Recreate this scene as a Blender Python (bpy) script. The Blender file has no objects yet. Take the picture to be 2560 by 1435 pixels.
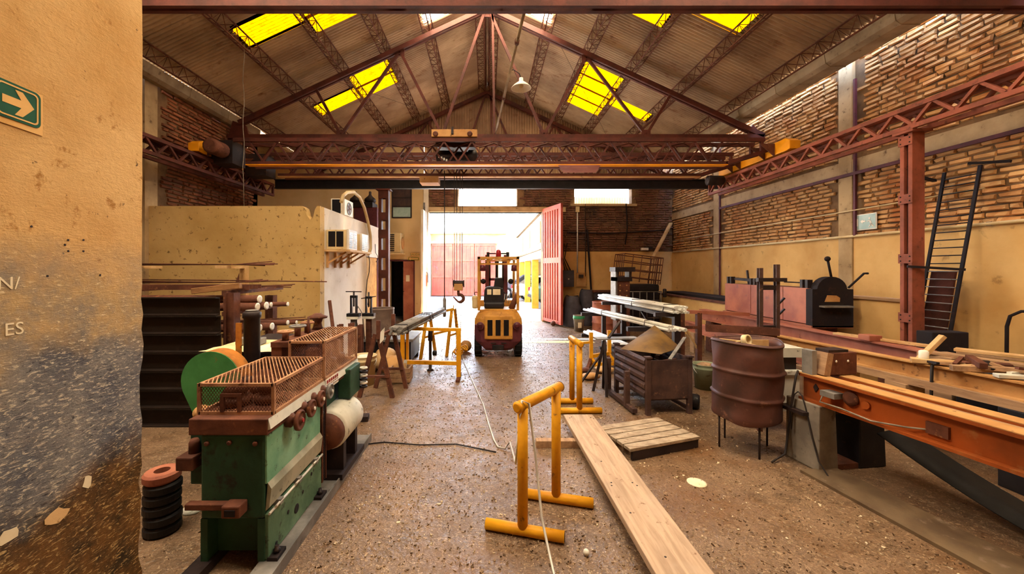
import bpy, bmesh, math, random
from mathutils import Vector, Matrix

SC = bpy.context.scene
COL = SC.collection
R = math.radians
V = Vector

# ------------------------------------------------------------------ camera, sky, sun, exposure
F, CX, CY, EYE = 980.0, 1218.0, 672.0, 1.75      # focal length in pixels of a 2560 wide frame, optical centre, eye height
cam_d = bpy.data.cameras.new('camera')
cam_d.sensor_width = 36.0
cam_d.lens = F / 2560 * 36
cam_d.shift_x = (1280 - CX) / 2560
cam_d.shift_y = -(717.5 - CY) / 2560
cam_d.clip_start = 0.05
cam = bpy.data.objects.new('camera', cam_d)
COL.objects.link(cam)
cam.location = (0, 0, EYE)
cam.rotation_euler = (R(90), 0, 0)
SC.camera = cam

EXPO = 2.25
SKY_STRENGTH = 24.0
SUN_STRENGTH = 30.0
SKY_YELLOW = 0.065
SKY_WHITE = 8.0
w = bpy.data.worlds.new('world')
SC.world = w
w.use_nodes = True
_n = w.node_tree.nodes
_bg = _n['Background']
_sky = _n.new('ShaderNodeTexSky')
_sky.sky_type = 'HOSEK_WILKIE'
_sky.sun_direction = V((0.35, 0.6, 0.75)).normalized()
_sky.turbidity = 5.0
_sky.ground_albedo = 0.4
_hs = _n.new('ShaderNodeHueSaturation')
_hs.inputs['Saturation'].default_value = 0.75
w.node_tree.links.new(_sky.outputs[0], _hs.inputs['Color'])
w.node_tree.links.new(_hs.outputs[0], _bg.inputs[0])
_bg.inputs[1].default_value = SKY_STRENGTH

sun_d = bpy.data.lights.new('sun', 'SUN')
sun_d.energy = SUN_STRENGTH
sun_d.angle = R(0.6)
sun_d.color = (1.0, 0.93, 0.82)
sun = bpy.data.objects.new('sun', sun_d)
COL.objects.link(sun)
sun.rotation_euler = V((-0.35, -0.6, -0.75)).to_track_quat('-Z', 'Y').to_euler()

def portal(x0, x1, z0, z1, y):
    """daylight sampling guide in an opening of the back wall"""
    d = bpy.data.lights.new('daylight_portal', 'AREA')
    d.shape = 'RECTANGLE'; d.size = x1 - x0; d.size_y = z1 - z0
    d.cycles.is_portal = True
    o = bpy.data.objects.new('daylight_portal', d); COL.objects.link(o)
    o.location = ((x0 + x1) / 2, y, (z0 + z1) / 2)
    o.rotation_euler = (R(-90), 0, 0)
portal(-1.94, 1.82, 0.0, 3.63, 13.02)
portal(-0.97, 1.0, 3.83, 4.45, 13.02)
portal(2.9, 4.8, 3.9, 4.45, 13.02)

SC.view_settings.view_transform = 'Standard'
SC.view_settings.look = 'None'
SC.view_settings.gamma = 1.0
SC.view_settings.use_curve_mapping = False
SC.view_settings.exposure = EXPO
SC.cycles.max_bounces = 8
SC.cycles.diffuse_bounces = 5
SC.cycles.glossy_bounces = 3
SC.cycles.transmission_bounces = 4
SC.cycles.sample_clamp_indirect = 6.0
SC.cycles.caustics_reflective = False
SC.cycles.caustics_refractive = False

# ------------------------------------------------------------------ helpers
def at(px, py, Y):
    return V(((px - CX) * Y / F, Y, EYE - (py - CY) * Y / F))
def fl(px, py, z=0.0):
    return at(px, py, F * (EYE - z) / (py - CY))
def atx(px, py, X):
    return at(px, py, F * X / (px - CX))

class MB:
    def __init__(s):
        s.v = []; s.f = []; s.s = []
    def add(s, vs, fs, smooth=False):
        o = len(s.v)
        s.v += [tuple(p) for p in vs]
        s.f += [tuple(i + o for i in f) for f in fs]
        s.s += [smooth] * len(fs)
        return s
    def hexa(s, p):
        return s.add(p, [(3, 2, 1, 0), (4, 5, 6, 7), (0, 1, 5, 4), (1, 2, 6, 5), (2, 3, 7, 6), (3, 0, 4, 7)])
    def bx(s, x0, x1, y0, y1, z0, z1):
        return s.hexa([(x0, y0, z0), (x1, y0, z0), (x1, y1, z0), (x0, y1, z0), (x0, y0, z1), (x1, y0, z1), (x1, y1, z1), (x0, y1, z1)])
    def box(s, c, d, rot=None):
        c = V(c); pts = []
        for z in (-.5, .5):
            for x, y in ((-.5, -.5), (.5, -.5), (.5, .5), (-.5, .5)):
                p = V((x * d[0], y * d[1], z * d[2]))
                if rot is not None: p = rot @ p
                pts.append(c + p)
        return s.hexa(pts)
    def frame(s, p, q, up=(0, 0, 1)):
        d = (V(q) - V(p)).normalized()
        u = V(up)
        if abs(d.dot(u.normalized())) > 0.98: u = V((0, 1, 0)) if abs(d.y) < .9 else V((1, 0, 0))
        a = d.cross(u).normalized()
        return d, a, a.cross(d).normalized()
    def sec(s, p, q, poly, up=(0, 0, 1)):
        """a straight member whose outline (side, up) is swept from p to q"""
        p = V(p); q = V(q)
        d, a, b = s.frame(p, q, up)
        n = len(poly)
        vs = [p + a * x + b * y for x, y in poly] + [q + a * x + b * y for x, y in poly]
        fs = [(i, (i + 1) % n, n + (i + 1) % n, n + i) for i in range(n)] + [tuple(range(n))[::-1], tuple(range(n, 2 * n))]
        return s.add(vs, fs)
    def bar(s, p, q, w, h=None, up=(0, 0, 1)):
        h = h or w
        return s.sec(p, q, [(-w / 2, -h / 2), (w / 2, -h / 2), (w / 2, h / 2), (-w / 2, h / 2)], up)
    def tube(s, pts, r, n=10, closed=False, caps=True, smooth=True):
        pts = [V(p) for p in pts]; m = len(pts)
        rs = r if isinstance(r, (list, tuple)) else [r] * m
        vs = []; prev = None
        for i in range(m):
            if closed: d = pts[(i + 1) % m] - pts[i - 1]
            elif i == 0: d = pts[1] - pts[0]
            elif i == m - 1: d = pts[-1] - pts[-2]
            else: d = pts[i + 1] - pts[i - 1]
            d.normalize()
            if prev is None:
                u = V((0, 0, 1)) if abs(d.z) < .9 else V((0, 1, 0))
                prev = d.cross(u).normalized()
            a = (prev - d * prev.dot(d)).normalized(); prev = a; b = d.cross(a)
            vs += [pts[i] + (a * math.cos(t) + b * math.sin(t)) * rs[i] for t in [2 * math.pi * k / n for k in range(n)]]
        fs = []
        for i in range(m if closed else m - 1):
            j = (i + 1) % m
            for k in range(n):
                fs.append((i * n + k, i * n + (k + 1) % n, j * n + (k + 1) % n, j * n + k))
        s.add(vs, fs, smooth)
        if caps and not closed:
            o = len(s.v) - len(vs)
            s.f += [tuple(o + k for k in range(n))[::-1], tuple(o + (m - 1) * n + k for k in range(n))]
            s.s += [False, False]
        return s
    def lathe(s, prof, c, axis=(0, 0, 1), n=20, smooth=True, cap=True):
        c = V(c); ax = V(axis).normalized()
        u = V((1, 0, 0)) if abs(ax.x) < .9 else V((0, 1, 0))
        a = ax.cross(u).normalized(); b = ax.cross(a)
        m = len(prof); vs = []
        for r, h in prof:
            vs += [c + ax * h + (a * math.cos(2 * math.pi * k / n) + b * math.sin(2 * math.pi * k / n)) * r for k in range(n)]
        fs = [(i * n + k, i * n + (k + 1) % n, (i + 1) * n + (k + 1) % n, (i + 1) * n + k) for i in range(m - 1) for k in range(n)]
        s.add(vs, fs, smooth)
        if cap:
            o = len(s.v) - len(vs)
            s.f += [tuple(o + k for k in range(n))[::-1], tuple(o + (m - 1) * n + k for k in range(n))]
            s.s += [False, False]
        return s
    def prism(s, poly, vec):
        vec = V(vec); n = len(poly)
        vs = [V(p) for p in poly] + [V(p) + vec for p in poly]
        fs = [(i, (i + 1) % n, n + (i + 1) % n, n + i) for i in range(n)] + [tuple(range(n))[::-1], tuple(range(n, 2 * n))]
        return s.add(vs, fs)
    def ball(s, c, r, n=12, m=8, sx=1, sy=1, sz=1):
        prof = [(r * math.sin(math.pi * i / m), -r * math.cos(math.pi * i / m)) for i in range(m + 1)]
        prof[0] = (r * .02, -r); prof[-1] = (r * .02, r)
        k = len(s.v); s.lathe(prof, (0, 0, 0), n=n)
        s.v[k:] = [(c[0] + x * sx, c[1] + y * sy, c[2] + z * sz) for x, y, z in s.v[k:]]
        return s
    def mesh(s, name, off=V((0, 0, 0))):
        me = bpy.data.meshes.new(name)
        me.from_pydata([(x - off[0], y - off[1], z - off[2]) for x, y, z in s.v], [], s.f)
        me.polygons.foreach_set('use_smooth', s.s)
        bm = bmesh.new(); bm.from_mesh(me)
        bmesh.ops.recalc_face_normals(bm, faces=bm.faces)
        bm.to_mesh(me); bm.free()
        return me
    def build(s, name, mat, parent=None, label=None, kind=None, bevel=0.0):
        off = wloc(parent) if parent else V((0, 0, 0))
        if parent is None and s.v:
            xs, ys, zs = zip(*s.v)
            off = V(((min(xs) + max(xs)) / 2, (min(ys) + max(ys)) / 2, min(zs)))
        me = s.mesh(name, off)
        me.materials.append(mat)
        o = bpy.data.objects.new(name, me); COL.objects.link(o)
        if parent: o.parent = parent
        else: o.location = off
        if label: o['label'] = label
        if kind: o['kind'] = kind
        if bevel:
            md = o.modifiers.new('bevel', 'BEVEL'); md.width = bevel; md.segments = 2; md.limit_method = 'ANGLE'; md.angle_limit = R(40)
        return o

def wloc(o):
    p = V((0, 0, 0))
    while o is not None:
        p = p + o.location; o = o.parent
    return p

def tag(o, label, cat, group=None, kind=None):
    o['label'] = label; o['category'] = cat
    if group: o['group'] = group
    if kind: o['kind'] = kind
    return o
def thing(name, label, cat, loc=(0, 0, 0), group=None):
    o = bpy.data.objects.new(name, None); COL.objects.link(o)
    o.location = loc; o.empty_display_size = .1
    return tag(o, label, cat, group)
def struct(name, loc=(0, 0, 0)):
    o = bpy.data.objects.new(name, None); COL.objects.link(o)
    o.location = loc; o['kind'] = 'structure'; o.empty_display_size = .1
    return o
def inst(name, me, parent, loc, rot=None, scale=None):
    o = bpy.data.objects.new(name, me); COL.objects.link(o)
    o.parent = parent; o.location = loc
    if rot: o.rotation_euler = rot
    if scale: o.scale = scale
    return o
KIDS = {}
def copy_tree(o, parent=None):
    c = o.copy(); COL.objects.link(c)
    if parent: c.parent = parent
    for ch in o.children:
        copy_tree(ch, c)
    return c
def place(o, loc, rz=0, label=None, group=None):
    o.location = loc; o.rotation_euler = (0, 0, rz)
    if label: o['label'] = label
    if group: o['group'] = group
    return o

def isec(w, h, tf, tw, z0=0.0):
    """I outline with its foot at z0"""
    a, b = w / 2, tw / 2
    return [(-a, z0), (a, z0), (a, z0 + tf), (b, z0 + tf), (b, z0 + h - tf), (a, z0 + h - tf), (a, z0 + h), (-a, z0 + h), (-a, z0 + h - tf), (-b, z0 + h - tf), (-b, z0 + tf), (-a, z0 + tf)]
def lsec(w, t, sx=1, sy=1):
    return [(x * sx, y * sy) for x, y in [(0, 0), (w, 0), (w, t), (t, t), (t, w), (0, w)]]

# ------------------------------------------------------------------ materials
def lin(h):
    h = h.lstrip('#'); c = [int(h[i:i + 2], 16) / 255 for i in (0, 2, 4)]
    return tuple((x / 12.92 if x <= .04045 else ((x + .055) / 1.055) ** 2.4) for x in c) + (1.0,)
class NT:
    def __init__(s, name):
        s.m = bpy.data.materials.new(name); s.m.use_nodes = True
        s.t = s.m.node_tree; s.n = s.t.nodes; s.b = s.n['Principled BSDF']
        s.b.inputs['Specular IOR Level'].default_value = .3
    def node(s, t, **kw):
        n = s.n.new(t)
        for k, v in kw.items(): setattr(n, k, v)
        return n
    def link(s, a, b): s.t.links.new(a, b)
    def coord(s, kind='obj', scale=(1, 1, 1)):
        if kind == 'pos': o = s.node('ShaderNodeNewGeometry').outputs['Position']
        else: o = s.node('ShaderNodeTexCoord').outputs['Object']
        mp = s.node('ShaderNodeMapping'); mp.inputs['Scale'].default_value = scale
        s.link(o, mp.inputs[0]); return mp.outputs[0]
    def noise(s, co, sc, det=5, rough=.6, dist=0):
        n = s.node('ShaderNodeTexNoise'); n.inputs['Scale'].default_value = sc; n.inputs['Detail'].default_value = det
        n.inputs['Roughness'].default_value = rough; n.inputs['Distortion'].default_value = dist
        s.link(co, n.inputs['Vector']); return n.outputs['Fac']
    def ramp(s, f, lo, hi, a=0.0, b=1.0):
        n = s.node('ShaderNodeMapRange'); n.clamp = True
        for k, v in zip(('From Min', 'From Max', 'To Min', 'To Max'), (lo, hi, a, b)): n.inputs[k].default_value = v
        s.link(f, n.inputs['Value']); return n.outputs['Result']
    def mix(s, f, a, b):
        n = s.node('ShaderNodeMix', data_type='RGBA')
        if isinstance(f, float): n.inputs[0].default_value = f
        else: s.link(f, n.inputs[0])
        for k, c in ((6, a), (7, b)):
            if isinstance(c, str): n.inputs[k].default_value = lin(c)
            elif isinstance(c, tuple): n.inputs[k].default_value = c
            else: s.link(c, n.inputs[k])
        return n.outputs[2]
    def math(s, op, a, b=0.0):
        n = s.node('ShaderNodeMath', operation=op)
        for k, c in ((0, a), (1, b)):
            if isinstance(c, (int, float)): n.inputs[k].default_value = c
            else: s.link(c, n.inputs[k])
        return n.outputs[0]
    def bump(s, h, strength=.3, dist=.02):
        n = s.node('ShaderNodeBump'); n.inputs['Strength'].default_value = strength; n.inputs['Distance'].default_value = dist
        s.link(h, n.inputs['Height']); s.link(n.outputs[0], s.b.inputs['Normal'])
    def out(s, col, rough=.7, metal=0.0):
        if isinstance(col, str): s.b.inputs['Base Color'].default_value = lin(col)
        else: s.link(col, s.b.inputs['Base Color'])
        if isinstance(rough, float): s.b.inputs['Roughness'].default_value = rough
        else: s.link(rough, s.b.inputs['Roughness'])
        s.b.inputs['Metallic'].default_value = metal
        return s.m
def worn(name, a, b, sc=4, lo=.4, hi=.62, c=None, csc=14, clo=.58, chi=.66, rough=.7, metal=0.0, bump=.25, bsc=30, st=(1, 1, 1), rand=0.0, coord='obj'):
    """paint, rust, wood, plaster: a base tone, a second tone in patches and an optional third in spots"""
    t = NT(name); co = t.coord(coord, st)
    col = t.mix(t.ramp(t.noise(co, sc), lo, hi), a, b)
    if c: col = t.mix(t.ramp(t.noise(co, csc, 6, .65), clo, chi), col, c)
    if rand:
        oi = t.node('ShaderNodeObjectInfo').outputs['Random']
        hs = t.node('ShaderNodeHueSaturation'); t.link(col, hs.inputs['Color'])
        t.link(t.ramp(oi, 0, 1, 1 - rand, 1 + rand), hs.inputs['Value']); col = hs.outputs[0]
    if bump: t.bump(t.noise(co, bsc, 4), bump, .01)
    return t.out(col, rough, metal)

MT = {}
MT['ochre'] = worn('ochre_plaster', '#dab578', '#c79c5e', 1.3, .4, .68, '#967548', 5, .62, .75, .85, bump=.25, bsc=9, coord='pos')
MT['office'] = worn('chipped_plaster', '#ccae74', '#b8985e', 1.1, .4, .65, '#735a34', 10, .585, .65, .85, bump=.35, bsc=12, coord='pos')
MT['white_wall'] = worn('white_plaster', '#e2ddd2', '#cfc6b6', 1.5, .4, .7, '#a5967f', 6, .64, .75, .85, bump=.2, bsc=10, coord='pos')
MT['beige'] = worn('beige_plaster', '#d8c096', '#c9ad7e', 1.0, .4, .7, '#97744a', 4, .66, .8, .85, bump=.15, bsc=10, coord='pos')
MT['mortar'] = worn('mortar', '#7d6246', '#5d4733', 3, .4, .65, rough=.95, bump=.5, bsc=25, coord='pos')
MT['concrete'] = worn('old_concrete', '#b8a07c', '#9a8160', 2, .4, .65, '#6f5a44', 8, .6, .7, .9, bump=.3, bsc=20, coord='pos')
def brick_mat(name, a, b, c):
    t = NT(name); co = t.coord('pos')
    vor = t.node('ShaderNodeTexVoronoi'); vor.inputs['Scale'].default_value = 4.5
    t.link(co, vor.inputs['Vector'])
    sp = t.node('ShaderNodeSeparateColor'); t.link(vor.outputs['Color'], sp.inputs[0])
    col = t.mix(sp.outputs[0], a, b)
    col = t.mix(t.ramp(t.noise(co, 1.3), .5, .68), col, c)
    oi = t.node('ShaderNodeObjectInfo').outputs['Random']
    hs = t.node('ShaderNodeHueSaturation'); t.link(col, hs.inputs['Color'])
    t.link(t.ramp(oi, 0, 1, .72, 1.18), hs.inputs['Value'])
    t.bump(t.noise(co, 45, 4), .5, .01)
    return t.out(hs.outputs[0], .9)
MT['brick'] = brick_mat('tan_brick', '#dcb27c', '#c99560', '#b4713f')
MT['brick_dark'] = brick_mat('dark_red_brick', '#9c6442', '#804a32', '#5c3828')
MT['brick_back'] = brick_mat('sooty_brick', '#8f6450', '#70493c', '#4c3a38')
MT['roof'] = worn('corrugated_iron', '#bda88c', '#97816a', .7, .38, .62, '#7d5a40', 2.2, .58, .72, .55, .0, bump=.15, bsc=14, st=(1, 1.6, 1), rand=.08, coord='pos')
MT['gable'] = worn('gable_iron', '#bfa384', '#97795e', .8, .4, .62, '#7a4f35', 3, .6, .72, .6, bump=.1, coord='pos')
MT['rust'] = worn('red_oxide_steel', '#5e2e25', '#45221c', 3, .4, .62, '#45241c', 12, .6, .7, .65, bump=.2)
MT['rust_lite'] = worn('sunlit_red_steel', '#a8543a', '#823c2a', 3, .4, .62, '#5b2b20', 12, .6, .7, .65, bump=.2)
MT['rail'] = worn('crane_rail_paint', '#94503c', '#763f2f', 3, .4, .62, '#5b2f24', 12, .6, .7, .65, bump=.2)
MT['dark'] = worn('dark_steel', '#34292a', '#241d20', 4, .4, .6, '#4a3128', 10, .6, .7, .55, .2, bump=.15)
MT['black'] = worn('black_paint', '#1d1b20', '#151318', 6, .4, .6, '#3a2d28', 14, .62, .7, .5, bump=.1)
MT['brown'] = worn('brown_rust', '#6b4030', '#4f2d22', 5, .4, .6, '#8a5a3a', 14, .6, .68, .75, bump=.3)
MT['yellow'] = worn('chipped_yellow', '#e0a21a', '#c98a12', 4, .4, .62, '#7a5520', 16, .63, .68, .5, bump=.12)
MT['crane_y'] = worn('crane_yellow', '#f0a411', '#d88d0c', 2, .4, .65, '#8a5a1a', 12, .66, .7, .5, bump=.08)
MT['green'] = worn('machine_green', '#2f5440', '#22402f', 3, .4, .6, '#272a22', 9, .58, .68, .55, bump=.15)
MT['green_lite'] = worn('pale_machine_green', '#83b69a', '#629a7e', 3.5, .4, .62, '#3f4f42', 16, .6, .68, .55, bump=.15)
MT['green_dirty'] = worn('dirty_machine_green', '#6f9076', '#4f6e58', 4, .4, .6, '#30332c', 12, .56, .66, .6, bump=.25)
MT['galv'] = worn('galvanised_pipe', '#dcdcda', '#c0c0be', 4, .4, .65, '#8b8883', 12, .64, .72, .4, .1, bump=.05)
MT['grey'] = worn('grey_steel', '#8f8d8c', '#6c6a6a', 4, .4, .6, '#4b423d', 12, .6, .7, .55, .2, bump=.15)
MT['wood'] = worn('weathered_wood', '#b08f6e', '#92735a', 3, .38, .62, '#6d543e', 9, .62, .7, .8, bump=.25, st=(6, .6, 6))
MT['wood_x'] = worn('grey_planks', '#b3a08a', '#8d7a66', 3, .38, .62, '#5d4a3a', 9, .6, .7, .8, bump=.3, st=(.8, 6, 6))
MT['wood_lite'] = worn('pale_wood', '#d1b083', '#b8925f', 4, .4, .62, '#86653f', 10, .62, .7, .75, bump=.15)
MT['tan_steel'] = worn('dusty_tan_steel', '#c69a64', '#a97a48', 2.5, .4, .64, '#6b4a30', 9, .62, .7, .7, bump=.2)
MT['orange_steel'] = worn('orange_painted_steel', '#9c4c1b', '#7c3c15', 2.2, .4, .62, '#a07244', 3, .58, .74, .55, bump=.15)
MT['pink_steel'] = worn('faded_red_steel', '#b0705a', '#945646', 2, .4, .64, '#6a3a30', 7, .62, .72, .7, bump=.15)
MT['white_paint'] = worn('white_paint', '#e8e6df', '#d2cdc2', 3, .4, .7, '#9b9486', 12, .66, .74, .55, bump=.08)
MT['cream'] = worn('cream_plastic', '#d8c69c', '#c4ad80', 3, .4, .7, '#8e7850', 12, .66, .74, .55, bump=.05)
MT['rubber'] = worn('black_rubber', '#1b1a1c', '#121113', 6, rough=.75, bump=.2)
MT['seat'] = worn('dark_vinyl', '#26242c', '#1b1a20', 5, rough=.45, bump=.1)
MT['glass_dark'] = worn('dark_slot', '#12131c', '#0d0e14', 5, rough=.35, bump=0)
MT['gate'] = worn('red_gate_paint', '#c4604e', '#a94a40', 1.2, .4, .65, '#8a6a74', 2.5, .6, .75, .6, bump=.05)
MT['cable'] = worn('cable_jacket', '#8f877c', '#6f675d', 8, rough=.6, bump=0)
MT['cable_dark'] = worn('dark_cable', '#2c2424', '#1e1919', 8, rough=.6, bump=0)
MT['paper'] = worn('paper', '#e6dcc4', '#d4c7a8', 6, .4, .7, '#9c8a66', 14, .64, .7, .8, bump=.05)
MT['sign_green'] = worn('sign_green', '#1f5b4a', '#1a4f40', 5, rough=.45, bump=0)
MT['sign_pale'] = worn('sign_pale', '#e0b878', '#d6a964', 5, rough=.5, bump=0)
MT['red_lens'] = worn('red_lens', '#a3202a', '#8a1a22', 8, rough=.25, bump=0)
MT['maroon'] = worn('maroon_paint', '#66303a', '#4c2530', 3, .4, .62, '#3a2428', 9, .6, .7, .6, bump=.15)
MT['blueish'] = worn('grey_blue_glass', '#a9c4c4', '#8fb0b2', 4, rough=.4, bump=0)
MT['white_block'] = worn('scuffed_white_steel', '#d5d6cf', '#b9bbb2', 3, .4, .65, '#6f6c62', 12, .6, .68, .6, bump=.15)
MT['char'] = worn('burnt_black', '#1f1719', '#15101a', 3, .4, .6, '#33221f', 8, .6, .7, .8, bump=.2)
MT['mat_red'] = worn('dark_red_matting', '#4a231c', '#351913', 5, .4, .6, rough=.9, bump=.2)
# ------------------------------------------------------------------ the setting
XL, XR = -5.9, 6.15          # faces of the side walls
YB = 13.0                    # face of the back wall
YR = -5.0                    # rear end of the hall behind the viewer
RZ, SL = 7.88, 0.467         # ridge height, roof slope
def roof_z(x): return RZ - SL * abs(x)

def floor_mat():
    t = NT('dirty_concrete_floor'); co = t.coord('pos'); t.b.inputs['Specular IOR Level'].default_value = .5
    col = t.mix(t.ramp(t.noise(co, .55, 5, .6), .38, .62), '#7f6650', '#5f4936')
    col = t.mix(t.ramp(t.noise(co, 3.2, 6, .65, .6), .50, .70), col, '#5a4634')
    col = t.mix(t.ramp(t.noise(co, 34, 4, .65, 2.2), .55, .62), col, '#ab9478')
    col = t.mix(t.ramp(t.noise(co, 27, 4, .65, 2.5), .56, .62), col, '#54412f')
    col = t.mix(t.ramp(t.noise(co, .8, 4, .5), .50, .70), col, '#6b4724')
    h = t.math('ADD', t.math('MULTIPLY', t.noise(co, 30, 4, .6, 1.0), 1.0), t.math('MULTIPLY', t.noise(co, 7, 3), .8))
    t.bump(h, .5, .02)
    return t.out(col, t.ramp(t.noise(co, 5, 4), .35, .65, .24, .55))
b = MB(); b.bx(-9, XR + .3, YR, YB + .15, -.2, 0)
fo = b.build('floor', floor_mat(), kind='structure')
def yard_mat():
    t = NT('yard_paving'); co = t.coord('pos')
    col = t.mix(t.ramp(t.noise(co, .5, 5), .4, .62), '#a8a6a6', '#8a888a')
    col = t.mix(t.ramp(t.noise(co, 9, 4, .6, 1), .55, .64), col, '#6f6d70')
    t.bump(t.noise(co, 20, 3), .5, .02)
    return t.out(col, .7)
b = MB(); b.bx(-14, 16, YB + .15, 40, -.2, -.001)
b.build('yard_ground', yard_mat(), kind='structure')

# ---- bricks
def brick_var(seed, l, h, d):
    r = random.Random(seed); m = MB(); j = lambda s: r.uniform(-s, s)
    # long side runs along local x, face looks along -y; slightly rounded front
    p = [(-l / 2 + j(.010), 0, -h / 2 + j(.007)), (l / 2 + j(.010), 0, -h / 2 + j(.007)), (l / 2 + j(.010), 0, h / 2 + j(.007)), (-l / 2 + j(.010), 0, h / 2 + j(.007))]
    e = .011
    q = [(x * (1 - e / abs(x)), -d + j(.009), z * (1 - e / abs(z))) for x, y, z in p]
    m.add(p + q, [(4, 5, 6, 7), (0, 1, 5, 4), (1, 2, 6, 5), (2, 3, 7, 6), (3, 0, 4, 7)])
    return m
BRK = [brick_var(i, .235 if i < 5 else .115, .060, .030) for i in range(7)]
BRK_ME = None
def brick_field(origin, udir, face_rot, u0, u1, z0, z1, holes, n_parts, parent, mat, near_u, seed, grime=None):
    """courses of bricks on a wall; the n_parts nearest to near_u are objects, the rest one mesh"""
    rnd = random.Random(seed)
    pos = []
    z = z0; row = 0
    while z + .06 < z1 + .01:
        u = u0 - (row % 2) * .125 - rnd.uniform(0, .05)
        while u < u1:
            v = rnd.randrange(5) if rnd.random() > .12 else 5 + rnd.randrange(2)
            l = .250 if v < 5 else .130
            uc = u + l / 2
            zc = z + .035
            ok = uc - l / 2 > u0 - .02 and uc + l / 2 < u1 + .02
            for (a, b_, c_, d_) in holes:
                if uc + l / 2 > a and uc - l / 2 < b_ and zc > c_ - .03 and zc < d_ + .03: ok = False
            if ok: pos.append((uc, zc, v, rnd.uniform(-.020, .014), rnd.uniform(-.04, .04), rnd.uniform(-.07, .07)))
            u += l + .003
        z += .0745; row += 1
    pos.sort(key=lambda p: abs(p[0] - near_u))
    M0 = face_rot
    rest = MB()
    for k, (uc, zc, v, dp, ry, rzz) in enumerate(pos):
        loc = V(origin) + V(udir) * uc + V((0, 0, zc)) + M0 @ V((0, dp, 0))
        rot = M0 @ Matrix.Rotation(rzz, 3, 'Z') @ Matrix.Rotation(ry, 3, 'Y')
        if k < n_parts:
            inst('brick', BRK_MESH[(v, mat.name)], parent, loc - wloc(parent), rot.to_euler())
        else:
            rest.add([loc + rot @ V(p) for p in BRK[v].v], BRK[v].f)
    if rest.v: rest.build('brickwork', mat, parent, kind='stuff')
BRK_MESH = {}
for key in ('brick', 'brick_dark'):
    for v in range(7):
        me = BRK[v].mesh('brick'); me.materials.append(MT[key]); BRK_MESH[(v, MT[key].name)] = me

# ---- right wall: plaster to 2.28 m, bricks, concrete tie beam, bricks to the eave
wr = struct('wall_right', (XR + .15, 4, 0))
b = MB(); b.bx(XR + .02, XR + .3, YR, YB + .3, 0, 6.0)  # top raised out of view above the eave to block a sun stripe
b.build('brick_backing', MT['mortar'], wr)
b = MB(); b.bx(XR - .012, XR + .03, YR, YB, 0, 2.28)
b.build('plaster', MT['ochre'], wr)
b = MB(); b.bx(XR - .03, XR + .03, YR, YB, 3.36, 3.58)
b.build('concrete_tie', MT['concrete'], wr)
PIL = [(6.57, 6.83), (10.35, 10.6), (2.7, 2.96)]
for a, c in PIL:
    b = MB(); b.bx(XR - .035, XR + .03, a, c, 0, 5.55)
    b.build('pilaster', MT['concrete'], wr, bevel=.01)
RW = Matrix.Rotation(R(-90), 3, 'Z')     # local -y looks to -x
holes = [(a - .02, c + .02, 0, 6) for a, c in PIL] + [(0, 20, 3.34, 3.59)]
brick_field((XR + .02, 0, 0), (0, 1, 0), RW, 3.5, YB - .02, 2.30, 5.55, holes, 300, wr, MT['brick'], 4.6, 11)
# ---- left wall
wl = struct('wall_left', (XL - .15, 7, 0))
b = MB(); b.bx(XL - .3, XL - .02, YR, 10.1, 0, 5.25)
b.build('brick_backing', MT['mortar'], wl)
for a, c in [(6.72, 6.98)]:
    b = MB(); b.bx(XL - .03, XL + .03, a, c, 0, 5.2); b.build('pilaster', MT['concrete'], wl)
LW = Matrix.Rotation(R(90), 3, 'Z')
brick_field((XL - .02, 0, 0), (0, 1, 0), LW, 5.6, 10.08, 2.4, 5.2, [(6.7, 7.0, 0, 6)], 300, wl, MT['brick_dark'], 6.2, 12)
# ---- back wall: beige plaster on the left with a door, gate, sooty bricks on the right, two clerestory openings
wb = struct('wall_back', (0, YB + .1, 0))
GX0, GX1, GZ = -1.94, 1.82, 3.63
def plate(name, mat, x0, x1, z0, z1, y0=YB, y1=YB + .25, parent=wb):
    m = MB(); m.bx(x0, x1, y0, y1, z0, z1); return m.build(name, mat, parent)
DX0, DX1, DZ = -3.24, -2.44, 2.0
beige = MB()
for (x0, x1, z0, z1) in [(-8.2, DX0, 0, 5.9), (DX1, -2.1, 0, 5.9), (DX0, DX1, DZ, 5.9)]:
    beige.bx(x0, x1, YB, YB + .25, z0, z1)
beige.build('plaster', MT['beige'], wb)
plate('jamb_plaster', MT['white_wall'], -2.1, GX0, 0, 4.75, YB - .06, YB + .3)
bk = MB()
for (x0, x1, z0, z1) in [(GX0, -.97, GZ, 4.75), (1.0, 2.9, GZ, 4.75), (-.97, 1.0, GZ, 3.83), (-.97, 1.0, 4.45, 4.75),
                         (GX1, 2.9, 0, GZ), (2.9, 4.8, 0, 3.9), (4.8, XR, 0, 4.75), (2.9, 4.8, 4.45, 4.75)]:
    bk.bx(x0, x1, YB + .02, YB + .3, z0, z1)
bk.build('brick_backing', MT['mortar'], wb)
plate('plaster', MT['ochre'], GX1, XR, 0, 2.32, YB - .01, YB + .02)
BW = Matrix.Identity(3)
brick_field((0, YB + .02, 0), (1, 0, 0), BW, GX0, XR, 2.34, 4.75, [(GX0 - .1, GX1, 0, GZ + .2), (-1.0, 1.03, 3.8, 4.5), (2.87, 4.83, 3.87, 4.5)], 0, wb, MT['brick_back'], 0, 13)
plate('gate_lintel', MT['concrete'], GX0 - .05, 2.6, GZ, GZ + .16, YB - .05, YB + .3)
b = MB(); b.bx(2.75, 4.95, YB - .06, YB + .25, 3.82, 3.9)
b.build('window_sill', MT['concrete'], wb)
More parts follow.
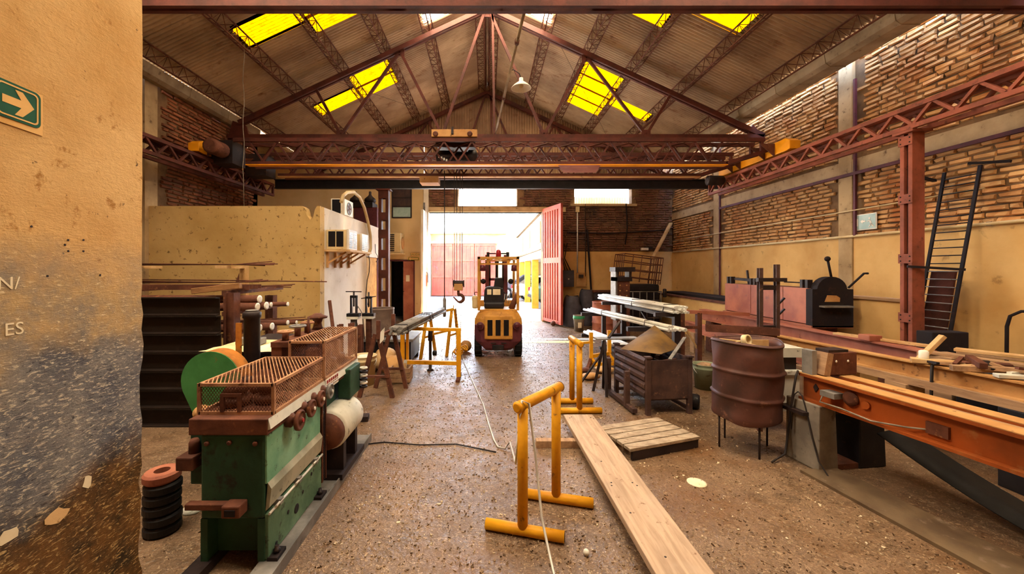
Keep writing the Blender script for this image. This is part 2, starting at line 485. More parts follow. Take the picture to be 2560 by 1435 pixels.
# upper gable clad in vertical corrugated iron
def corr(m, o, du, dv, n_waves, pitch, amp, nrm, length, seg=6):
    """one corrugated sheet: waves across du, run along dv"""
    o = V(o); du = V(du); dv = V(dv); nrm = V(nrm); k = n_waves * seg
    vs = []
    for i in range(k + 1):
        s = i / seg * pitch; h = amp * math.sin(2 * math.pi * i / seg)
        p = o + du * s + nrm * h
        vs += [p, p + dv * length]
    m.add(vs, [(2 * i, 2 * i + 1, 2 * i + 3, 2 * i + 2) for i in range(k)], True)
    return m
def gable_sheets():
    pitch = .085; nw = 10; wid = pitch * nw
    x = XL
    while x < XR:
        m = MB()
        for i in range(nw * 6):
            xa, xb = x + i * pitch / 6, x + (i + 1) * pitch / 6
            ya, yb = [YB + .06 + .022 * math.sin(2 * math.pi * k / 6) for k in (i, i + 1)]
            zb = 5.85 if xa < -2.1 else 4.7
            za1, zb1 = roof_z(xa) + .03, roof_z(xb) + .03
            if max(za1, zb1) <= zb: continue
            m.add([(xa, ya, min(zb, za1)), (xb, yb, min(zb, zb1)), (xb, yb, zb1), (xa, ya, za1)], [(0, 1, 2, 3)], True)
        if m.v: m.build('gable_sheet', MT['gable'], wb)
        x += wid
gable_sheets()
# ---- side bay beyond the end of the left wall, rear of the hall
b = MB(); b.bx(-8.5, -8.2, 10.1, YB + .2, 0, 5.4); b.bx(-8.5, XL - .02, 9.85, 10.1, 0, 5.4)
b.build('wall_side_bay', MT['beige'], kind='structure')
b = MB(); b.bx(-8.5, XL + .2, 10.1, YB + .2, 5.12, 5.3)
b.build('ceiling_side_bay', MT['concrete'], kind='structure')
b = MB(); b.bx(XL - .3, XR + .3, YR - .2, YR, 0, 8)
b.build('wall_rear', MT['ochre'], kind='structure')
# ---- near wall on the left
def near_mat():
    t = NT('scuffed_corner_plaster'); co = t.coord('pos')
    sp = t.node('ShaderNodeSeparateXYZ'); t.link(t.coord('pos'), sp.inputs[0])
    z = t.math('ADD', sp.outputs[2], t.math('MULTIPLY', t.math('SUBTRACT', t.noise(co, 2.6, 5), .5), .55))
    up = t.mix(t.ramp(t.noise(co, 2.2, 6), .36, .64), '#d9b47a', '#c69c5e')
    up = t.mix(t.ramp(t.noise(co, 11, 6, .7), .60, .68), up, '#a87a3a')
    up = t.mix(t.ramp(t.noise(co, 17, 5, .7), .665, .70), up, '#59401f')
    grime = t.mix(t.ramp(t.noise(co, 5, 5), .35, .65), '#4c4e58', '#7d7a78')
    co2 = t.node('ShaderNodeMapping'); co2.inputs['Scale'].default_value = (1, 2.2, 7); co2.inputs['Rotation'].default_value = (R(14), 0, 0)
    t.link(t.node('ShaderNodeNewGeometry').outputs['Position'], co2.inputs[0])
    scr = t.noise(co2.outputs[0], 15, 8, .72, .8)
    grime = t.mix(t.ramp(scr, .545, .59), grime, '#c4bba9')
    grime = t.mix(t.ramp(scr, .36, .43, 1, 0), grime, '#26252a')
    low = t.mix(t.ramp(t.noise(co, 6, 6, .7), .42, .60), '#6d4c28', '#35291d')
    low = t.mix(t.ramp(scr, .55, .60), low, '#b99d6c')
    mid = t.mix(t.ramp(t.noise(co, 7, 6, .7), .40, .60), '#8d8274', '#b59a6e')
    mid = t.mix(t.ramp(scr, .57, .63), mid, '#d8c6a0')
    col = t.mix(t.ramp(z, 1.36, 1.50), grime, mid)
    col = t.mix(t.ramp(z, 1.66, 1.86), col, up)
    col = t.mix(t.ramp(z, .86, 1.02), low, col)
    h = t.math('ADD', t.noise(co, 20, 5, .65), t.math('MULTIPLY', scr, .6))
    t.bump(h, .5, .02)
    return t.out(col, t.ramp(z, 1.0, 1.6, .45, .8))
NX, NY = -1.6, 1.83
def near_wall():
    rnd = random.Random(5)
    m = MB()
    zs = [0 + i * .07 for i in range(70)]
    # chipped arris: the edge wanders where the plaster is knocked off below 1.6 m
    ring = []
    ex = 0
    for z in zs:
        ex = .6 * ex + rnd.uniform(-.012, .012)
        e = ex * (1.0 if z < 1.65 else .12) - (.02 if z < .8 else 0)
        ring.append((NX, NY + e - .012, z)); 
    n = len(zs); vs = []
    for (x, y, z) in ring:
        vs += [(x, YR, z), (x, y, z), (x - .014, y + .014, z), (x - .3, y + .014, z), (x - .3, YR, z)]
    fs = []
    for i in range(n - 1):
        for k in range(5):
            a = i * 5 + k; c_ = i * 5 + (k + 1) % 5
            fs.append((a, c_, c_ + 5, a + 5))
    fs.append(tuple((n - 1) * 5 + k for k in range(5)))
    m.add(vs, fs); return m
nw_ = near_wall().build('wall_near', near_mat(), kind='structure')
# ---- office block
wo = struct('wall_office', (-4.2, 8.6, 0))
OX, OY, OZ = -2.9, 6.8, 2.84
def office_front():
    prof = [(XL, OZ), (-3.22, OZ), (-3.17, OZ - .03), (-3.13, OZ - .16), (-3.07, OZ - .24), (-3.02, OZ - .20), (-2.99, OZ - .06), (-2.95, OZ), (OX, OZ)]
    poly = [(XL, OY, 0)] + [(OX, OY, 0)] + [(x, OY, z) for x, z in prof[::-1]]
    return MB().prism(poly, (0, .18, 0))
office_front().build('plaster_front', MT['office'], wo)
b = MB(); b.bx(OX - .16, OX, OY + .18, 9.42, 0, OZ); b.bx(OX - .16, OX, 9.42, 10.45, 2.04, OZ)
b.build('plaster_side', MT['white_wall'], wo)
b = MB(); b.bx(XL, OX - .16, OY + .18, 10.45, OZ - .35, OZ - .2); b.bx(XL, OX - .16, 10.3, 10.45, 0, OZ - .2)
b.build('roof_slab', MT['concrete'], wo)
b = MB(); b.bx(OX - .1, OX - .04, 9.42, 10.42, 0, 2.03)
d1 = b.build('door_1', worn('woven_door_panel', '#c69a55', '#b08443', 3, .4, .6, '#8c6530', 20, .6, .66, .8, bump=.4, bsc=50), kind='structure')
# ---- roof: corrugated sheets between purlins, some of them translucent yellow
PX = [0.0, 1.36, 2.34, 3.30, 4.36]            # purlin distances from the ridge
roof = struct('ceiling', (0, 4, RZ))
def skylight_mat(name, c1, c2, strength, white=False):
    t = NT(name); co = t.coord('pos', (1, 1, 1))
    col = t.mix(t.ramp(t.noise(co, 9, 5, .65), .38, .62), c1, c2)
    t.out(col, .4)
    e = t.b.inputs
    if white:
        t.link(col, e['Emission Color']); e['Emission Strength'].default_value = strength  # white sheets emit, in place of daylight shining through them
        return t.m
    # thin fibreglass: daylight falling on the roof shines through it
    tr = t.node('ShaderNodeBsdfTranslucent')
    dim = t.mix(strength, (0, 0, 0, 1), col); t.link(dim, tr.inputs['Color'])
    t.link(tr.outputs[0], t.n['Material Output'].inputs['Surface'])
    return t.m
SKM = skylight_mat('backlit_yellow_fibreglass', '#ffc400', '#ff9000', SKY_YELLOW)
SKW = skylight_mat('glowing_white_fibreglass', '#fff0d6', '#ffe4ba', SKY_WHITE, True)
PITCH = .076
SKY = {  # (side, bay) -> list of Y ranges of translucent or glowing sheets
    (-1, 3): [(6.63, 7.20)], (-1, 2): [(6.63, 7.62), (9.30, 10.52)], (-1, 0): [(7.9, 8.72)],
    (1, 0): [(7.9, 8.72)], (1, 2): [(6.15, 7.45), (9.40, 11.75)], (1, 3): [(6.15, 6.78), (10.3, 10.85)]}
SKY[(-1, 3)].append((9.8, 10.42))
for key in list(SKY):
    for (a, c_) in list(SKY[key]):
        for sh in (-4.35, -8.7):
            if a + sh > 0.3 and a + sh < 4.4: SKY[key].append((a + sh, c_ + sh))  # unseen sheets over the viewer, added as warm fill light
def build_roof():
    for s in (-1, 1):
        eave = 5.70 if s < 0 else 5.56
        xs = PX + [eave]
        for bay in range(5):
            xa, xb = xs[bay], xs[bay + 1]
            du = V((0, 1, 0)); dv = V((s * (xb - xa), 0, -SL * (xb - xa))); L = dv.length; dv.normalize()
            nrm = V((s * SL, 0, 1)).normalized()
            cuts = sorted(SKY.get((s, bay), []))
            y = YR; segs = []
            for a, c_ in cuts:
                segs.append((y, a, False)); segs.append((a, c_, True)); y = c_
            segs.append((y, YB + .1, False))
            for a, c_, lit in segs:
                span = c_ - a
                n = max(1, round(span / (.684 if not lit else .62)))
                for k in range(n):
                    y0 = a + span * k / n; y1 = a + span * (k + 1) / n
                    nw = max(2, round((y1 - y0) / PITCH)); pt = (y1 - y0) / nw
                    lap = .0 if bay == 4 else .06
                    m = corr(MB(), (s * xa, y0, RZ - SL * xa + .006 * (k % 2)), du, dv, nw + 1, pt, .015, nrm, L + lap)
                    mat = MT['roof'] if not lit else (SKW if bay == 0 or y1 < 4.4 else SKM)
                    m.build('skylight_or_fill_sheet' if lit else 'roof_sheet', mat, roof)
build_roof()
b = MB(); b.prism([(-.3, YR, RZ - .1), (0, YR, RZ + .045), (.3, YR, RZ - .1), (.3, YR, RZ - .07), (0, YR, RZ + .075), (-.3, YR, RZ - .07)], (0, YB - YR, 0))
b.build('ridge_cap', MT['roof'], roof)
# ------------------------------------------------------------------ roof steel
def make_truss(y, label):
    t = thing('roof_truss', label, 'truss', (0, y, 4.68), 'roof trusses')
    m = MT['rust']; hz = lambda x: 7.53 - .463 * abs(x)
    ang = lambda s: s
    def mem(name, p, q, w, h):
        MB().bar((p[0], y + (p[2] if len(p) > 2 else 0), p[1]), (q[0], y + (q[2] if len(q) > 2 else 0), q[1]), w, h).build(name, m, t)
    for s, xe in ((-1, 5.5), (1, 6.12)):
        for dy in (-.045, .045):
            mem('top_chord', (0, hz(0), dy), (s * xe, hz(xe), dy), .05, .10)
    for dy in (-.045, .045):
        mem('bottom_chord', (-5.75, 4.68, dy), (6.13, 4.68, dy), .05, .085)
    pairs = [(-1.94, -1.0), (0, -1.0), (-1.94, -3.25), (-3.8, -3.25), (0, 1.26), (2.2, 1.26), (2.2, 3.53), (4.07, 3.53)]
    for a, c in pairs:
        e = .05 if a == 0 and c > 0 else (-.05 if a == 0 else 0)
        mem('strut', (a + e, hz(a) - .04), (c, 4.72), .05, .06)
    mem('king_post', (.12, hz(0) - .1), (.16, 4.7), .05, .05)
    for x, z in ((-1.0, 4.76), (1.26, 4.76), (3.53, 4.76), (-3.25, 4.76), (-1.94, hz(1.94) - .06), (2.2, hz(2.2) - .06), (0, hz(0) - .1)):
        MB().bx(x - .1, x + .1, y - .012, y + .012, z - .08, z + .08).build('gusset', m, t)
    for x, z in ((-5.55, 4.82), (6.0, 4.74)):
        MB().prism([(x - .22 if x < 0 else x - .28, y - .02, 4.6), (x + .28 if x < 0 else x + .12, y - .02, 4.6), (x + (.2 if x < 0 else 0), y - .02, z + .1), (x - .1, y - .02, z + .22)], (0, .04, 0)).build('end_plate', m, t)
    return t
make_truss(8.72, 'red oxide roof truss with open triangular web, above the crane bridge')
make_truss(4.37, 'roof truss nearest the viewer, only its bottom chord shows along the top')
make_truss(12.86, 'far roof truss standing against the corrugated gable')

def make_purlin(s, x, label, w=.13, depth=.19):
    z = RZ - SL * x - .03
    ax = V((s, 0, -SL)).normalized(); nz = V((s * SL, 0, 1)).normalized()
    c = V((s * x, 0, z))
    t = thing('lattice_purlin', label, 'purlin', (s * x, YR, z - .1), 'lattice purlins under the roof')
    offs = [ax * -w, ax * w, -nz * depth]
    for o in offs:
        MB().bar(c + o + V((0, YR, 0)), c + o + V((0, YB, 0)), .022, .022, nz).build('chord', MT['brown'], t)
    for a, b_ in ((0, 1), (0, 2), (1, 2)):
        pts = []; y = YR + .05; k = 0
        while y < YB:
            pts.append(c + (offs[a] if k % 2 == 0 else offs[b_]) + V((0, y, 0))); y += .17; k += 1
        MB().tube(pts, .007, 4, smooth=False, caps=False).build('lacing', MT['brown'], t)
for s, side in ((-1, 'left'), (1, 'right')):
    for i, x in enumerate([.16, 1.36, 2.34, 3.30, 4.36, 5.5 if s < 0 else 5.4]):
        nm = ['at the ridge', 'next to the ridge pair', 'second below the ridge pair', 'third below the ridge pair', 'fourth below the ridge pair', 'along the eave'][i]
        make_purlin(s, x, 'zigzag lattice purlin on the %s roof slope, %s' % (side, nm))

def make_gutter(s, x0, x1, z0, z1, y0, y1, label):
    t = thing('gutter', label, 'gutter', (s * x0, (y0 + y1) / 2, z0))
    prof = [(s * x0, z1), (s * (x0 + .03), z0 + .05), (s * (x0 + .1), z0), (s * x1, z0), (s * x1, z1), (s * (x1 - .02), z1), (s * (x1 - .02), z0 + .02), (s * (x0 + .1), z0 + .02), (s * (x0 + .05), z0 + .06), (s * (x0 + .02), z1)]
    MB().prism([(x, y0, z) for x, z in prof], (0, y1 - y0, 0)).build('trough', MT['grey_zinc'], t)
    y = y0 + .4
    while y < y1:
        p2 = [(s * (x0 - .008), z1), (s * (x0 + .02), z0 + .045), (s * (x0 + .1), z0 - .01), (s * x1, z0 - .01), (s * x1, z0), (s * (x0 + .1), z0), (s * (x0 + .03), z0 + .05), (s * x0, z1)]
        MB().prism([(x, y, z) for x, z in p2], (0, .022, 0)).build('joint_strap', MT['grey_zinc'], t)
        y += 1.1
MT['grey_zinc'] = worn('old_zinc', '#a89880', '#85745e', 2, .4, .62, '#5e4c3c', 8, .6, .7, .6, .1, bump=.1, coord='pos')
make_gutter(1, 5.50, 5.86, 5.06, 5.275, YR, YB - .08, 'grey zinc eave gutter above the sunlit brick wall')
make_gutter(-1, 5.66, 5.86, 4.99, 5.205, YR, 9.8, 'dusty eave gutter above the dark left brick wall')

# ------------------------------------------------------------------ crane runway, columns, tie beam
def lattice(parent, p, q, depth_vec, pitch, r, name, mat, w=.05, phase=0):
    """zigzag between the line p-q and the line shifted by depth_vec, each diagonal its own bar"""
    p = V(p); q = V(q); d = q - p; L = d.length; n = max(1, round(L / (pitch / 2))); dv = V(depth_vec)
    for k in range(n):
        a = p + d * (k / n) + (dv if (k + phase) % 2 else V((0, 0, 0)))
        b_ = p + d * ((k + 1) / n) + (dv if (k + 1 + phase) % 2 else V((0, 0, 0)))
        MB().bar(a, b_, w, r, d.cross(dv)).build(name, mat, parent)
def runway(s, xa, xb, y0, y1, label, mat):
    t = thing('crane_runway', label, 'crane rail', (s * xa, y0, 3.52))
    for x in (xa, xb):
        for z, nm in ((3.55, 'bottom_chord'), (3.80, 'top_chord')):
            MB().bar((s * x, y0, z), (s * x, y1, z), .06, .055).build(nm, mat, t)
    for x in (xa, xb):
        lattice(t, (s * x, y0 + .1, 3.57), (s * x, y1 - .05, 3.57), (0, 0, .22), .45, .035, 'lattice_bar', mat, .035)
    for x in (xa, xb):
        MB().bx(s * x - .025, s * x + .025, y1 - .04, y1, 3.57, 3.80).build('end_post', mat, t)
    MB().bx(s * (xa + xb) / 2 - .03, s * (xa + xb) / 2 + .03, y0, y1, 3.82, 3.87).build('rail', MT['dark'], t)
    MB().bx(min(s * xa, s * xb), max(s * xa, s * xb), y0, y1, 3.815, 3.825).build('top_plate', mat, t)
    return t
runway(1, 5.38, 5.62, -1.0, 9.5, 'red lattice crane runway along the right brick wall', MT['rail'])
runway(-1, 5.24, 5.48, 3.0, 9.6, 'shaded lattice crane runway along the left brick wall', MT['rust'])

def column(x0, x1, y0, y1, z1, axis, batt, label, name='steel_column'):
    """two channels joined by batten plates; open faces look along axis"""
    t = thing(name, label, 'column', ((x0 + x1) / 2, (y0 + y1) / 2, 0))
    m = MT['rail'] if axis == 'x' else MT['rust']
    if axis == 'x':
        w = (y1 - y0) * .34
        for ya, yb in ((y0, y0 + w), (y1 - w, y1)):
            MB().bx(x0, x1, ya, yb, 0, z1).build('channel', m, t, bevel=.004)
        MB().bx(x0 + .045, x1 - .02, y0 + w, y1 - w, 0, z1).build('web', MT['black'], t)
        for z in batt:
            p = MB().bx(x0 - .012, x0, y0 - .01, y1 + .01, z - .06, z + .06).build('batten_plate', m, t)
            for yy in (y0 + .02, y1 - .02):
                for zz in (-.03, .03):
                    MB().lathe([(.009, 0), (.009, .006), (.004, .009)], (x0 - .012, yy, z + zz), (-1, 0, 0), 6).build('rivet', MT['dark'], p)
    else:
        w = (x1 - x0) * .3
        for xa, xb in ((x0, x0 + w), (x1 - w, x1)):
            MB().bx(xa, xb, y0, y1, 0, z1).build('channel', m, t, bevel=.004)
        for z in batt:
            for yy in (y0 - .01, y1):
                MB().bx(x0, x1, yy, yy + .01, z - .1, z + .1).build('batten_plate', m, t)
    MB().bx(x0 - .05, x1 + .05, y0 - .05, y1 + .05, z1, z1 + .03).build('cap_plate', m, t)
    return t
column(5.40, 5.56, 4.98, 5.13, 3.49, 'x', [.4, 1.12, 1.88, 2.65, 3.40], 'red riveted steel column carrying the right crane runway')
column(-2.70, -2.45, 9.72, 9.88, 3.70, 'y', [.5, 1.1, 1.62, 2.12, 2.62, 3.05, 3.6], 'slotted red steel column beside the white office wall')
MB().sec((-5.3, 9.8, 0), (5.95, 9.8, 0), isec(.12, .23, .02, .02, 3.75)).build('tie_beam', MT['black'])
o = bpy.data.objects['tie_beam']; tag(o, 'long black steel beam crossing the hall behind the crane', 'beam')
# red steel angle under the tie beam in the right wall
o = MB().bx(XR - .07, XR - .03, 3.2, 10.3, 3.31, 3.36).build('wall_angle', MT['maroon']); tag(o, 'thin dark red steel angle under the concrete band of the right wall', 'angle iron')
o = MB().bar((XR - .05, 6.5, 2.3), (XR - .05, 6.5, 4.9), .035, .035).build('down_pipe', MT['maroon']); tag(o, 'dark vertical pipe on the right edge of the concrete pilaster', 'pipe')
o = MB().bar((XR - .05, 10.28, 1.0), (XR - .05, 10.28, 4.9), .03, .03).build('down_pipe', MT['maroon']); tag(o, 'thin dark pipe beside the far concrete pilaster', 'pipe')

# ------------------------------------------------------------------ overhead crane
def build_crane():
    t = thing('overhead_crane', 'rusty overhead travelling crane with two lattice girders across the hall', 'crane', (0, 7.9, 3.7))
    m = MT['rust']; lo = MT['rust_lite']
    for gi, y in enumerate((7.50, 8.45)):
        x0, x1 = (-4.85, 5.30) if gi == 0 else (-4.75, 5.30)
        g = struct('girder', (0, y - 7.9, 0)); del g['kind']; g.parent = t
        for dy in (0, .30):
            MB().bx(x0, x1, y + dy - .03, y + dy + .03, 4.18, 4.25).build('top_chord', m, g)
            MB().bx(x0 + .25, x1 - .72, y + dy - .03, y + dy + .03, 3.74, 3.80).build('bottom_chord', m, g)
            MB().bar((x1 - .74, y + dy, 3.77), (x1 + .08, y + dy, 4.02), .06, .06).build('end_rafter', m, g)
            MB().bar((x1 - .05, y + dy, 4.0), (x1 - .05, y + dy, 4.2), .05, .05).build('end_post', m, g)
        MB().bx(x0 + .25, x1 - .72, y - .05, y + .09, 3.725, 3.74).build('bottom_flange', MT['crane_y'] if gi == 0 else MT['tan_steel'], g)  # bright colour stands in for floor light bounced onto the underside
        for dy in (0, .30):
            n = 34; L = x1 - x0 - 1.1
            for k in range(n):
                xa, xb = x0 + .3 + L * k / n, x0 + .3 + L * (k + 1) / n
                za, zb = (3.80, 4.18) if (k + (dy > 0)) % 2 else (4.18, 3.80)
                MB().bar((xa, y + dy, za), (xb, y + dy, zb), .03, .03).build('lattice_bar', m, g)
        pts = [(x0 + .3 + .26 * k, y + (.27 if k % 2 else .03), 4.16) for k in range(38)]
        MB().tube(pts, .014, 5, caps=False).build('plan_bracing', m, g)
    # end trucks
    for s in (-1, 1):
        xa, xb = (5.40, 5.60) if s > 0 else (-5.46, -5.26)
        g = struct('end_truck', (s * 5.5, 0, .2)); del g['kind']; g.parent = t
        y0, y1 = 7.0, 9.15
        if s < 0: y0 = 7.15
        prof = [(y0 + .1, 3.885), (y1, 3.885), (y1, 4.06), (y0 + .12, 4.12), (y0, 4.05), (y0, 3.9)]
        MB().prism([(xa, y, z) for y, z in prof], (xb - xa, 0, 0)).build('box_beam', MT['crane_y'], g, bevel=.01)
        for yy in (7.36, 7.62, 8.35, 8.62):
            xi = xa if s > 0 else xb
            MB().prism([(xi, yy, 4.1), (xi - s * .28, yy, 4.1), (xi, yy, 3.86)], (0, .02, 0)).build('gusset', MT['brown'], g)
        for yy in (7.3, 8.85):
            MB().lathe([(.08, -.04), (.092, -.035), (.092, -.03), (.085, -.025), (.085, .025), (.092, .03), (.092, .035), (.08, .04)], ((xa + xb) / 2, yy, 3.97), (1, 0, 0), 18).build('wheel', MT['dark'], g)
        if s < 0:
            MB().bx(-5.25, -4.85, 7.46, 7.86, 3.76, 4.2).build('end_box', MT['dark'], g)
            MB().bx(-5.2, -4.75, 8.42, 8.8, 3.76, 4.22).build('end_box', MT['dark'], g)
            MB().lathe([(.1, -.2), (.14, -.18), (.14, .16), (.1, .2)], (-5.0, 7.25, 3.98), (0, 1, 0), 14).build('motor', MT['brown'], g)
        else:
            MB().lathe([(.06, -.2), (.11, -.18), (.11, .14), (.05, .2)], (5.1, 8.75, 3.72), (1, 0, 0), 14).build('motor', MT['dark'], g)
    # trolley with hoist
    g = struct('trolley', (-.6, 0, .5)); del g['kind']; g.parent = t
    for yy in (7.44, 8.5):
        MB().bx(-1.06, -.19, yy, yy + .1, 4.26, 4.40).build('side_beam', MT['tan_steel'], g, bevel=.006)
    for x in (-.98, -.33): MB().lathe([(.05, 0), (.05, .02), (.03, .03)], (x, 7.44, 4.31), (0, -1, 0), 14).build('axle_cap', MT['brown'], g)
    MB().bx(-.68, -.64, 7.40, 7.44, 4.3, 4.43).build('stop_lever', MT['dark'], g)
    MB().bx(-1.02, -.24, 7.5, 8.55, 4.24, 4.27).build('deck', MT['dark'], g)
    MB().lathe([(.05, -.42), (.13, -.40), (.13, -.1), (.10, -.08), (.10, .22), (.14, .24), (.14, .40), (.06, .42)], (-.62, 8.0, 4.03), (1, 0, 0), 18).build('hoist_drum', MT['dark'], g)
    for k in range(5):
        MB().bx(-.98 + k * .05, -.95 + k * .05, 7.84, 7.88, 3.98 - k * .025, 4.02 - k * .025).build('contact_block', MT['white_paint'], g)
    MB().prism([(1.35, 7.45, 3.712), (2.15, 7.45, 3.712), (2.22, 8.0, 3.712), (1.55, 8.0, 3.712)], (0, 0, .012)).build('cover_plate', MT['pink_steel'], t)
    MB().bx(-1.45, -1.05, 8.4, 8.75, 3.6, 3.725).build('collector_box', MT['tan_steel'], t)
    return t
build_crane()

# hook block hanging on its ropes
def build_hook():
    X, Y = -.585, 7.95
    t = thing('crane_hook', 'rusty crane hook block hanging on four wire ropes before the open gate', 'hook', (X, Y, 1.05))
    for dx in (-.085, -.035, .035, .085):
        MB().tube([(X + dx, Y, 3.95), (X + dx * .9, Y, 1.5)], .006, 6).build('wire_rope', MT['cable_dark'], t)
    MB().bx(X - .09, X + .09, Y - .06, Y + .06, 1.31, 1.45).build('block_body', MT['tan_steel'], t, bevel=.01)
    MB().lathe([(.05, -.11), (.055, -.1), (.055, .1), (.05, .11)], (X, Y, 1.46), (1, 0, 0), 16).build('sheave', MT['dark'], t)
    for sx in (-1, 1): MB().lathe([(.075, 0), (.075, .02)], (X + sx * .10, Y, 1.45), (1, 0, 0), 16).build('sheave_cheek', MT['dark'], t)
    pts = [(X, Y, 1.31), (X, Y, 1.24)] + [(X + .03 + .075 * math.sin(a), Y, 1.15 + .075 * math.cos(a)) for a in [R(-20 + i * 26) for i in range(10)]] + [(X - .1, Y, 1.18)]
    MB().tube(pts, [.025, .03] + [.033] * 8 + [.026, .02, .012], 10).build('hook', MT['brown'], t)
    return t
build_hook()
def sling():
    X, Y = -.585, 7.95
    t = thing('chain_sling', 'chain sling with spreader wires hanging from the crane hook to the floor', 'sling', (X, Y, .02))
    for s in (-1, 1):
        n = 26
        for k in range(n):
            z = 1.07 - k * .036
            o = MB().tube([(X + s * (.055 - .0006 * k) + (.008 if k % 2 else 0) * math.cos(a), Y + (0 if k % 2 else .008) * math.cos(a), z + .022 * math.sin(a)) for a in [i * math.pi / 3 for i in range(6)]], .005, 4, closed=True)
            o.build('chain_link', MT['brown'], t)
    for z in (.82, .62, .4):
        MB().tube([(X - .05, Y, z), (X + .05, Y, z)], .006, 6).build('cross_bar', MT['brown'], t)
    rnd = random.Random(3)
    for k in range(7):
        pts = [(X + .03 + .09 * math.cos(a) * (1 + .2 * rnd.random()) + .02 * k - .06, Y + .07 * math.sin(a), .03 + .02 * k + .05 * math.sin(a * 2 + k)) for a in [i * math.pi / 5 for i in range(10)]]
        MB().tube(pts, .012, 6, closed=True).build('chain_coil', MT['yellow'], t)
sling()
b = MB().ball((-.45, 8.3, .12), .12, 16, 10); o = b.build('float_ball', MT['tan_steel']); tag(o, 'tan round ball on the floor right of the hanging chain', 'ball')
def pendant():
    X, Y = -.86, 7.9
    t = thing('pendant_control', 'crane control pendant hanging on a long cable before the red gate', 'controller', (X, Y, .7))
    MB().tube([(X, Y, 3.72), (X, Y, 1.1)], .010, 6).build('cable', MT['cable_dark'], t)
    MB().lathe([(.012, .34), (.03, .3), (.035, .27), (.035, -.02), (.028, -.06)], (X, Y, .84), (0, 0, 1), 12).build('grip', MT['grey'], t)
pendant()

# lamp on its conduit, hanging wire
t = thing('conduit_pole', 'pale conduit pole running between the two roof trusses near the ridge', 'pole', (.3, 6.5, 4.72))
MB().tube([(.45, 4.3, 4.76), (.18, 8.75, 4.76)], .022, 8).build('pole', MT['grey_zinc'], t)
for y in (5.2, 6.9): MB().tube([(.45 - .27 * (y - 4.3) / 4.45, y - .04, 4.76), (.45 - .27 * (y - 4.3) / 4.45, y + .04, 4.76)], .032, 8).build('coupling', MT['brown'], t)
def lamp():
    X, Y = .52, 6.0
    t = thing('pendant_lamp', 'white enamel dish lamp hanging under the roof near the ridge', 'lamp', (X, Y, 4.5))
    MB().tube([(X, Y, 4.66), (X - .03, Y, 4.74), (X - .12, Y, 4.8), (X - .19, Y, 4.77)], .008, 6).build('bracket', MT['dark'], t)
    MB().lathe([(.03, .16), (.035, .10), (.06, .09), (.11, .05), (.15, .01), (.155, 0), (.15, .0), (.11, .035), (.05, .075), (.02, .08)], (X, Y, 4.51), (0, 0, 1), 24).build('shade', MT['white_paint'], t)
    MB().ball((X, Y, 4.55), .035, 10, 8).build('bulb', MT['cream'], t)
lamp()
pts = [(-4.36, 7.03, 5.78)] + [(-4.37 + .015 * math.sin(k * 1.7), 7.03, 5.78 - k * .22) for k in range(1, 12)] + [(-4.36, 7.03, 2.86)]
o = MB().tube(pts, .006, 6).build('hanging_wire', MT['cable']); tag(o, 'thin wire hanging from the left roof purlin down behind the office wall', 'wire')
o = MB().tube([(-1.6, 12.86, 6.77), (-3.4, 8.72, 5.94)], .004, 4).build('bracing_wire', MT['cable_dark']); tag(o, 'thin bracing wire crossing the left roof slope', 'wire')
o = MB().tube([(1.6, 8.72, 6.77), (4.2, 12.86, 5.57)], .004, 4).build('bracing_wire', MT['cable_dark']); tag(o, 'thin bracing wire crossing the right roof slope', 'wire')
# ------------------------------------------------------------------ near wall: sign, scratched letters
def text_mesh(body, size, ext=.001):
    cu = bpy.data.curves.new('text', 'FONT'); cu.body = body; cu.size = size; cu.extrude = ext
    cu.align_x = 'CENTER'; cu.align_y = 'CENTER'; cu.resolution_u = 3
    o = bpy.data.objects.new('text', cu); COL.objects.link(o)
    me = bpy.data.meshes.new_from_object(o.evaluated_get(bpy.context.evaluated_depsgraph_get()))
    bpy.data.objects.remove(o); bpy.data.curves.remove(cu)
    return me
def text(body, size, mat, parent, loc, rot, name='lettering'):
    me = text_mesh(body, size); me.materials.clear(); me.materials.append(mat)
    return inst(name, me, parent, V(loc) - wloc(parent), rot)
def rrect(w, h, r, n=5):
    pts = []
    for cx, cy, a0 in ((w / 2 - r, h / 2 - r, 0), (-w / 2 + r, h / 2 - r, 90), (-w / 2 + r, -h / 2 + r, 180), (w / 2 - r, -h / 2 + r, 270)):
        pts += [(cx + r * math.cos(R(a0 + 90 * i / n)), cy + r * math.sin(R(a0 + 90 * i / n))) for i in range(n + 1)]
    return pts
def ring_prism(m, outer, inner, f, vec):
    n = len(outer); vec = V(vec)
    vs = [f(p) for p in outer] + [f(p) for p in inner]; vs += [v + vec for v in vs]
    fs = []
    for i in range(n):
        j = (i + 1) % n
        fs += [(2 * n + i, 2 * n + j, 3 * n + j, 3 * n + i), (i, j, 2 * n + j, 2 * n + i), (n + i, 3 * n + i, 3 * n + j, n + j)]
    m.add(vs, fs); return m
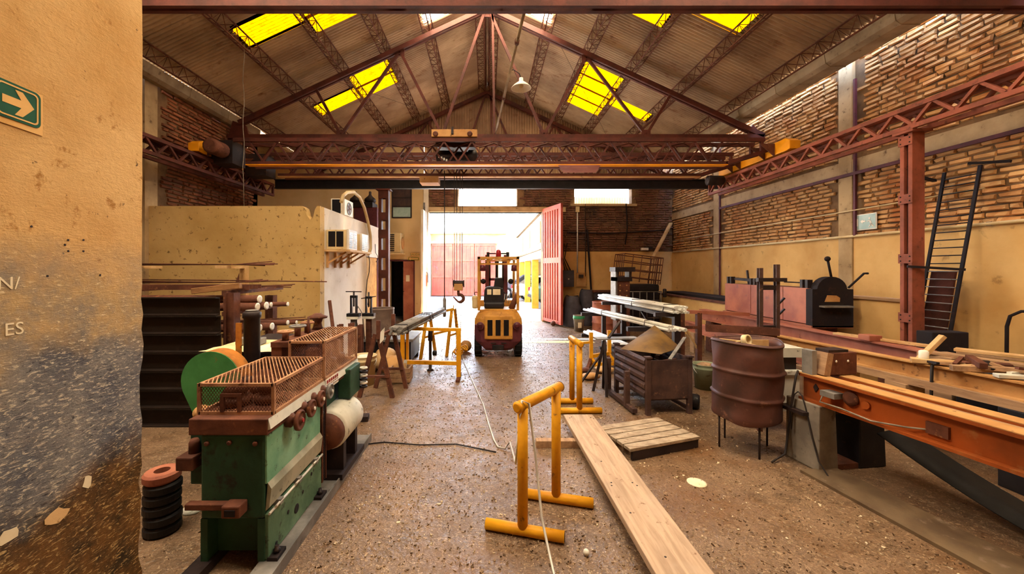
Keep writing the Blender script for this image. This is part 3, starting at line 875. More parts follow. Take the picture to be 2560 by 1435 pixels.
def arrow_sign():
    X, Y, Z = NX, 1.332, 2.312
    t = thing('exit_sign', 'green square sign with a pale right-pointing arrow on the near wall', 'sign', (X, Y, Z - .07))
    f = lambda p, dx=0: V((X + .002 + dx, Y + p[0], Z + p[1] - .05 * p[0]))
    MB().prism([f(p) for p in [(-.072, -.082), (.076, -.082), (.076, .064), (-.072, .064)]], (.002, 0, 0)).build('backing_plate', MT['sign_pale'], t)
    MB().prism([f(p, .003) for p in rrect(.134, .124, .018)], (.002, 0, 0)).build('green_panel', MT['sign_green'], t)
    ring_prism(MB(), rrect(.118, .108, .014), rrect(.108, .098, .011), lambda p: f(p, .0045), (.0015, 0, 0)).build('border', MT['sign_pale'], t)
    ar = [(-.045, .013), (.008, .013), (-.010, .042), (.012, .042), (.046, 0), (.012, -.042), (-.010, -.042), (.008, -.013), (-.045, -.013)]
    MB().prism([f(p, .0045) for p in ar], (.0015, 0, 0)).build('arrow', MT['sign_pale'], t)
arrow_sign()
RY = (R(90), 0, R(90))
text('ES', .06, MT['paper'], nw_, (NX + .001, 1.325, 1.545), RY, 'scratched_letters')
def near_patch(px, py, w_, h_, mat, name, seed):
    rnd = random.Random(seed); c = at(px, py, F * NX / (px - CX)); n = 9
    pts = [(NX + .0005, c.y + w_ / 2 * math.cos(2 * math.pi * k / n) * rnd.uniform(.7, 1.15), c.z + h_ / 2 * math.sin(2 * math.pi * k / n) * rnd.uniform(.7, 1.15)) for k in range(n)]
    MB().prism(pts, (.0015, 0, 0)).build(name, mat, nw_)
near_patch(218, 1205, .04, .055, MT['paper'], 'bare_plaster_patch', 1)
near_patch(140, 1290, .085, .055, MT['wood_lite'], 'bare_plaster_patch', 2)
near_patch(20, 1340, .07, .05, MT['paper'], 'bare_plaster_patch', 3)
for hx, hy in ((170, 600), (208, 600), (170, 628), (208, 628), (162, 612), (78, 566), (250, 688), (118, 690)): near_patch(hx, hy, .008, .009, MT['dark'], 'drill_hole', hx + hy)
text('N/', .06, MT['paper'], nw_, (NX + .001, 1.31, 1.70), RY, 'scratched_letters')

# ------------------------------------------------------------------ steel store against the office wall
MT['stack'] = worn('dark_channel_steel', '#2c221e', '#1e1714', 3, .4, .6, '#43302a', 9, .6, .7, .55, .1, bump=.15)
chan = [(-.003, 0), (.075, 0), (.075, .010), (.008, .016), (.008, .184), (.075, .190), (.075, .2), (-.003, .2)]
def channel_stack():
    words_ = ['lowest', 'second from the floor', 'third from the floor', 'middle', 'third from the top', 'second from the top', 'topmost']
    for k in range(7):
        dx = [0, -.01, .01, -.015, .005, 0, -.01][k]
        o = MB().sec((XL + .05, 4.40, .205 * k + .002), (-2.99 + dx, 4.40, .205 * k + .002), [(x, z) for x, z in chan]).build('channel_beam', MT['stack'])
        tag(o, 'long dark steel channel on its side, %s of the stack behind the green machine' % words_[k], 'steel beam', 'stacked steel channels')
channel_stack()
def pipe_rack():
    t = thing('pipe_rack', 'rusty upright bar rack holding pipes in front of the ochre office wall', 'rack', (-3.6, 5.1, 0))
    for x, y, z in ((-2.97, 4.56, 1.47), (-3.28, 5.95, 1.35), (-4.9, 4.6, 1.47), (-4.9, 5.95, 1.35)):
        MB().sec((x, y, 0), (x, y, z), [(q[0], q[1] - .06) for q in isec(.12, .12, .012, .012)], (1, 0, 0)).build('post', MT['brown'], t)
    for x, yy in ((-3.1, 0), (-4.8, 0)):
        for z in (.96, 1.215, 1.465):
            MB().bar((x, 4.62, z), (x, 5.9, z), .06, .05).build('arm', MT['brown'], t)
    MB().bar((-3.72, 6.0, 0), (-3.72, 6.0, 1.80), .10, .08).build('rear_post', MT['wood_lite'], t)
    MB().bar((-3.95, 6.0, 1.2), (-3.74, 6.0, 1.72), .05, .05).build('brace', MT['brown'], t)
    MB().bar((-3.72, 5.4, 1.775), (-3.72, 6.0, 1.775), .06, .04).build('arm', MT['wood_lite'], t)
    MB().bar((-3.72, 5.4, 1.52), (-3.72, 6.0, 1.52), .06, .04).build('arm', MT['wood_lite'], t)
    MB().bar((-5.0, 5.4, 1.775), (-5.0, 6.0, 1.775), .06, .04).build('arm', MT['wood_lite'], t)
    return t
pipe_rack()
def pipe(x1, y, z, r, label, end=True, x0=-5.3, dz=0.0, group='bar stock on the pipe rack'):
    t = thing('steel_pipe', label, 'pipe', (x1, y, z - r), group)
    MB().lathe([(r * .75, 0), (r, 0), (r, 1), (r * .75, 1)], (x1, y, z), (x0 - x1, 0, dz), 12, cap=False).v
    MB().tube([(x0, y, z - dz), (x1, y, z)], r, 12).build('tube', MT['brown'], t)
    if end: MB().lathe([(r * .98, 0), (r * .98, .012), (r * .6, .014)], (x1 - .004, y, z), (1, 0, 0), 14).build('pale_end', MT['white_paint'], t)
P = 'rust-brown pipe with a pale painted end, '
pipe(-2.78, 4.74, 1.29, .050, P + 'lower front one on the upper rack arm')
pipe(-2.74, 4.86, 1.292, .050, P + 'second from the front on the upper rack arm')
pipe(-2.79, 4.80, 1.378, .050, P + 'resting on the upper front two')
pipe(-2.86, 5.18, 1.275, .034, P + 'slim and set back on the upper rack arm')
pipe(-2.70, 5.30, 1.272, .030, P + 'thinnest and reaching furthest on the upper rack arm')
pipe(-2.74, 4.72, 1.035, .048, P + 'front one on the lower rack arm')
pipe(-2.67, 4.86, 1.035, .048, P + 'second from the front on the lower rack arm')
pipe(-2.70, 5.30, 1.020, .036, P + 'set back on the lower rack arm')
pipe(-2.64, 5.42, 1.010, .026, P + 'slim and rearmost on the lower rack arm')
def rods(name, label, y, z, n, x1, mat, r=.008, spread=.05, x0=-5.4, seed=1):
    rnd = random.Random(seed); t = thing(name, label, 'rod bundle', (x1, y, z))
    for k in range(n):
        xe = x1 - rnd.random() * .25; yy = y + rnd.uniform(-spread, spread); zz = z + rnd.uniform(0, .035)
        MB().tube([(x0, yy, zz), (-3.6, yy * .3 + y * .7, z + .012), (xe, yy, zz + rnd.uniform(-.01, .03))], r, 6).build('rod', mat, t)
    return t
rods('rod_bundle', 'bundle of long thin rods on the highest rack arm', 5.6, 1.80, 9, -2.96, MT['brown'], seed=2)
rods('rod_bundle', 'second bundle of thin rods just below the highest one', 5.6, 1.545, 8, -3.05, MT['brown'], seed=3)
rods('rod_bundle', 'thin rods sticking out between the pipes and the office wall', 5.75, 1.47, 5, -2.8, MT['brown'], seed=4)
rods('rod_bundle', 'flat rusty rods reaching right at the lower rack arm', 5.6, 1.0, 6, -2.45, MT['brown'], seed=5)
o = MB().tube([(-5.3, 5.55, 1.60), (-3.7, 5.6, 1.585), (-2.30, 5.62, 1.565)], .009, 6).build('long_rod', MT['brown']); tag(o, 'single long thin rod reaching furthest right past the rod bundles', 'rod')
MT['timber'] = worn('brown_timber', '#9a7048', '#7d5838', 4, .4, .62, '#5a3e28', 10, .6, .7, .8, bump=.2, st=(1, 5, 5))
def flats():
    ch = [(-.04, 0), (.04, 0), (.04, .055), (.034, .055), (.034, .006), (-.034, .006), (-.034, .055), (-.04, .055)]
    for k, (y, z, x1, w) in enumerate([(4.85, 1.491, -2.92, 1), (4.98, 1.491, -3.02, 1), (5.1, 1.491, -2.96, 1)]):
        o = MB().sec((-5.4, y, z), (x1, y, z), ch).build('u_channel', MT['brown'])
        tag(o, 'slim rusty U channel lying on top of the rack, %s of three' % ['front', 'middle', 'rear'][k], 'steel channel', 'U channels on the rack')
flats()
o = MB().bar((-3.50, 4.66, 1.485), (-2.98, 4.74, 1.545), .08, .07).build('timber', MT['timber'], bevel=.006); tag(o, 'short pale timber lying slanted on top of the channel stack', 'timber')

# ------------------------------------------------------------------ green straightening machine
def diamond(m, o, u, v, lu, lv, du, dv, w, nrm, t=.002):
    """expanded metal: two families of crossing strands clipped to a rectangle"""
    o = V(o); u = V(u).normalized(); v = V(v).normalized(); nrm = V(nrm).normalized()
    for sgn in (1, -1):
        k = -int(lv / dv) - 2
        while k * du < lu + du:
            x0 = k * du; pts = []
            # strand: from (x0,0) with slope sgn*dv/du
            a = [x0, 0.0] if sgn > 0 else [x0, lv]
            n_len = lv / dv * du
            b_ = [x0 + n_len, lv] if sgn > 0 else [x0 + n_len, 0.0]
            def clip(p, q):
                t0, t1 = 0.0, 1.0; dx = q[0] - p[0]
                for lim, s in ((0, 1), (lu, -1)):
                    if dx == 0: continue
                    tt = (lim - p[0]) / dx
                    if s > 0: t0 = max(t0, tt)
                    else: t1 = min(t1, tt)
                return t0, t1
            t0, t1 = clip(a, b_)
            if t1 - t0 > .02:
                P0 = o + u * (a[0] + (b_[0] - a[0]) * t0) + v * (a[1] + (b_[1] - a[1]) * t0)
                P1 = o + u * (a[0] + (b_[0] - a[0]) * t1) + v * (a[1] + (b_[1] - a[1]) * t1)
                m.bar(P0, P1, w, t if sgn > 0 else t * .7, nrm)
            k += 1
    return m
MT['cage_frame'] = worn('pale_cage_frame', '#b58a68', '#8a5f48', 5, .4, .62, '#5a3a2c', 14, .6, .68, .6, bump=.15)
MT['cage_wire'] = worn('cage_wire', '#b98f6e', '#8a5f45', 8, .4, .62, rough=.5, metal=.2, bump=0)
def cage(parent, x0, x1, y0, y1, z0, z1, window):
    fr = MB(); r = .018
    for x in (x0, x1):
        for y in (y0, y1): fr.bx(x - r / 2, x + r / 2, y - r / 2, y + r / 2, z0, z1)
        for z in (z0 + r / 2, z1 - r / 2): fr.bx(x - r / 2, x + r / 2, y0, y1, z - r / 2, z + r / 2)
    for y in (y0, y1):
        for z in (z0 + r / 2, z1 - r / 2): fr.bx(x0, x1, y - r / 2, y + r / 2, z - r / 2, z + r / 2)
    g = fr.build('cage', MT['cage_frame'], parent)
    lx, ly = x1 - x0, y1 - y0; k = 0
    while k * .0245 < lx + ly * .6:
        s0 = k * .0245; ya = max(0, (s0 - lx) / .6); yb = min(ly, s0 / .6)
        if yb - ya > .02: MB().bar((x0 + s0 - ya * .6, y0 + ya, z1 - .003), (x0 + s0 - yb * .6, y0 + yb, z1 - .003), .0065, .005).build('grille_bar', MT['cage_wire'], g)
        k += 1
    diamond(MB(), (x0, y0, z1 - .012), (1, 0, 0), (0, 1, 0), lx, ly, .03, .05, .0025, (0, 0, 1), .002).build('top_mesh', MT['brown'], g, kind='stuff')
    diamond(MB(), (x1, y0, z0), (0, 1, 0), (0, 0, 1), y1 - y0, z1 - z0, .032, .022, .003, (1, 0, 0)).build('side_mesh', MT['cage_wire'], g, kind='stuff')
    diamond(MB(), (x0, y0, z0), (1, 0, 0), (0, 0, 1), x1 - x0, z1 - z0, .018, .024, .003, (0, -1, 0)).build('front_mesh', MT['brown'], g, kind='stuff')
    if window:
        xa, xb, za, zb = window; m = MB()
        for a, c, d, e in ((xa - .02, xa, za, zb + .02), (xb, xb + .02, za, zb + .02), (xa, xb, zb, zb + .02)): m.bx(a, c, y0 - .012, y0 + .004, d, e)
        m.build('hatch_frame', MT['brown'], g)
    return g
def handwheel(parent, c, axis, r, mat, name='handwheel', spokes=4):
    c = V(c); ax = V(axis).normalized()
    u = V((0, 1, 0)) if abs(ax.x) > .5 else V((1, 0, 0)); v = ax.cross(u)
    m = MB(); m.tube([c + (u * math.cos(a) + v * math.sin(a)) * r * .86 for a in [2 * math.pi * k / 20 for k in range(20)]], r * .15, 8, closed=True)
    m.lathe([(r * .25, -r * .2), (r * .28, 0), (r * .2, r * .25)], c, ax, 12)
    for k in range(spokes):
        a = 2 * math.pi * k / spokes + .4; m.bar(c, c + (u * math.cos(a) + v * math.sin(a)) * r * .82, r * .16, r * .12, ax)
    return m.build(name, mat, parent)
MT['apron'] = worn('grey_apron_sheet', '#a9a796', '#87897a', 4, .4, .62, '#4f5248', 12, .6, .68, .5, bump=.1)
def machine():
    t = thing('straightening_machine', 'green bar straightening machine with wire mesh cages in the left foreground', 'machine', (-1.48, 3.0, 0))
    g, gl, gd, br = MT['green'], MT['green_lite'], MT['green_dirty'], MT['brown']
    # base and body
    bp = MB(); bp.bx(-1.32, -1.19, 2.05, 4.0, 0, .055); bp.bx(-1.19, -1.18, 2.05, 4.0, 0, .075); bp.build('base_plate', MT['grey'], t)
    MB().bx(-1.70, -1.60, 2.15, 4.0, 0, .055).build('base_plate', MT['dark'], t)
    for y in (2.32, 2.92):
        q = MB().bx(-1.275, -1.215, y - .05, y + .05, .055, .075).build('foot_pad', MT['dark'], t)
        MB().lathe([(.02, 0), (.02, .02), (.012, .022), (.012, .04)], (-1.245, y, .075), (0, 0, 1), 6).build('foot_bolt', MT['dark'], q)
    body = MB().bx(-1.66, -1.29, 2.27, 3.0, .30, .79).build('body', g, t, bevel=.012)
    legs = MB(); legs.bx(-1.66, -1.29, 2.36, 3.0, .055, .30); legs.bx(-1.66, -1.62, 2.27, 2.37, .055, .3); legs.bx(-1.33, -1.29, 2.27, 2.37, .055, .3); legs.build('plinth', g, t)
    MB().bx(-1.66, -1.35, 3.0, 3.8, .055, .79).build('rear_body', g, t, bevel=.01)
    MB().bx(-1.292, -1.278, 2.275, 3.0, .50, .785).build('upper_panel', gl, t, bevel=.003)
    MB().bx(-1.292, -1.270, 2.275, 3.0, .06, .325).build('lower_panel', gd, t, bevel=.003)
    lp = MB().prism([(-1.276, 2.28, .505), (-1.255, 2.28, .47), (-1.268, 2.28, .36), (-1.29, 2.28, .34)], (0, .71, 0)).build('apron', MT['apron'], t)
    for y in (2.38, 2.62, 2.88):
        q = MB().bx(-1.29, -1.245, y - .018, y + .018, .325, .36).build('hinge', MT['grey'], t)
        MB().tube([(-1.25, y - .06, .345), (-1.25, y + .06, .345)], .007, 8).build('hinge_pin', MT['galv'], q)
    MB().tube([(-1.262, 2.27, .33), (-1.262, 3.0, .33)], .008, 8).build('drain_rod', MT['galv'], t)
    for y, z, r in ((2.61, .155, .03), (2.70, .215, .012), (2.5, .2, .012), (2.36, .1, .012), (2.83, .27, .012)):
        MB().lathe([(r, 0), (r, .003), (r * .8, .004)], (-1.270, y, z), (1, 0, 0), 14).build('hole_plug', MT['black'], t)
    # rusty tray carrying the cages
    MB().bx(-1.72, -1.265, 2.255, 3.82, .79, .885).build('tray', br, t, bevel=.006)
    MB().prism([(-1.265, 2.26, .82), (-1.248, 2.26, .825), (-1.262, 2.26, .885)], (0, 1.55, 0)).build('tray_lip', MT['white_block'], t)
    # rollers inside
    for x, y in ((-1.6, 2.5), (-1.42, 2.56), (-1.58, 2.78), (-1.4, 2.86)):
        MB().lathe([(.03, 0), (.09, .01), (.09, .05), (.06, .06), (.06, .085), (.075, .09), (.05, .12), (.03, .15)], (x, y, .885), (0, 0, 1), 18).build('roller', br, t)
    for x, y in ((-1.42, 3.2), (-1.42, 3.42), (-1.42, 3.62)):
        MB().lathe([(.05, 0), (.1, .01), (.1, .08), (.06, .09), (.06, .2), (.03, .22)], (x, y, .885), (0, 0, 1), 18).build('roller', br, t)
    cage(t, -1.71, -1.27, 2.33, 3.03, .885, 1.07, (-1.56, -1.48, .90, .99))
    cage(t, -1.53, -1.265, 3.04, 3.78, .885, 1.19, None)
    # upper shelf with the adjusting wheels
    MB().bx(-1.68, -1.53, 3.04, 3.8, 1.14, 1.18).build('shelf', br, t)
    MB().bx(-1.68, -1.60, 3.05, 3.8, .885, 1.14).build('shelf_body', br, t)
    for k, (y, h, r) in enumerate([(3.12, .07, .062), (3.32, .085, .068), (3.50, .09, .058)]):
        MB().lathe([(.025, 0), (.025, h - .01), (.018, h)], (-1.605, y, 1.18), (0, 0, 1), 12).build('spindle', br, t)
        handwheel(t, (-1.605, y, 1.18 + h), (0, 0, 1), r, MT['grey'] if k == 1 else MT['cage_frame'])
    MB().lathe([(.05, 0), (.04, .03), (.035, .06), (.045, .09), (.05, .10), (.085, .105), (.09, .12), (.05, .135), (.03, .15), (.02, .15)], (-1.60, 3.70, 1.18), (0, 0, 1), 18).build('capstan', br, t)
    MB().tube([(-1.56, 3.42, 1.18), (-1.56, 3.42, 1.33)], .01, 8).build('lever', br, t)
    # side handwheels
    for k, (y, z) in enumerate([(2.50, .785), (2.67, .80), (2.82, .815), (2.98, .82)]):
        MB().lathe([(.04, -.08), (.045, -.02), (.03, -.01), (.03, .02)], (-1.225, y, z), (1, 0, 0), 14).build('hub', br, t)
        h = .058 if k else .064
        q = MB().lathe([(h * .6, -.012), (h, -.010), (h, .008), (h * .85, .014), (h * .8, .006), (h * .3, .006), (h * .28, .018), (h * .1, .02)], (-1.195, y, z), (1, 0, 0), 20).build('handwheel', br if k != 3 else MT['grey'], t)
        MB().lathe([(.012, 0), (.012, .008)], (-1.178, y, z), (1, 0, 0), 10).build('centre_cap', MT['red_lens'] if k == 0 else MT['white_paint'], q)
    np_ = MB().bx(-1.262, -1.252, 3.04, 3.30, .80, .885).build('name_plate', MT['white_paint'], t)
    for r_ in range(2):
        for c in range(6):
            MB().bx(-1.252, -1.2505, 3.06 + c * .04, 3.088 + c * .04, .818 + r_ * .033, .842 + r_ * .033).build('plate_mark', MT['red_lens'], np_)
    MB().bx(-1.32, -1.21, 3.46, 3.74, .60, .86).build('gear_block', g, t, bevel=.01)
    for k in range(6): MB().tube([(-1.18 + .03 * math.cos(a), 3.74 + .03 * math.sin(a), .63 + k * .035) for a in [2 * math.pi * i / 10 for i in range(10)]], .010, 6, closed=True).build('spring_coil', MT['white_paint'] if k % 2 else MT['dark'], t)
    # vertical mesh guard and motor
    mg = MB(); mg.bx(-1.285, -1.27, 3.02, 3.035, .10, .79); mg.bx(-1.285, -1.27, 3.09, 3.10, .10, .79); mg.build('guard', br, t)
    diamond(MB(), (-1.276, 3.03, .1), (0, 1, 0), (0, 0, 1), .07, .68, .016, .02, .003, (1, 0, 0)).build('guard_mesh', MT['dark'], t, kind='stuff')
    MB().lathe([(.03, 0), (.10, .005), (.15, .04), (.16, .05), (.16, .44), (.15, .46), (.11, .5), (.03, .51)], (-1.29, 3.14, .44), (0, 1, 0), 28).build('motor', MT['white_block'], t)
    MB().lathe([(.02, -.05), (.13, -.04), (.145, .02), (.02, .03)], (-1.29, 3.14, .44), (0, 1, 0), 24).build('motor_end_bell', br, t)
    mf = MB(); mf.bx(-1.40, -1.18, 3.22, 3.28, .055, .33); mf.bx(-1.40, -1.18, 3.5, 3.56, .055, .33); mf.bx(-1.42, -1.16, 3.14, 3.7, .055, .10); mf.build('motor_foot', MT['dark'], t)
    # front bracket, left-hand boxes
    MB().bx(-1.72, -1.49, 2.225, 2.27, .375, .41).build('latch_bar', br, t, bevel=.004)
    lb = MB(); lb.bx(-1.49, -1.385, 2.19, 2.27, .35, .42); lb.build('latch_block', br, t, bevel=.008)
    MB().bx(-1.468, -1.41, 2.185, 2.19, .365, .40).build('latch_slot', MT['black'], t)
    MB().bx(-1.79, -1.66, 2.36, 2.62, .45, .79).build('side_box', g, t, bevel=.01)
    MB().bx(-1.80, -1.70, 2.26, 2.38, .58, .66).build('side_bracket', br, t, bevel=.008)
    MB().lathe([(.03, 0), (.03, .06), (.02, .08)], (-1.74, 2.33, .66), (0, 0, 1), 10).build('valve', br, t)
    MB().ball((-1.745, 2.4, .87), .05, 12, 8, 1, 1, .9).build('oil_cup', MT['tan_steel'], t)
    for x, z in ((-1.62, .74), (-1.34, .74), (-1.49, .745)): MB().lathe([(.014, 0), (.014, .012), (.008, .016)], (x, 2.27, z), (0, -1, 0), 8).build('bolt', br, t)
machine()
def rear_unit():
    t = thing('drive_cabinet', 'green drive cabinet with a paper-covered top behind the mesh cages', 'cabinet', (-1.98, 3.65, 0))
    MB().bx(-2.25, -1.70, 3.22, 4.1, 0, 1.05).build('cabinet_body', MT['green'], t, bevel=.01)
    MB().bx(-2.30, -1.69, 3.17, 4.12, 1.05, 1.07).build('top_plate', MT['dark'], t)
    def sheet(x0, x1, y0, y1, z, mat, seed):
        rnd = random.Random(seed); nx, ny = 6, 6; vs = []
        for j in range(ny + 1):
            for i in range(nx + 1): vs.append((x0 + (x1 - x0) * i / nx, y0 + (y1 - y0) * j / ny, z + rnd.uniform(0, .012)))
        return MB().add(vs, [(j * 7 + i, j * 7 + i + 1, j * 7 + i + 8, j * 7 + i + 7) for j in range(ny) for i in range(nx)]).build('paper_sheet', mat, t)
    sheet(-1.98, -1.69, 3.18, 4.1, 1.072, MT['paper'], 1)
    sheet(-2.33, -1.96, 3.16, 3.7, 1.073, MT['cream'], 2)
    MB().bx(-2.2, -1.98, 3.42, 3.52, 1.085, 1.14).build('grey_box', MT['grey'], t, bevel=.005)
rear_unit()
def pulley_guard():
    t = thing('pulley_guard', 'round green belt guard with a rusty orange rim left of the cages', 'guard', (-2.03, 2.86, 0))
    cx, cz, r = -2.02, .93, .215
    pts = []
    for k in range(19): a = R(20 + k * 10); pts.append((cx + r * math.cos(a), cz + r * math.sin(a)))
    pts += [(cx - .05, cz - .40), (cx + .12, cz - .40), (cx + .24, cz - .05)]
    MB().prism([(x, 2.86, z) for x, z in pts], (0, .012, 0)).build('face_plate', MT['green_face'], t)
    n = len(pts); m = MB(); vs = [(x, 2.865, z) for x, z in pts] + [(x, 3.0, z) for x, z in pts]
    m.add(vs, [(i, (i + 1) % n, n + (i + 1) % n, n + i) for i in range(n)], True); m.build('rim', MT['rim_rust'], t)
    MB().bx(cx - .05, cx + .16, 2.88, 2.99, 0, .56).build('stand', MT['green'], t)
    MB().lathe([(.02, 0), (.035, .005), (.04, .05), (.02, .06)], (cx + .29, 2.86, .93), (0, -1, 0), 14).build('shaft_end', MT['dark'], t)
    MB().bar((cx + .29, 2.88, .93), (cx + .1, 2.95, .93), .05, .05).build('shaft', MT['dark'], t)
MT['green_face'] = worn('guard_green', '#4f9a5c', '#3f824a', 3, .4, .62, '#9a5a2a', 8, .67, .72, .5, bump=.1)
MT['rim_rust'] = worn('orange_rust', '#b0702c', '#8a5524', 6, .4, .6, '#4a5a38', 10, .6, .7, .7, bump=.15)
pulley_guard()
def stack_pipe():
    t = thing('vertical_cylinder', 'tall dark vertical cylinder with an orange tag beside the paper-covered cabinet', 'cylinder', (-1.86, 3.1, 0))
    MB().lathe([(.062, 0), (.062, .9), (.058, .92), (.058, 1.36), (.066, 1.365), (.066, 1.405), (.05, 1.415)], (-1.86, 3.1, 0), (0, 0, 1), 24).build('cylinder_body', MT['dark'], t)
    MB().lathe([(.03, 0), (.045, .004), (.045, .012), (.02, .014)], (-1.86, 3.1, 1.413), (0, 0, 1), 18).build('lid', MT['grey'], t)
    MB().bx(-1.945, -1.905, 3.03, 3.045, 1.05, 1.33).build('orange_tag', MT['tan_orange'], t)
    MB().lathe([(.03, 0), (.05, .01), (.05, .05), (.03, .06)], (-1.9, 3.04, .95), (0, -1, 0), 12).build('flange', MT['dark'], t)
MT['tan_orange'] = worn('orange_tag', '#c98434', '#a8682a', 8, .4, .6, '#6b4020', 14, .6, .68, .6, bump=.05)
stack_pipe()
def coil_stack():
    ws = ['bottom', 'second from the floor', 'third from the floor', 'third from the top', 'second from the top', 'topmost']
    for k in range(6):
        r = .105; c = (-2.17 + .004 * math.sin(k * 2), 2.62, .068 * k + .001)
        m = MB().lathe([(.045, 0), (r - .012, 0), (r, .014), (r, .05), (r - .012, .064), (.045, .064), (.045, 0)], c, (0, 0, 1), 28, smooth=False, cap=False)
        o = m.build('roller_ring', MT['black'] if k < 5 else MT['pink_steel']); tag(o, 'dark steel roller ring left of the green machine, %s of its stack' % ws[k], 'ring', 'stacked roller rings')
coil_stack()
o = MB().lathe([(.02, 0), (.075, 0), (.075, .012), (.02, .012)], (-2.13, 2.85, .0), (0, 0, 1), 24, cap=False).build('steel_washer', MT['white_block']); tag(o, 'pale flat ring on the floor behind the stack of roller rings', 'washer')
o = MB().box((-1.50, 4.52, .03), (.26, .12, .06), Matrix.Rotation(.15, 3, 'Z')).build('steel_offcut', MT['dark'], bevel=.004); tag(o, 'dark steel bar offcut on the floor beyond the motor', 'offcut')

# ------------------------------------------------------------------ office wall fittings
def window_ac(y0, y1, z0, z1, label):
    t = thing('window_air_conditioner', label, 'air conditioner', (-2.7, (y0 + y1) / 2, z0))
    x0, x1 = -2.9, -2.49
    MB().bx(x0 + .002, x1 - .04, y0, y1, z0, z1).build('case', MT['cream'], t, bevel=.006)
    for k in range(2):
        xa = x0 + .04 + k * .145
        MB().bx(xa, xa + .125, y0 - .004, y0 + .002, z0 + .05, z1 - .03).build('side_louvre', MT['glass_dark'], t)
    f = MB().bx(x1 - .04, x1, y0 - .01, y1 + .01, z0 - .01, z1 + .01).build('front_panel', MT['white_paint'], t, bevel=.006)
    n = 8
    for k in range(n):
        z = z0 + .03 + k * (z1 - z0 - .06) / n
        for a, c in ((.05, .42), (.56, .94)):
            MB().bx(x1 - .002, x1 + .002, y0 + (y1 - y0) * a, y0 + (y1 - y0) * c, z, z + (z1 - z0 - .06) / n * .6).build('grille_slot', MT['glass_dark'], f)
window_ac(7.06, 7.50, 2.10, 2.455, 'cream window air conditioner with dark side louvres, nearest on the office wall shelf')
window_ac(7.80, 8.18, 2.10, 2.44, 'white grilled window air conditioner, second along the office wall shelf')
t = thing('wall_shelf', 'plank shelf on wooden brackets carrying two air conditioners', 'shelf', (-2.7, 7.65, 1.78))
MB().bx(-2.898, -2.44, 6.98, 8.28, 2.06, 2.095).build('plank', MT['wood_lite'], t)
for y in (7.08, 7.44, 7.76, 8.18): MB().bx(-2.898, -2.86, y - .025, y + .025, 1.77, 2.06).build('bracket', MT['tan_steel'], t); MB().bar((-2.88, y, 1.85), (-2.55, y, 2.05), .03, .03).build('bracket_strut', MT['tan_steel'], t)
def condenser():
    t = thing('condenser_unit', 'white outdoor condenser unit perched on the office roof edge', 'air conditioner', (-3.0, 8.15, 2.84))
    MB().bx(-3.16, -2.88, 7.92, 8.42, 2.842, 3.17).build('case', MT['white_paint'], t, bevel=.008)
    MB().bx(-3.13, -2.96, 7.912, 7.92, 2.87, 3.15).build('side_grille', MT['glass_dark'], t)
    q = MB().lathe([(.13, 0), (.13, .012), (.115, .012), (.115, .004)], (-2.88, 8.17, 3.0), (1, 0, 0), 24).build('fan_ring', MT['grey'], t)
    for k in range(5): a = k * 1.2566; MB().bar((-2.873, 8.17, 3.0), (-2.873, 8.17 + .11 * math.cos(a), 3.0 + .11 * math.sin(a)), .03, .004, (1, 0, 0)).build('fan_blade', MT['brown'], q)
condenser()
pts = [atx(x, y, -2.84) for x, y in ((853, 505), (858, 489), (868, 481), (884, 480), (899, 493), (911, 520), (920, 555), (926, 590), (927, 622), (921, 636))]
o = MB().tube(pts, .035, 10).build('flexible_duct', MT['cream']); tag(o, 'arched cream hose looping from the condenser down the office wall', 'hose')
t = thing('storage_tank', 'dark red tank rising behind the white office wall', 'tank', (-3.3, 10.9, 0))
MB().bx(-3.62, -2.98, 10.62, 11.2, 0, 3.42).build('tank_body', MT['maroon'], t, bevel=.02)
MB().bx(-3.7, -3.1, 10.6, 11.1, 3.42, 3.56).build('tank_lid', MT['dark'], t, bevel=.01)
for x, l in ((-3.72, 'left'), (-3.32, 'right')):
    o = MB().lathe([(.12, 0), (.16, .06), (.15, .12), (.06, .2), (.035, .24), (.035, .32), (.02, .33)], (x + .08, 10.85, 3.56), (0, 0, 1), 16).build('dark_flask', MT['dark']); tag(o, 'dark bulbous flask on top of the red tank, %s one' % l, 'flask')
def cable_run(name, pts, r, label, mat='cable_dark'):
    o = MB().tube(pts, r, 6).build(name, MT[mat]); return tag(o, label, 'cable')
cable_run('wall_cable', [atx(x, y, -2.87) for x, y in ((938, 610), (939, 632), (944, 640), (945, 648), (940, 655))], .008, 'short looped cable by the top of the woven door')
cable_run('wall_cable', [atx(x, y, -2.87) for x, y in ((922, 640), (924, 655), (923, 680), (918, 700), (914, 745), (922, 768))], .010, 'cable drooping down beside the woven office door')
o = MB().bx(-2.9, -2.88, 8.35, 8.62, 1.86, 2.05).build('wall_notice', MT['paper']); tag(o, 'small pale notice on the white office wall under the shelf', 'notice')
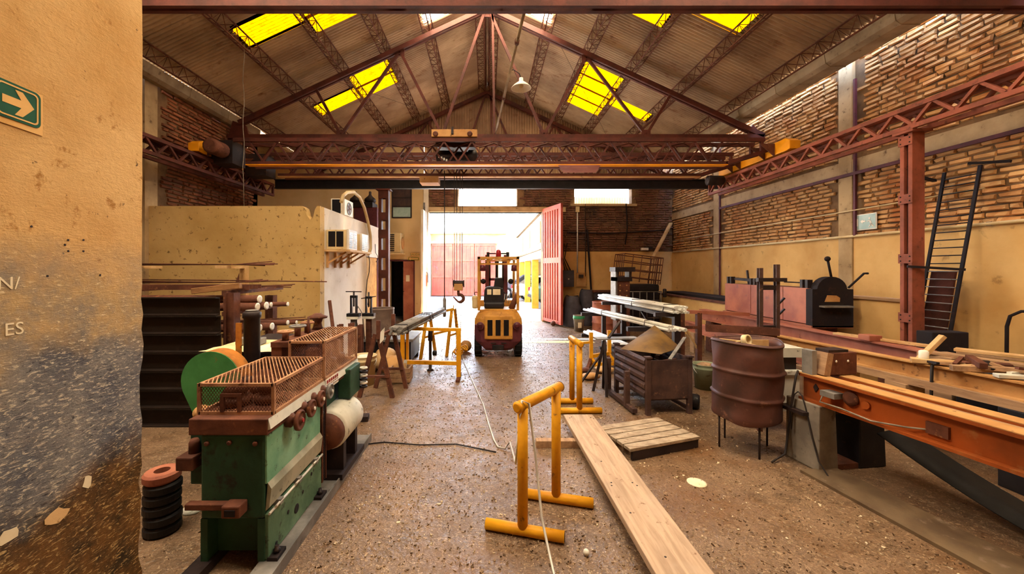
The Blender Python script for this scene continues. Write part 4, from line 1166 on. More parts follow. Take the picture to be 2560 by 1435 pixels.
# ---- beige back wall fittings
t = struct('window_1', (-2.82, YB, 3.46))
wz = [(3.46, 3.80, 'blueish'), (3.82, 4.10, 'maroon_dark'), (4.12, 4.40, 'maroon_dark')]
MT['maroon_dark'] = worn('dirty_pane', '#4a3530', '#33262a', 4, .4, .6, '#8a7868', 6, .64, .74, .4, bump=0)
fr = MB()
for x in (-3.14, -2.52): fr.bx(x - .02, x + .02, YB - .03, YB + .01, 3.44, 4.42)
for z in (3.45, 3.81, 4.11, 4.41): fr.bx(-3.14, -2.52, YB - .03, YB + .01, z - .018, z + .018)
fr.build('window_frame', MT['dark'], t)
for a, c, mm in wz: MB().bx(-3.12, -2.54, YB - .012, YB - .002, a, c).build('pane', MT[mm], t)
def wall_ac():
    t = thing('wall_air_conditioner', 'cream louvred condenser on the beige back wall beside the red column', 'air conditioner', (-2.96, 12.75, 2.25))
    MB().bx(-3.20, -2.76, 12.5, YB, 2.26, 2.90).build('case', MT['cream'], t, bevel=.02)
    for k in range(9): MB().bx(-3.17, -2.96, 12.49, 12.505, 2.31 + k * .063, 2.345 + k * .063).build('louvre', MT['glass_dark'], t)
    MB().lathe([(.2, 0), (.2, .02), (.16, .035), (.05, .04)], (-2.76, 12.76, 2.58), (1, 0, 0), 24).build('fan_cover', MT['tan_steel'], t)
    MB().bx(-3.24, -2.72, 12.48, YB, 2.22, 2.26).build('bracket', MT['cream'], t)
wall_ac()
def wall_sign(px0, py0, px1, py1, label, mark):
    a = at(px0, py1, 12.97); c = at(px1, py0, 12.97)
    t = thing('exit_sign', label, 'sign', ((a.x + c.x) / 2, 12.97, a.z))
    MB().bx(a.x, c.x, 12.97, 12.99, a.z, c.z).build('sign_plate', MT['sign_pale'], t)
    ins = .02
    if mark == 'arrow':
        MB().bx(a.x + ins, c.x - ins, 12.966, 12.97, a.z + ins, c.z - ins).build('green_panel', MT['sign_olive'], t)
        zc = (a.z + c.z) / 2
        MB().prism([(x, 12.962, z) for x, z in [(a.x + .04, zc), (a.x + .10, zc + .06), (a.x + .10, zc + .02), (c.x - .05, zc + .02), (c.x - .05, zc - .02), (a.x + .10, zc - .02), (a.x + .10, zc - .06)]], (0, .004, 0)).build('arrow', MT['sign_pale'], t)
    else:
        text('SALIDA', .10, MT['sign_olive'], t, ((a.x + c.x) / 2, 12.968, (a.z + c.z) / 2), (R(90), 0, 0))
MT['sign_olive'] = worn('faded_sign_green', '#8a8a3a', '#7a7a34', 6, rough=.5, bump=0)
wall_sign(1027, 632, 1048, 641, 'small lettered exit sign on the beige wall above the arrow sign', 'text')
wall_sign(1019, 642, 1049, 652, 'small sign with a left-pointing arrow above the red door', 'arrow')
d2 = struct('door_2', (DX1, YB - .02, 0))
fr = MB(); fr.bx(DX0 - .04, DX0, YB - .03, YB + .1, 0, DZ + .05); fr.bx(DX1, DX1 + .04, YB - .03, YB + .1, 0, DZ + .05); fr.bx(DX0, DX1, YB - .03, YB + .1, DZ, DZ + .05)
fr.build('door_frame', MT['maroon'], d2)
MB().bx(DX1 - .34, DX1, YB - .02, YB + .02, .01, DZ).build('door_leaf', MT['pink_steel'], d2, bevel=.004)
MB().bx(DX1 - .25, DX1 - .13, YB - .026, YB - .02, 1.33, 1.54).build('notice', MT['paper'], d2)
MB().tube([(DX1 - .31, YB - .02, 1.0), (DX1 - .31, YB - .06, 1.0), (DX1 - .38, YB - .06, 1.0)], .01, 6).build('door_handle', MT['dark'], d2)
b = MB(); b.bx(DX0 - .3, DX0 - .2, YB + .25, 14.6, 0, 2.3); b.bx(DX1 + .2, DX1 + .3, YB + .25, 14.6, 0, 2.3); b.bx(DX0 - .3, DX1 + .3, 14.5, 14.6, 0, 2.3); b.bx(DX0 - .3, DX1 + .3, YB + .25, 14.6, 2.3, 2.4)
b.build('wall_dark_backing', MT['dark'], kind='structure')  # dark box added behind the door to block the bright yard
o = MB().bx(-3.02, -2.8, 14.0, 14.3, 0, 1.8).build('steel_locker', MT['grey'], bevel=.01); tag(o, 'grey steel locker seen inside the dark doorway beside the red door', 'locker')
def extinguisher():
    X, Y = -2.04, 12.86
    t = thing('fire_extinguisher', 'orange fire extinguisher hanging by the left gate jamb', 'extinguisher', (X, Y, 1.15))
    MB().lathe([(.05, 0), (.065, .02), (.065, .36), (.05, .42), (.02, .45), (.02, .5)], (X, Y, 1.17), (0, 0, 1), 16).build('cylinder', MT['ext_red'], t)
    MB().bx(X - .05, X + .05, Y - .02, Y + .02, 1.66, 1.71).build('valve_head', MT['white_paint'], t)
    MB().tube([(X + .03, Y, 1.68), (X + .09, Y, 1.6), (X + .09, Y, 1.3)], .012, 6).build('hose', MT['cable_dark'], t)
MT['ext_red'] = worn('extinguisher_red', '#d8451c', '#b83a18', 4, rough=.4, bump=0)
extinguisher()
t = thing('gate_track_post', 'grey steel guide post standing at the left gate jamb', 'post', (-2.06, 12.8, 0))
MB().bar((-2.05, 12.75, 0), (-2.05, 12.75, 3.9), .06, .05).build('post', MT['grey'], t)
MB().bar((-2.0, 12.72, 1.9), (-1.98, 12.72, 3.8), .03, .03).build('guide_bar', MT['galv'], t)
o = MB().bar((-2.05, 11.9, 0.02), (-2.13, 12.93, 1.5), .04, .04).build('leaning_bar', MT['tan_steel']); tag(o, 'tan bar leaning against the left gate jamb', 'bar')
# ------------------------------------------------------------------ centre of the hall
def floor_quad(p, q): return (V(q) - V(p))
def a_frame():
    t = thing('trestle', 'rusty angle-iron trestle with two A-shaped frames beside the tan bucket', 'trestle', (-1.5, 5.5, 0))
    m = MT['brown']
    for y, dx in ((5.3, 0), (5.72, .10)):
        xl, xr, xt = -1.71 + dx, -1.26 + dx, -1.47 + dx
        for xx in (xl, xr): MB().sec((xx, y, 0), (xt + (.02 if xx > xt else -.02), y, .86), lsec(.055, .008), (0, 1, 0)).build('leg', m, t)
        MB().bar((xt, y, .80), (xt, y, 1.05 if dx == 0 else 1.09), .055, .03).build('upright', m, t)
        MB().bar((xl + .07, y + .01, .29), (xr - .07, y + .01, .29), .04, .03).build('cross_bar', m, t)
    MB().bar((-1.47, 5.3, .84), (-1.37, 5.72, .86), .04, .04).build('ridge_bar', m, t)
    MB().prism([(-1.445, 5.27, .74), (-1.39, 5.27, .80), (-1.38, 5.27, .96), (-1.435, 5.27, .9)], (0, .006, 0)).build('white_rag', MT['white_paint'], t)
a_frame()
def bucket(loc, r, h, mat, label, group=None, lid=None, fill=None):
    t = thing('bucket', label, 'bucket', loc, group)
    MB().lathe([(r * .78, .004), (r * .80, 0), (r * .96, h * .8), (r * 1.0, h * .82), (r * 1.0, h * .86), (r * .97, h * .87), (r * 1.0, h * .97), (r * 1.03, h * .98), (r * 1.03, h), (r * .97, h), (r * .93, h * .8), (r * .76, .02), (.01, .02)], loc, (0, 0, 1), 24, cap=False).build('pail', mat, t)
    a = [R(180 * i / 10) for i in range(11)]
    MB().tube([V(loc) + V((r * 1.04 * math.cos(x), -r * .5 * math.sin(x), h * .84 - r * .75 * math.sin(x))) for x in a], .005, 6).build('handle', MT['galv'], t)
    if lid: MB().lathe([(.01, 0), (r * 1.0, 0), (r * 1.04, .01), (r * 1.04, .03), (r * .9, .035)], V(loc) + V((0, 0, h)), (0, 0, 1), 24).build('lid', MT[lid], t)
    if fill: MB().lathe([(.01, .05), (r * .4, .06), (r * .9, 0)], V(loc) + V((0, 0, h * .86)), (0, 0, 1), 10, smooth=False).build('contents', MT[fill], t)
    return t
bucket((-1.87, 5.95, 0), .185, .44, MT['cream'], 'tan plastic bucket left of the rusty A-frame trestle', fill='white_block')
def sack(loc, sx, sy, sz, mat, label, seed):
    rnd = random.Random(seed); m = MB().ball((0, 0, 0), 1, 14, 9)
    m.v = [(x * sx * (1 + .12 * math.sin(5 * z + seed) + rnd.uniform(-.05, .05)), y * sy * (1 + rnd.uniform(-.06, .06)), max(-1, z) * sz * (1 + rnd.uniform(-.06, .06))) for x, y, z in m.v]
    zmin = min(p[2] for p in m.v); m.v = [(x + loc[0], y + loc[1], z - zmin + loc[2]) for x, y, z in m.v]
    o = m.build('sack', mat); return tag(o, label, 'sack')
sack((-1.50, 6.35, 0), .22, .2, .17, MT['tan_steel'], 'tan cloth sack on the floor behind the A-frame trestle', 2)
sack((-1.72, 6.65, 0), .2, .2, .20, MT['wood_lite'], 'pale sack slumped against the low bench', 4)
def crate():
    t = thing('scrap_crate', 'brown open crate of offcuts between the trestle and the yellow stand', 'crate', (-1.33, 6.0, 0))
    for a, c, d, e in ((-1.5, -1.18, 5.95, 5.975), (-1.5, -1.18, 6.2, 6.225), (-1.5, -1.475, 5.975, 6.2), (-1.205, -1.18, 5.975, 6.2)):
        for k in range(3): MB().bx(a, c, d, e, .02 + k * .075, .085 + k * .075).build('slat', MT['wood'], t)
    for k, (x, y) in enumerate(((-1.42, 6.05), (-1.3, 6.1), (-1.25, 6.05))):
        MB().bar((x, y, .05), (x + .08 - .06 * k, y + .05, .36 - .04 * k), .05, .02).build('offcut', MT['white_block'] if k == 1 else MT['wood_lite'], t)
crate()
def bench():
    t = thing('low_bench', 'low black steel bench carrying a drum beside the office wall', 'bench', (-1.77, 7.45, 0))
    MB().bx(-2.28, -1.33, 7.0, 7.95, .44, .49).build('bench_top', MT['grey'], t, bevel=.006)
    MB().bx(-2.24, -1.37, 7.03, 7.92, .10, .44).build('bench_body', MT['black'], t)
    for x in (-2.2, -1.42):
        for y in (7.08, 7.86): MB().bx(x - .04, x + .04, y - .04, y + .04, 0, .10).build('leg', MT['black'], t)
bench()
def drum(loc, r, h, mat, label, name='steel_drum', ribs=(.33, .67), extra=None):
    t = thing(name, label, 'drum', loc)
    prof = [(.01, 0), (r * .98, 0), (r * 1.02, .01), (r * 1.02, .03), (r, .035)]
    for f in ribs: prof += [(r, h * f - .03), (r * 1.035, h * f - .008), (r * 1.035, h * f + .008), (r, h * f + .03)]
    prof += [(r, h - .03), (r * 1.02, h - .025), (r * 1.02, h), (r * .96, h), (r * .96, h - .02)]
    MB().lathe(prof, loc, (0, 0, 1), 32, cap=False).build('drum_body', mat, t)
    return t
t = drum((-2.0, 7.45, .49), .225, .52, MT['grey_brown'] if 'grey_brown' in MT else worn('grey_brown_drum', '#85736a', '#665650', 3, .4, .62, '#4a3a34', 10, .6, .7, .55, .1, bump=.1), 'grey-brown open drum standing on the low black bench', ribs=())
MB().lathe([(.01, 0), (.21, 0), (.21, .02)], (-2.0, 7.45, .88), (0, 0, 1), 28).build('contents', MT['black'], t)
def clamp_stand(x, y, h, label, k):
    t = thing('clamp_stand', label, 'clamp', (x, y, 0))
    MB().bx(x - .14, x + .14, y - .14, y + .14, 0, .03).build('base', MT['dark'], t)
    MB().sec((x, y, .03), (x, y, h - .42), [(a, b_ - .04) for a, b_ in isec(.08, .08, .008, .008)], (0, 1, 0)).build('post', MT['brown'] if k else MT['grey'], t)
    MB().bx(x - .09, x + .09, y - .08, y + .08, h - .42, h - .38).build('plate', MT['white_block'], t)
    MB().bx(x - .10, x + .10, y - .06, y + .06, h - .38, h - .33).build('vise_jaw', MT['black'], t)
    f = MB()
    f.bx(x - .055, x - .03, y - .03, y + .03, h - .33, h - .05); f.bx(x + .03, x + .055, y - .03, y + .03, h - .33, h - .05); f.bx(x - .055, x + .055, y - .03, y + .03, h - .08, h - .04)
    f.build('yoke', MT['black'], t, bevel=.006)
    MB().tube([(x, y, h - .22), (x, y, h + .03)], .014, 8).build('screw', MT['dark'], t)
    MB().tube([(x - .13, y, h + .02 - .1 * k), (x + .13, y - .02, h + .02 - .06 * k)], .009, 6).build('handle', MT['dark'], t)
clamp_stand(-2.16, 6.35, 1.36, 'pipe clamp on a grey post against the white office wall', 0)
clamp_stand(-2.03, 6.72, 1.32, 'second pipe clamp on a brown post, set further back', 1)
def channel_frame():
    t = thing('channel_frame', 'upright frame of brown steel channels behind the mesh cage', 'frame', (-2.2, 6.0, 0))
    for x, y, h in ((-2.25, 6.0, .9), (-2.08, 6.0, .92), (-2.02, 6.25, .86)):
        MB().sec((x, y, 0), (x, y, h), [(a, b_ - .045) for a, b_ in isec(.07, .09, .008, .01)], (0, 1, 0)).build('upright', MT['brown'], t)
    MB().bar((-2.3, 6.02, .3), (-1.98, 6.02, .3), .06, .06).build('cross_bar', MT['white_block'], t)
    MB().bar((-2.0, 5.98, .28), (-1.85, 6.05, .02), .05, .03).build('strut', MT['brown'], t)
channel_frame()
o = MB().bar((-2.36, 6.45, .9), (-2.55, 6.7, 1.18), .05, .04).build('leaning_bar', MT['brown']); 
bpy.data.objects.remove(o)
o = MB().bar((-2.36, 6.25, .02), (-2.72, 6.76, 1.2), .05, .04).build('leaning_bar', MT['brown']); tag(o, 'rusty flat bar leaning on the office wall corner', 'bar')
cable_run('hose_loop', [(-2.26, 7.02, 0.492), (-2.36, 7.0, .9), (-2.3, 6.98, 1.08), (-2.22, 6.98, .95), (-2.2, 7.02, .492)], .012, 'pale hose loop hanging behind the pipe clamps', 'cable')

MT['yellow_s'] = MT['yellow']
def yellow_frame():
    t = thing('yellow_stand', 'yellow square-tube stand with two rails, carrying the grey tube bundle', 'stand', (-.9, 6.35, 0))
    m = MT['yellow']
    MB().bx(-.49, -.42, 6.22, 6.28, .03, .80).build('post', m, t); MB().bx(-1.40, -1.34, 6.32, 6.38, .03, .74).build('post', m, t); MB().bx(-1.33, -1.29, 6.42, 6.47, .03, .74).build('post', m, t)
    MB().bar((-1.36, 6.36, .78), (-.42, 6.25, .78), .06, .05).build('top_rail', m, t)
    MB().bar((-1.34, 6.34, .245), (-.44, 6.25, .245), .055, .06).build('bottom_rail', m, t)
    for x, y in ((-.455, 6.25), (-1.36, 6.4)): MB().bx(x - .03, x + .03, y - .22, y + .25, 0, .035).build('foot', MT['brown'], t)
yellow_frame()
def yellow_trestle():
    t = thing('yellow_trestle', 'yellow trestle with splayed legs behind the square-tube stand', 'trestle', (-.95, 8.0, 0))
    m = MT['yellow']
    L, Rr = V((-1.18, 7.85, .83)), V((-.70, 8.1, .92))
    MB().bar(L, Rr, .055, .05).build('top_rail', m, t)
    for p, dy in ((L, .26), (Rr, .26)):
        for s in (-1, 1): MB().bar((p.x + s * .03, p.y, p.z), (p.x + s * .11, p.y + s * dy, 0), .055, .04).build('leg', m, t)
        MB().bar((p.x - .06, p.y - dy * .55, .40), (p.x + .06, p.y + dy * .55, .40), .04, .04).build('tie_bar', m, t)
    MB().bar((L.x, L.y, .42), (Rr.x, Rr.y, .5), .045, .045).build('cross_rail', m, t)
    MB().bar((Rr.x, Rr.y, .92), (Rr.x, Rr.y, 1.0), .02, .02).build('stop_pin', m, t)
yellow_trestle()
def clamp_post():
    t = thing('screw_jack', 'dark screw post standing against the yellow stand', 'jack', (-.98, 6.75, 0))
    MB().lathe([(.06, 0), (.05, .02), (.025, .03), (.025, .5), (.04, .52), (.04, .72), (.02, .74)], (-.98, 6.75, 0), (0, 0, 1), 12).build('screw', MT['dark'], t)
    MB().lathe([(.03, 0), (.045, .01), (.045, .06), (.03, .07)], (-.94, 6.75, .3), (1, 0, 0), 12).build('knob', MT['black'], t)
clamp_post()
def tube_bundle(p, q, cols, rows, r, label, mats, straps, name='tube_bundle', seed=1, loose=.02):
    rnd = random.Random(seed); p = V(p); q = V(q); d = (q - p).normalized()
    a = d.cross(V((0, 0, 1))).normalized(); b_ = a.cross(d)
    t = thing(name, label, 'pipe bundle', p)
    for j in range(rows):
        for i in range(cols - (j % 2)):
            o = a * ((i - (cols - (j % 2) - 1) / 2) * 2 * r) + b_ * (r + j * r * 1.74)
            e0 = rnd.uniform(-loose, loose) * 2; e1 = rnd.uniform(-loose, loose) * 6
            MB().tube([p + o + d * e0, q + o + d * e1], r, 8).build('tube', rnd.choice(mats), t)
    H = 2 * r + (rows - 1) * 1.74 * r; W_ = cols * r
    for f in straps:
        c = p + (q - p) * f
        pts = [c + a * x + b_ * y for x, y in ((-W_ - .006, -.004), (W_ + .006, -.004), (W_ + .006, r), (W_ * .85 + .006, H + .006), (-W_ * .85 - .006, H + .006), (-W_ - .006, r))]
        MB().tube(pts, .007, 6, closed=True, smooth=False).build('strap', MT['dark'], t)
    return t
tube_bundle((-1.26, 5.42, .83), (-.93, 7.78, .875), 5, 3, .021, 'strapped bundle of grey tubes lying across the yellow stand', [MT['galv'], MT['grey']], (.08, .55, .62), seed=4)

# ------------------------------------------------------------------ forklift seen from behind
def forklift():
    cx = .218
    t = thing('forklift', 'old yellow and maroon forklift seen from behind at the gate', 'forklift', (cx, 8.2, 0))
    yl, ma, bl = MT['fork_yellow'], MT['fork_maroon'], MT['black']
    # counterweight: rounded plan, tapering up
    def shell(levels, mat, name, n=9):
        m = MB(); vs = []
        for z, hw, y0, bulge in levels:
            row = [(cx + hw * (2 * i / (n - 1) - 1) , y0 + bulge * abs(2 * i / (n - 1) - 1) ** 3, z) for i in range(n)]
            row = [(cx - hw, 8.25, z)] + row + [(cx + hw, 8.25, z)]
            vs += row
        k = n + 2; fs = []
        for j in range(len(levels) - 1):
            for i in range(k): fs.append((j * k + i, j * k + (i + 1) % k, (j + 1) * k + (i + 1) % k, (j + 1) * k + i))
        fs += [tuple(range(k))[::-1], tuple((len(levels) - 1) * k + i for i in range(k))]
        m.add(vs, fs, False); return m.build(name, mat, t, bevel=.015)
    shell([(.16, .24, 7.62, .06), (.22, .30, 7.56, .08), (.34, .44, 7.52, .14), (.52, .468, 7.50, .16), (.66, .468, 7.50, .16)], ma, 'counterweight')
    shell([(.66, .468, 7.50, .16), (.78, .455, 7.515, .16), (.88, .40, 7.55, .14), (.93, .355, 7.60, .10)], yl, 'rear_hood')
    MB().bx(cx - .27, cx + .27, 7.475, 7.52, .40, .855).build('grille_panel', yl, t, bevel=.02)
    for k in (-1, 0, 1): MB().bx(cx + k * .155 - .048 - .01, cx + k * .155 + .048 - .01, 7.466, 7.48, .475, .775).build('vent_slot', MT['glass_dark'], t, bevel=.004)
    MB().bx(cx - .12, cx + .10, 7.50, 7.53, .19, .29).build('tow_socket', bl, t, bevel=.01)
    for s in (-1, 1): MB().bx(cx + s * .10 - .05, cx + s * .10 + .05, 7.495, 7.51, .315, .335).build('slot', MT['dark'], t)
    for s in (-1, 1):
        q = MB().lathe([(.075, 0), (.075, .03), (.06, .035)], (cx + s * .355, 7.53, .655), (0, -1, 0), 20).build('lamp_ring', ma, t)
        MB().lathe([(.058, 0), (.05, .012), (.02, .018)], (cx + s * .355, 7.497, .655), (0, -1, 0), 18).build('tail_lamp', MT['lamp_brown'], q)
    # wheels
    def wheel(x, y, r, w):
        q = MB().lathe([(r * .6, -w / 2), (r * .95, -w / 2), (r, -w * .38), (r, w * .38), (r * .95, w / 2), (r * .6, w / 2)], (x, y, r), (1, 0, 0), 28).build('tyre', MT['rubber'], t)
        for k in range(14):
            a = 2 * math.pi * k / 14; MB().box((x, y + r * math.cos(a), r + r * math.sin(a)), (w * .9, .03, .03), Matrix.Rotation(a, 3, 'X')).build('tread_lug', MT['rubber'], q)
        MB().lathe([(.02, -w * .52), (r * .55, -w * .5), (r * .6, -w * .3), (r * .6, w * .3), (r * .55, w * .5), (.02, w * .52)], (x, y, r), (1, 0, 0), 18).build('rim', yl, q)
    for s in (-1, 1): wheel(cx + s * .40, 7.92, .25, .14)
    for s in (-1, 1): wheel(cx + s * .42, 9.05, .30, .17)
    MB().bx(cx - .42, cx + .42, 8.2, 9.25, .30, .62).build('chassis', yl, t, bevel=.02)
    MB().bx(cx - .36, cx + .36, 7.65, 8.3, .90, .955).build('seat_deck', yl, t, bevel=.01)
    MB().bx(cx - .42, cx + .42, 8.75, 9.2, .62, 1.05).build('dash_cowl', yl, t, bevel=.02)
    # overhead guard
    for s in (-1, 1):
        MB().bar((cx + s * .385, 7.72, .93), (cx + s * .385, 7.72, 1.985), .05, .05).build('guard_post', yl, t)
        MB().bar((cx + s * .385, 9.0, 1.0), (cx + s * .385, 8.85, 1.96), .05, .05).build('guard_post', yl, t)
        MB().bar((cx + s * .385, 7.70, 1.965), (cx + s * .385, 8.9, 1.965), .05, .05).build('guard_side_rail', yl, t)
    for y in (7.72, 8.88): MB().bar((cx - .41, y, 1.965), (cx + .41, y, 1.965), .05, .045).build('guard_cross_bar', yl, t)
    MB().bar((cx - .385, 7.73, 1.845), (cx + .385, 7.73, 1.845), .035, .035).build('guard_cross_bar', yl, t)
    for x in (-.25, -.08, .08, .25): MB().bar((cx + x, 7.75, 1.965), (cx + x, 8.88, 1.965), .035, .03).build('guard_bar', yl, t)
    MB().bar((cx - .25, 7.75, 1.905), (cx + .25, 7.75, 1.905), .02, .02).build('guard_bar', yl, t)
    for x in (-.2, .2): MB().bx(cx + x - .03, cx + x + .03, 7.72, 7.76, 1.83, 1.97).build('guard_bracket', yl, t)
    for s in (-1, 1):
        MB().lathe([(.045, -.055), (.06, -.05), (.052, .06), (.03, .065)], (cx + s * .31, 7.72, 1.76), (0, 0, 1), 14).build('brake_lamp', MT['lamp_brown'], t)
        MB().lathe([(.02, .02), (.055, .01), (.06, 0), (.05, -.015), (.01, -.02)], (cx + s * .305, 8.7, 1.47), (0, 1, 0), 18).build('mirror', bl, t)
        MB().bar((cx + s * .305, 8.72, 1.47), (cx + s * .38, 8.8, 1.5), .012, .012).build('mirror_arm', bl, t)
    MB().lathe([(.05, 0), (.055, .02), (.052, .07), (.045, .12), (.02, .14)], (cx + .005, 7.78, 1.99), (0, 0, 1), 16).build('beacon', MT['red_lens'], t)
    MB().bar((cx - .2, 8.0, 2.06), (cx + .2, 8.0, 2.06), .03, .025).build('beacon_bar', bl, t)
    for x in (-.2, .2): MB().bx(cx + x - .03, cx + x + .03, 7.97, 8.03, 1.98, 2.09).build('work_lamp', bl, t, bevel=.006)
    # mast with fork carriage
    for s in (-1, 1):
        MB().bx(cx + s * .22 - .045, cx + s * .22 + .045, 9.28, 9.40, .12, 2.08).build('mast_channel', MT['maroon'], t)
        MB().bx(cx + s * .155 - .02, cx + s * .155 + .02, 9.30, 9.38, .2, 2.0).build('inner_mast', MT['dark'], t)
        MB().bx(cx + s * .2 - .05, cx + s * .2 + .05, 9.5, 10.5, .06, .10).build('fork', MT['dark'], t)
        MB().bx(cx + s * .2 - .05, cx + s * .2 + .05, 9.46, 9.50, .06, .6).build('fork_shank', MT['dark'], t)
    MB().lathe([(.03, 0), (.035, .02), (.035, 1.55), (.05, 1.56), (.05, 1.62), (.03, 1.64)], (cx + .01, 9.36, .3), (0, 0, 1), 14).build('lift_cylinder', MT['dark'], t)
    for z in (.35, 1.5, 2.0): MB().bx(cx - .24, cx + .24, 9.3, 9.36, z - .03, z + .03).build('mast_cross_plate', MT['maroon'], t)
    MB().bx(cx - .35, cx + .35, 9.42, 9.47, .3, .62).build('carriage', MT['dark'], t)
    # seat with headrest
    m = MB().prism([(cx - .27 + .03, 7.82, 1.02), (cx - .29, 7.82, 1.08), (cx - .275, 7.82, 1.32), (cx - .25, 7.82, 1.38), (cx - .18, 7.82, 1.40), (cx + .02, 7.82, 1.40), (cx + .10, 7.82, 1.36), (cx + .125, 7.82, 1.08), (cx + .10, 7.82, 1.02)], (0, .12, 0))
    m.build('seat_back', MT['seat'], t, bevel=.03)
    MB().bx(cx - .28, cx + .12, 7.78, 8.25, .955, 1.09).build('seat_cushion', MT['seat'], t, bevel=.04)
    m = MB().prism([(cx - .09, 7.83, 1.38), (cx - .06, 7.83, 1.57), (cx + .09, 7.83, 1.575), (cx + .10, 7.83, 1.37)], (0, .08, 0)); m.build('headrest', MT['seat'], t, bevel=.02)
    MB().bx(cx - .22, cx - .135, 7.812, 7.82, 1.235, 1.34).build('paper_label', MT['paper'], t)
    MB().bx(cx - .105, cx + .045, 7.812, 7.82, 1.23, 1.345).build('paper_label', MT['paper'], t)
    MB().tube([(cx + .19 * math.cos(a), 8.62 + .05 * math.sin(a), 1.14 + .16 * math.sin(a)) for a in [2 * math.pi * k / 22 for k in range(22)]], .014, 8, closed=True).build('steering_wheel', bl, t)
    MB().bar((cx, 8.63, 1.14), (cx, 8.8, .98), .04, .04).build('steering_column', bl, t)
    MB().tube([(cx + .26, 7.8, .95), (cx + .33, 7.8, 1.12), (cx + .375, 7.78, 1.24)], [.06, .055, .04], 10).build('exhaust_stack', MT['brown'], t)
    for k in range(3): MB().tube([(cx + .15 + .05 * k, 8.6, 1.0), (cx + .17 + .05 * k, 8.55, 1.2)], .008, 6).build('control_lever', MT['galv'], t)
    MB().bx(cx - .52, cx - .40, 7.72, 7.9, .96, 1.22).build('fuel_can', MT['cream'], t, bevel=.035)
    MB().tube([(cx - .46, 7.8, 1.22), (cx - .47, 7.8, 1.27), (cx - .44, 7.8, 1.29), (cx - .40, 7.8, 1.27)], .008, 6).build('can_hook', bl, t)
    MB().tube([(cx - .47, 7.78, .96), (cx - .475, 7.76, .8), (cx - .44, 7.72, .72)], .006, 6).build('can_hose', bl, t)
MT['fork_yellow'] = worn('forklift_yellow', '#cf9a4a', '#b07c38', 4, .4, .62, '#7a4a2c', 12, .62, .7, .5, bump=.1)
MT['fork_maroon'] = worn('forklift_maroon', '#743c48', '#5c303c', 3, .4, .62, '#8a5040', 9, .62, .72, .55, bump=.15)
MT['lamp_brown'] = worn('dull_red_lens', '#5e2430', '#481c26', 6, rough=.3, bump=0)
forklift()

# ------------------------------------------------------------------ yellow pipe horses, plank, pallet
def horse(p, q, h, label, foot_dir, r=.036):
    t = thing('pipe_horse', label, 'barrier', ((p[0] + q[0]) / 2, (p[1] + q[1]) / 2, 0), None)
    m = MT['yellow']; fd = V(foot_dir).normalized()
    for a in (p, q):
        A = V((a[0], a[1], 0))
        f0, f1 = A - fd * .25 + V((0, 0, r)), A + fd * .27 + V((0, 0, r))
        b_ = MB(); b_.tube([f0, f1], r, 16); b_.build('foot', m, t)
        for e, s in ((f0, -1), (f1, 1)): MB().lathe([(r * .78, 0), (r * .78, .002)], e + fd * s * .0005, fd * s, 14).build('open_end', MT['black'], t)
        MB().tube([A + V((0, 0, r * 1.6)), A + V((0, 0, h))], r * .96, 18).build('upright', m, t)
    d = (V((q[0], q[1], 0)) - V((p[0], p[1], 0))).normalized()
    P0 = V((p[0], p[1], h)) - d * (r * 1.5); Q0 = V((q[0], q[1], h)) + d * (r * 1.5)
    MB().tube([P0, Q0], r * 1.02, 18).build('cross_bar', m, t)
    for e, s in ((P0, -1), (Q0, 1)): MB().lathe([(r * 1.02, 0), (r * 1.1, .004), (r * .7, .02)], e, d * s, 16).build('end_cap', MT['brown'] if s > 0 else m, t)
    return t
horse((.233, 2.575), (.516, 2.935), .855, 'nearest yellow pipe horse beside the long plank', (.93, -.25, 0))
horse((1.115, 4.74), (1.10, 5.09), .845, 'second yellow pipe horse at the far end of the long plank', (1, .02, 0))
def yellow_post_stand():
    t = thing('yellow_post_stand', 'low yellow stand with square posts behind the dark steel bin', 'stand', (2.05, 7.05, 0))
    m = MT['yellow']
    for x, y in ((1.84, 6.95), (2.24, 7.2)):
        MB().bx(x - .03, x + .03, y - .03, y + .03, .0, .62).build('post', m, t)
        MB().bar((x, y, .16), (x - .12, y - .22, 0.02), .05, .05).build('foot', MT['brown'], t)
        MB().bar((x, y, .16), (x + .10, y - .22, 0.02), .05, .05).build('foot', m, t)
    MB().bar((1.84, 6.95, .20), (2.24, 7.2, .20), .05, .06).build('cross_rail', m, t)
    MB().bar((1.86, 6.9, .07), (2.3, 6.95, .07), .05, .05).build('cross_rail', m, t)
    MB().bar((1.45, 6.9, .42), (1.84, 6.95, .45), .035, .035).build('side_arm', MT['yellow'], t)
yellow_post_stand()
def plank():
    o = MB()
    o.hexa([(.905, 1.55, .085), (1.215, 1.55, .085), (1.175, 4.38, .075), (.85, 4.38, .075), (.905, 1.55, .135), (1.215, 1.55, .135), (1.175, 4.38, .125), (.85, 4.38, .125)])
    t = thing('long_plank', 'long pale wooden plank lying on the floor towards the viewer', 'plank', (1.03, 2.9, .075))
    o.build('board', MT['plank'], t, bevel=.006)
    for x, y in ((.90, 4.27), (.925, 4.30), (1.13, 4.28), (1.155, 4.25), (.93, 2.93), (.94, 2.97), (1.10, 2.97), (1.12, 2.93), (1.0, 2.2), (.96, 3.3), (.95, 2.6)):
        z = .135 - .01 * (y - 1.55) / 2.83
        MB().lathe([(.007, 0), (.007, .0015), (.003, .002)], (x, y, z - .0003), (0, 0, 1), 8).build('nail_head', MT['dark'], t)
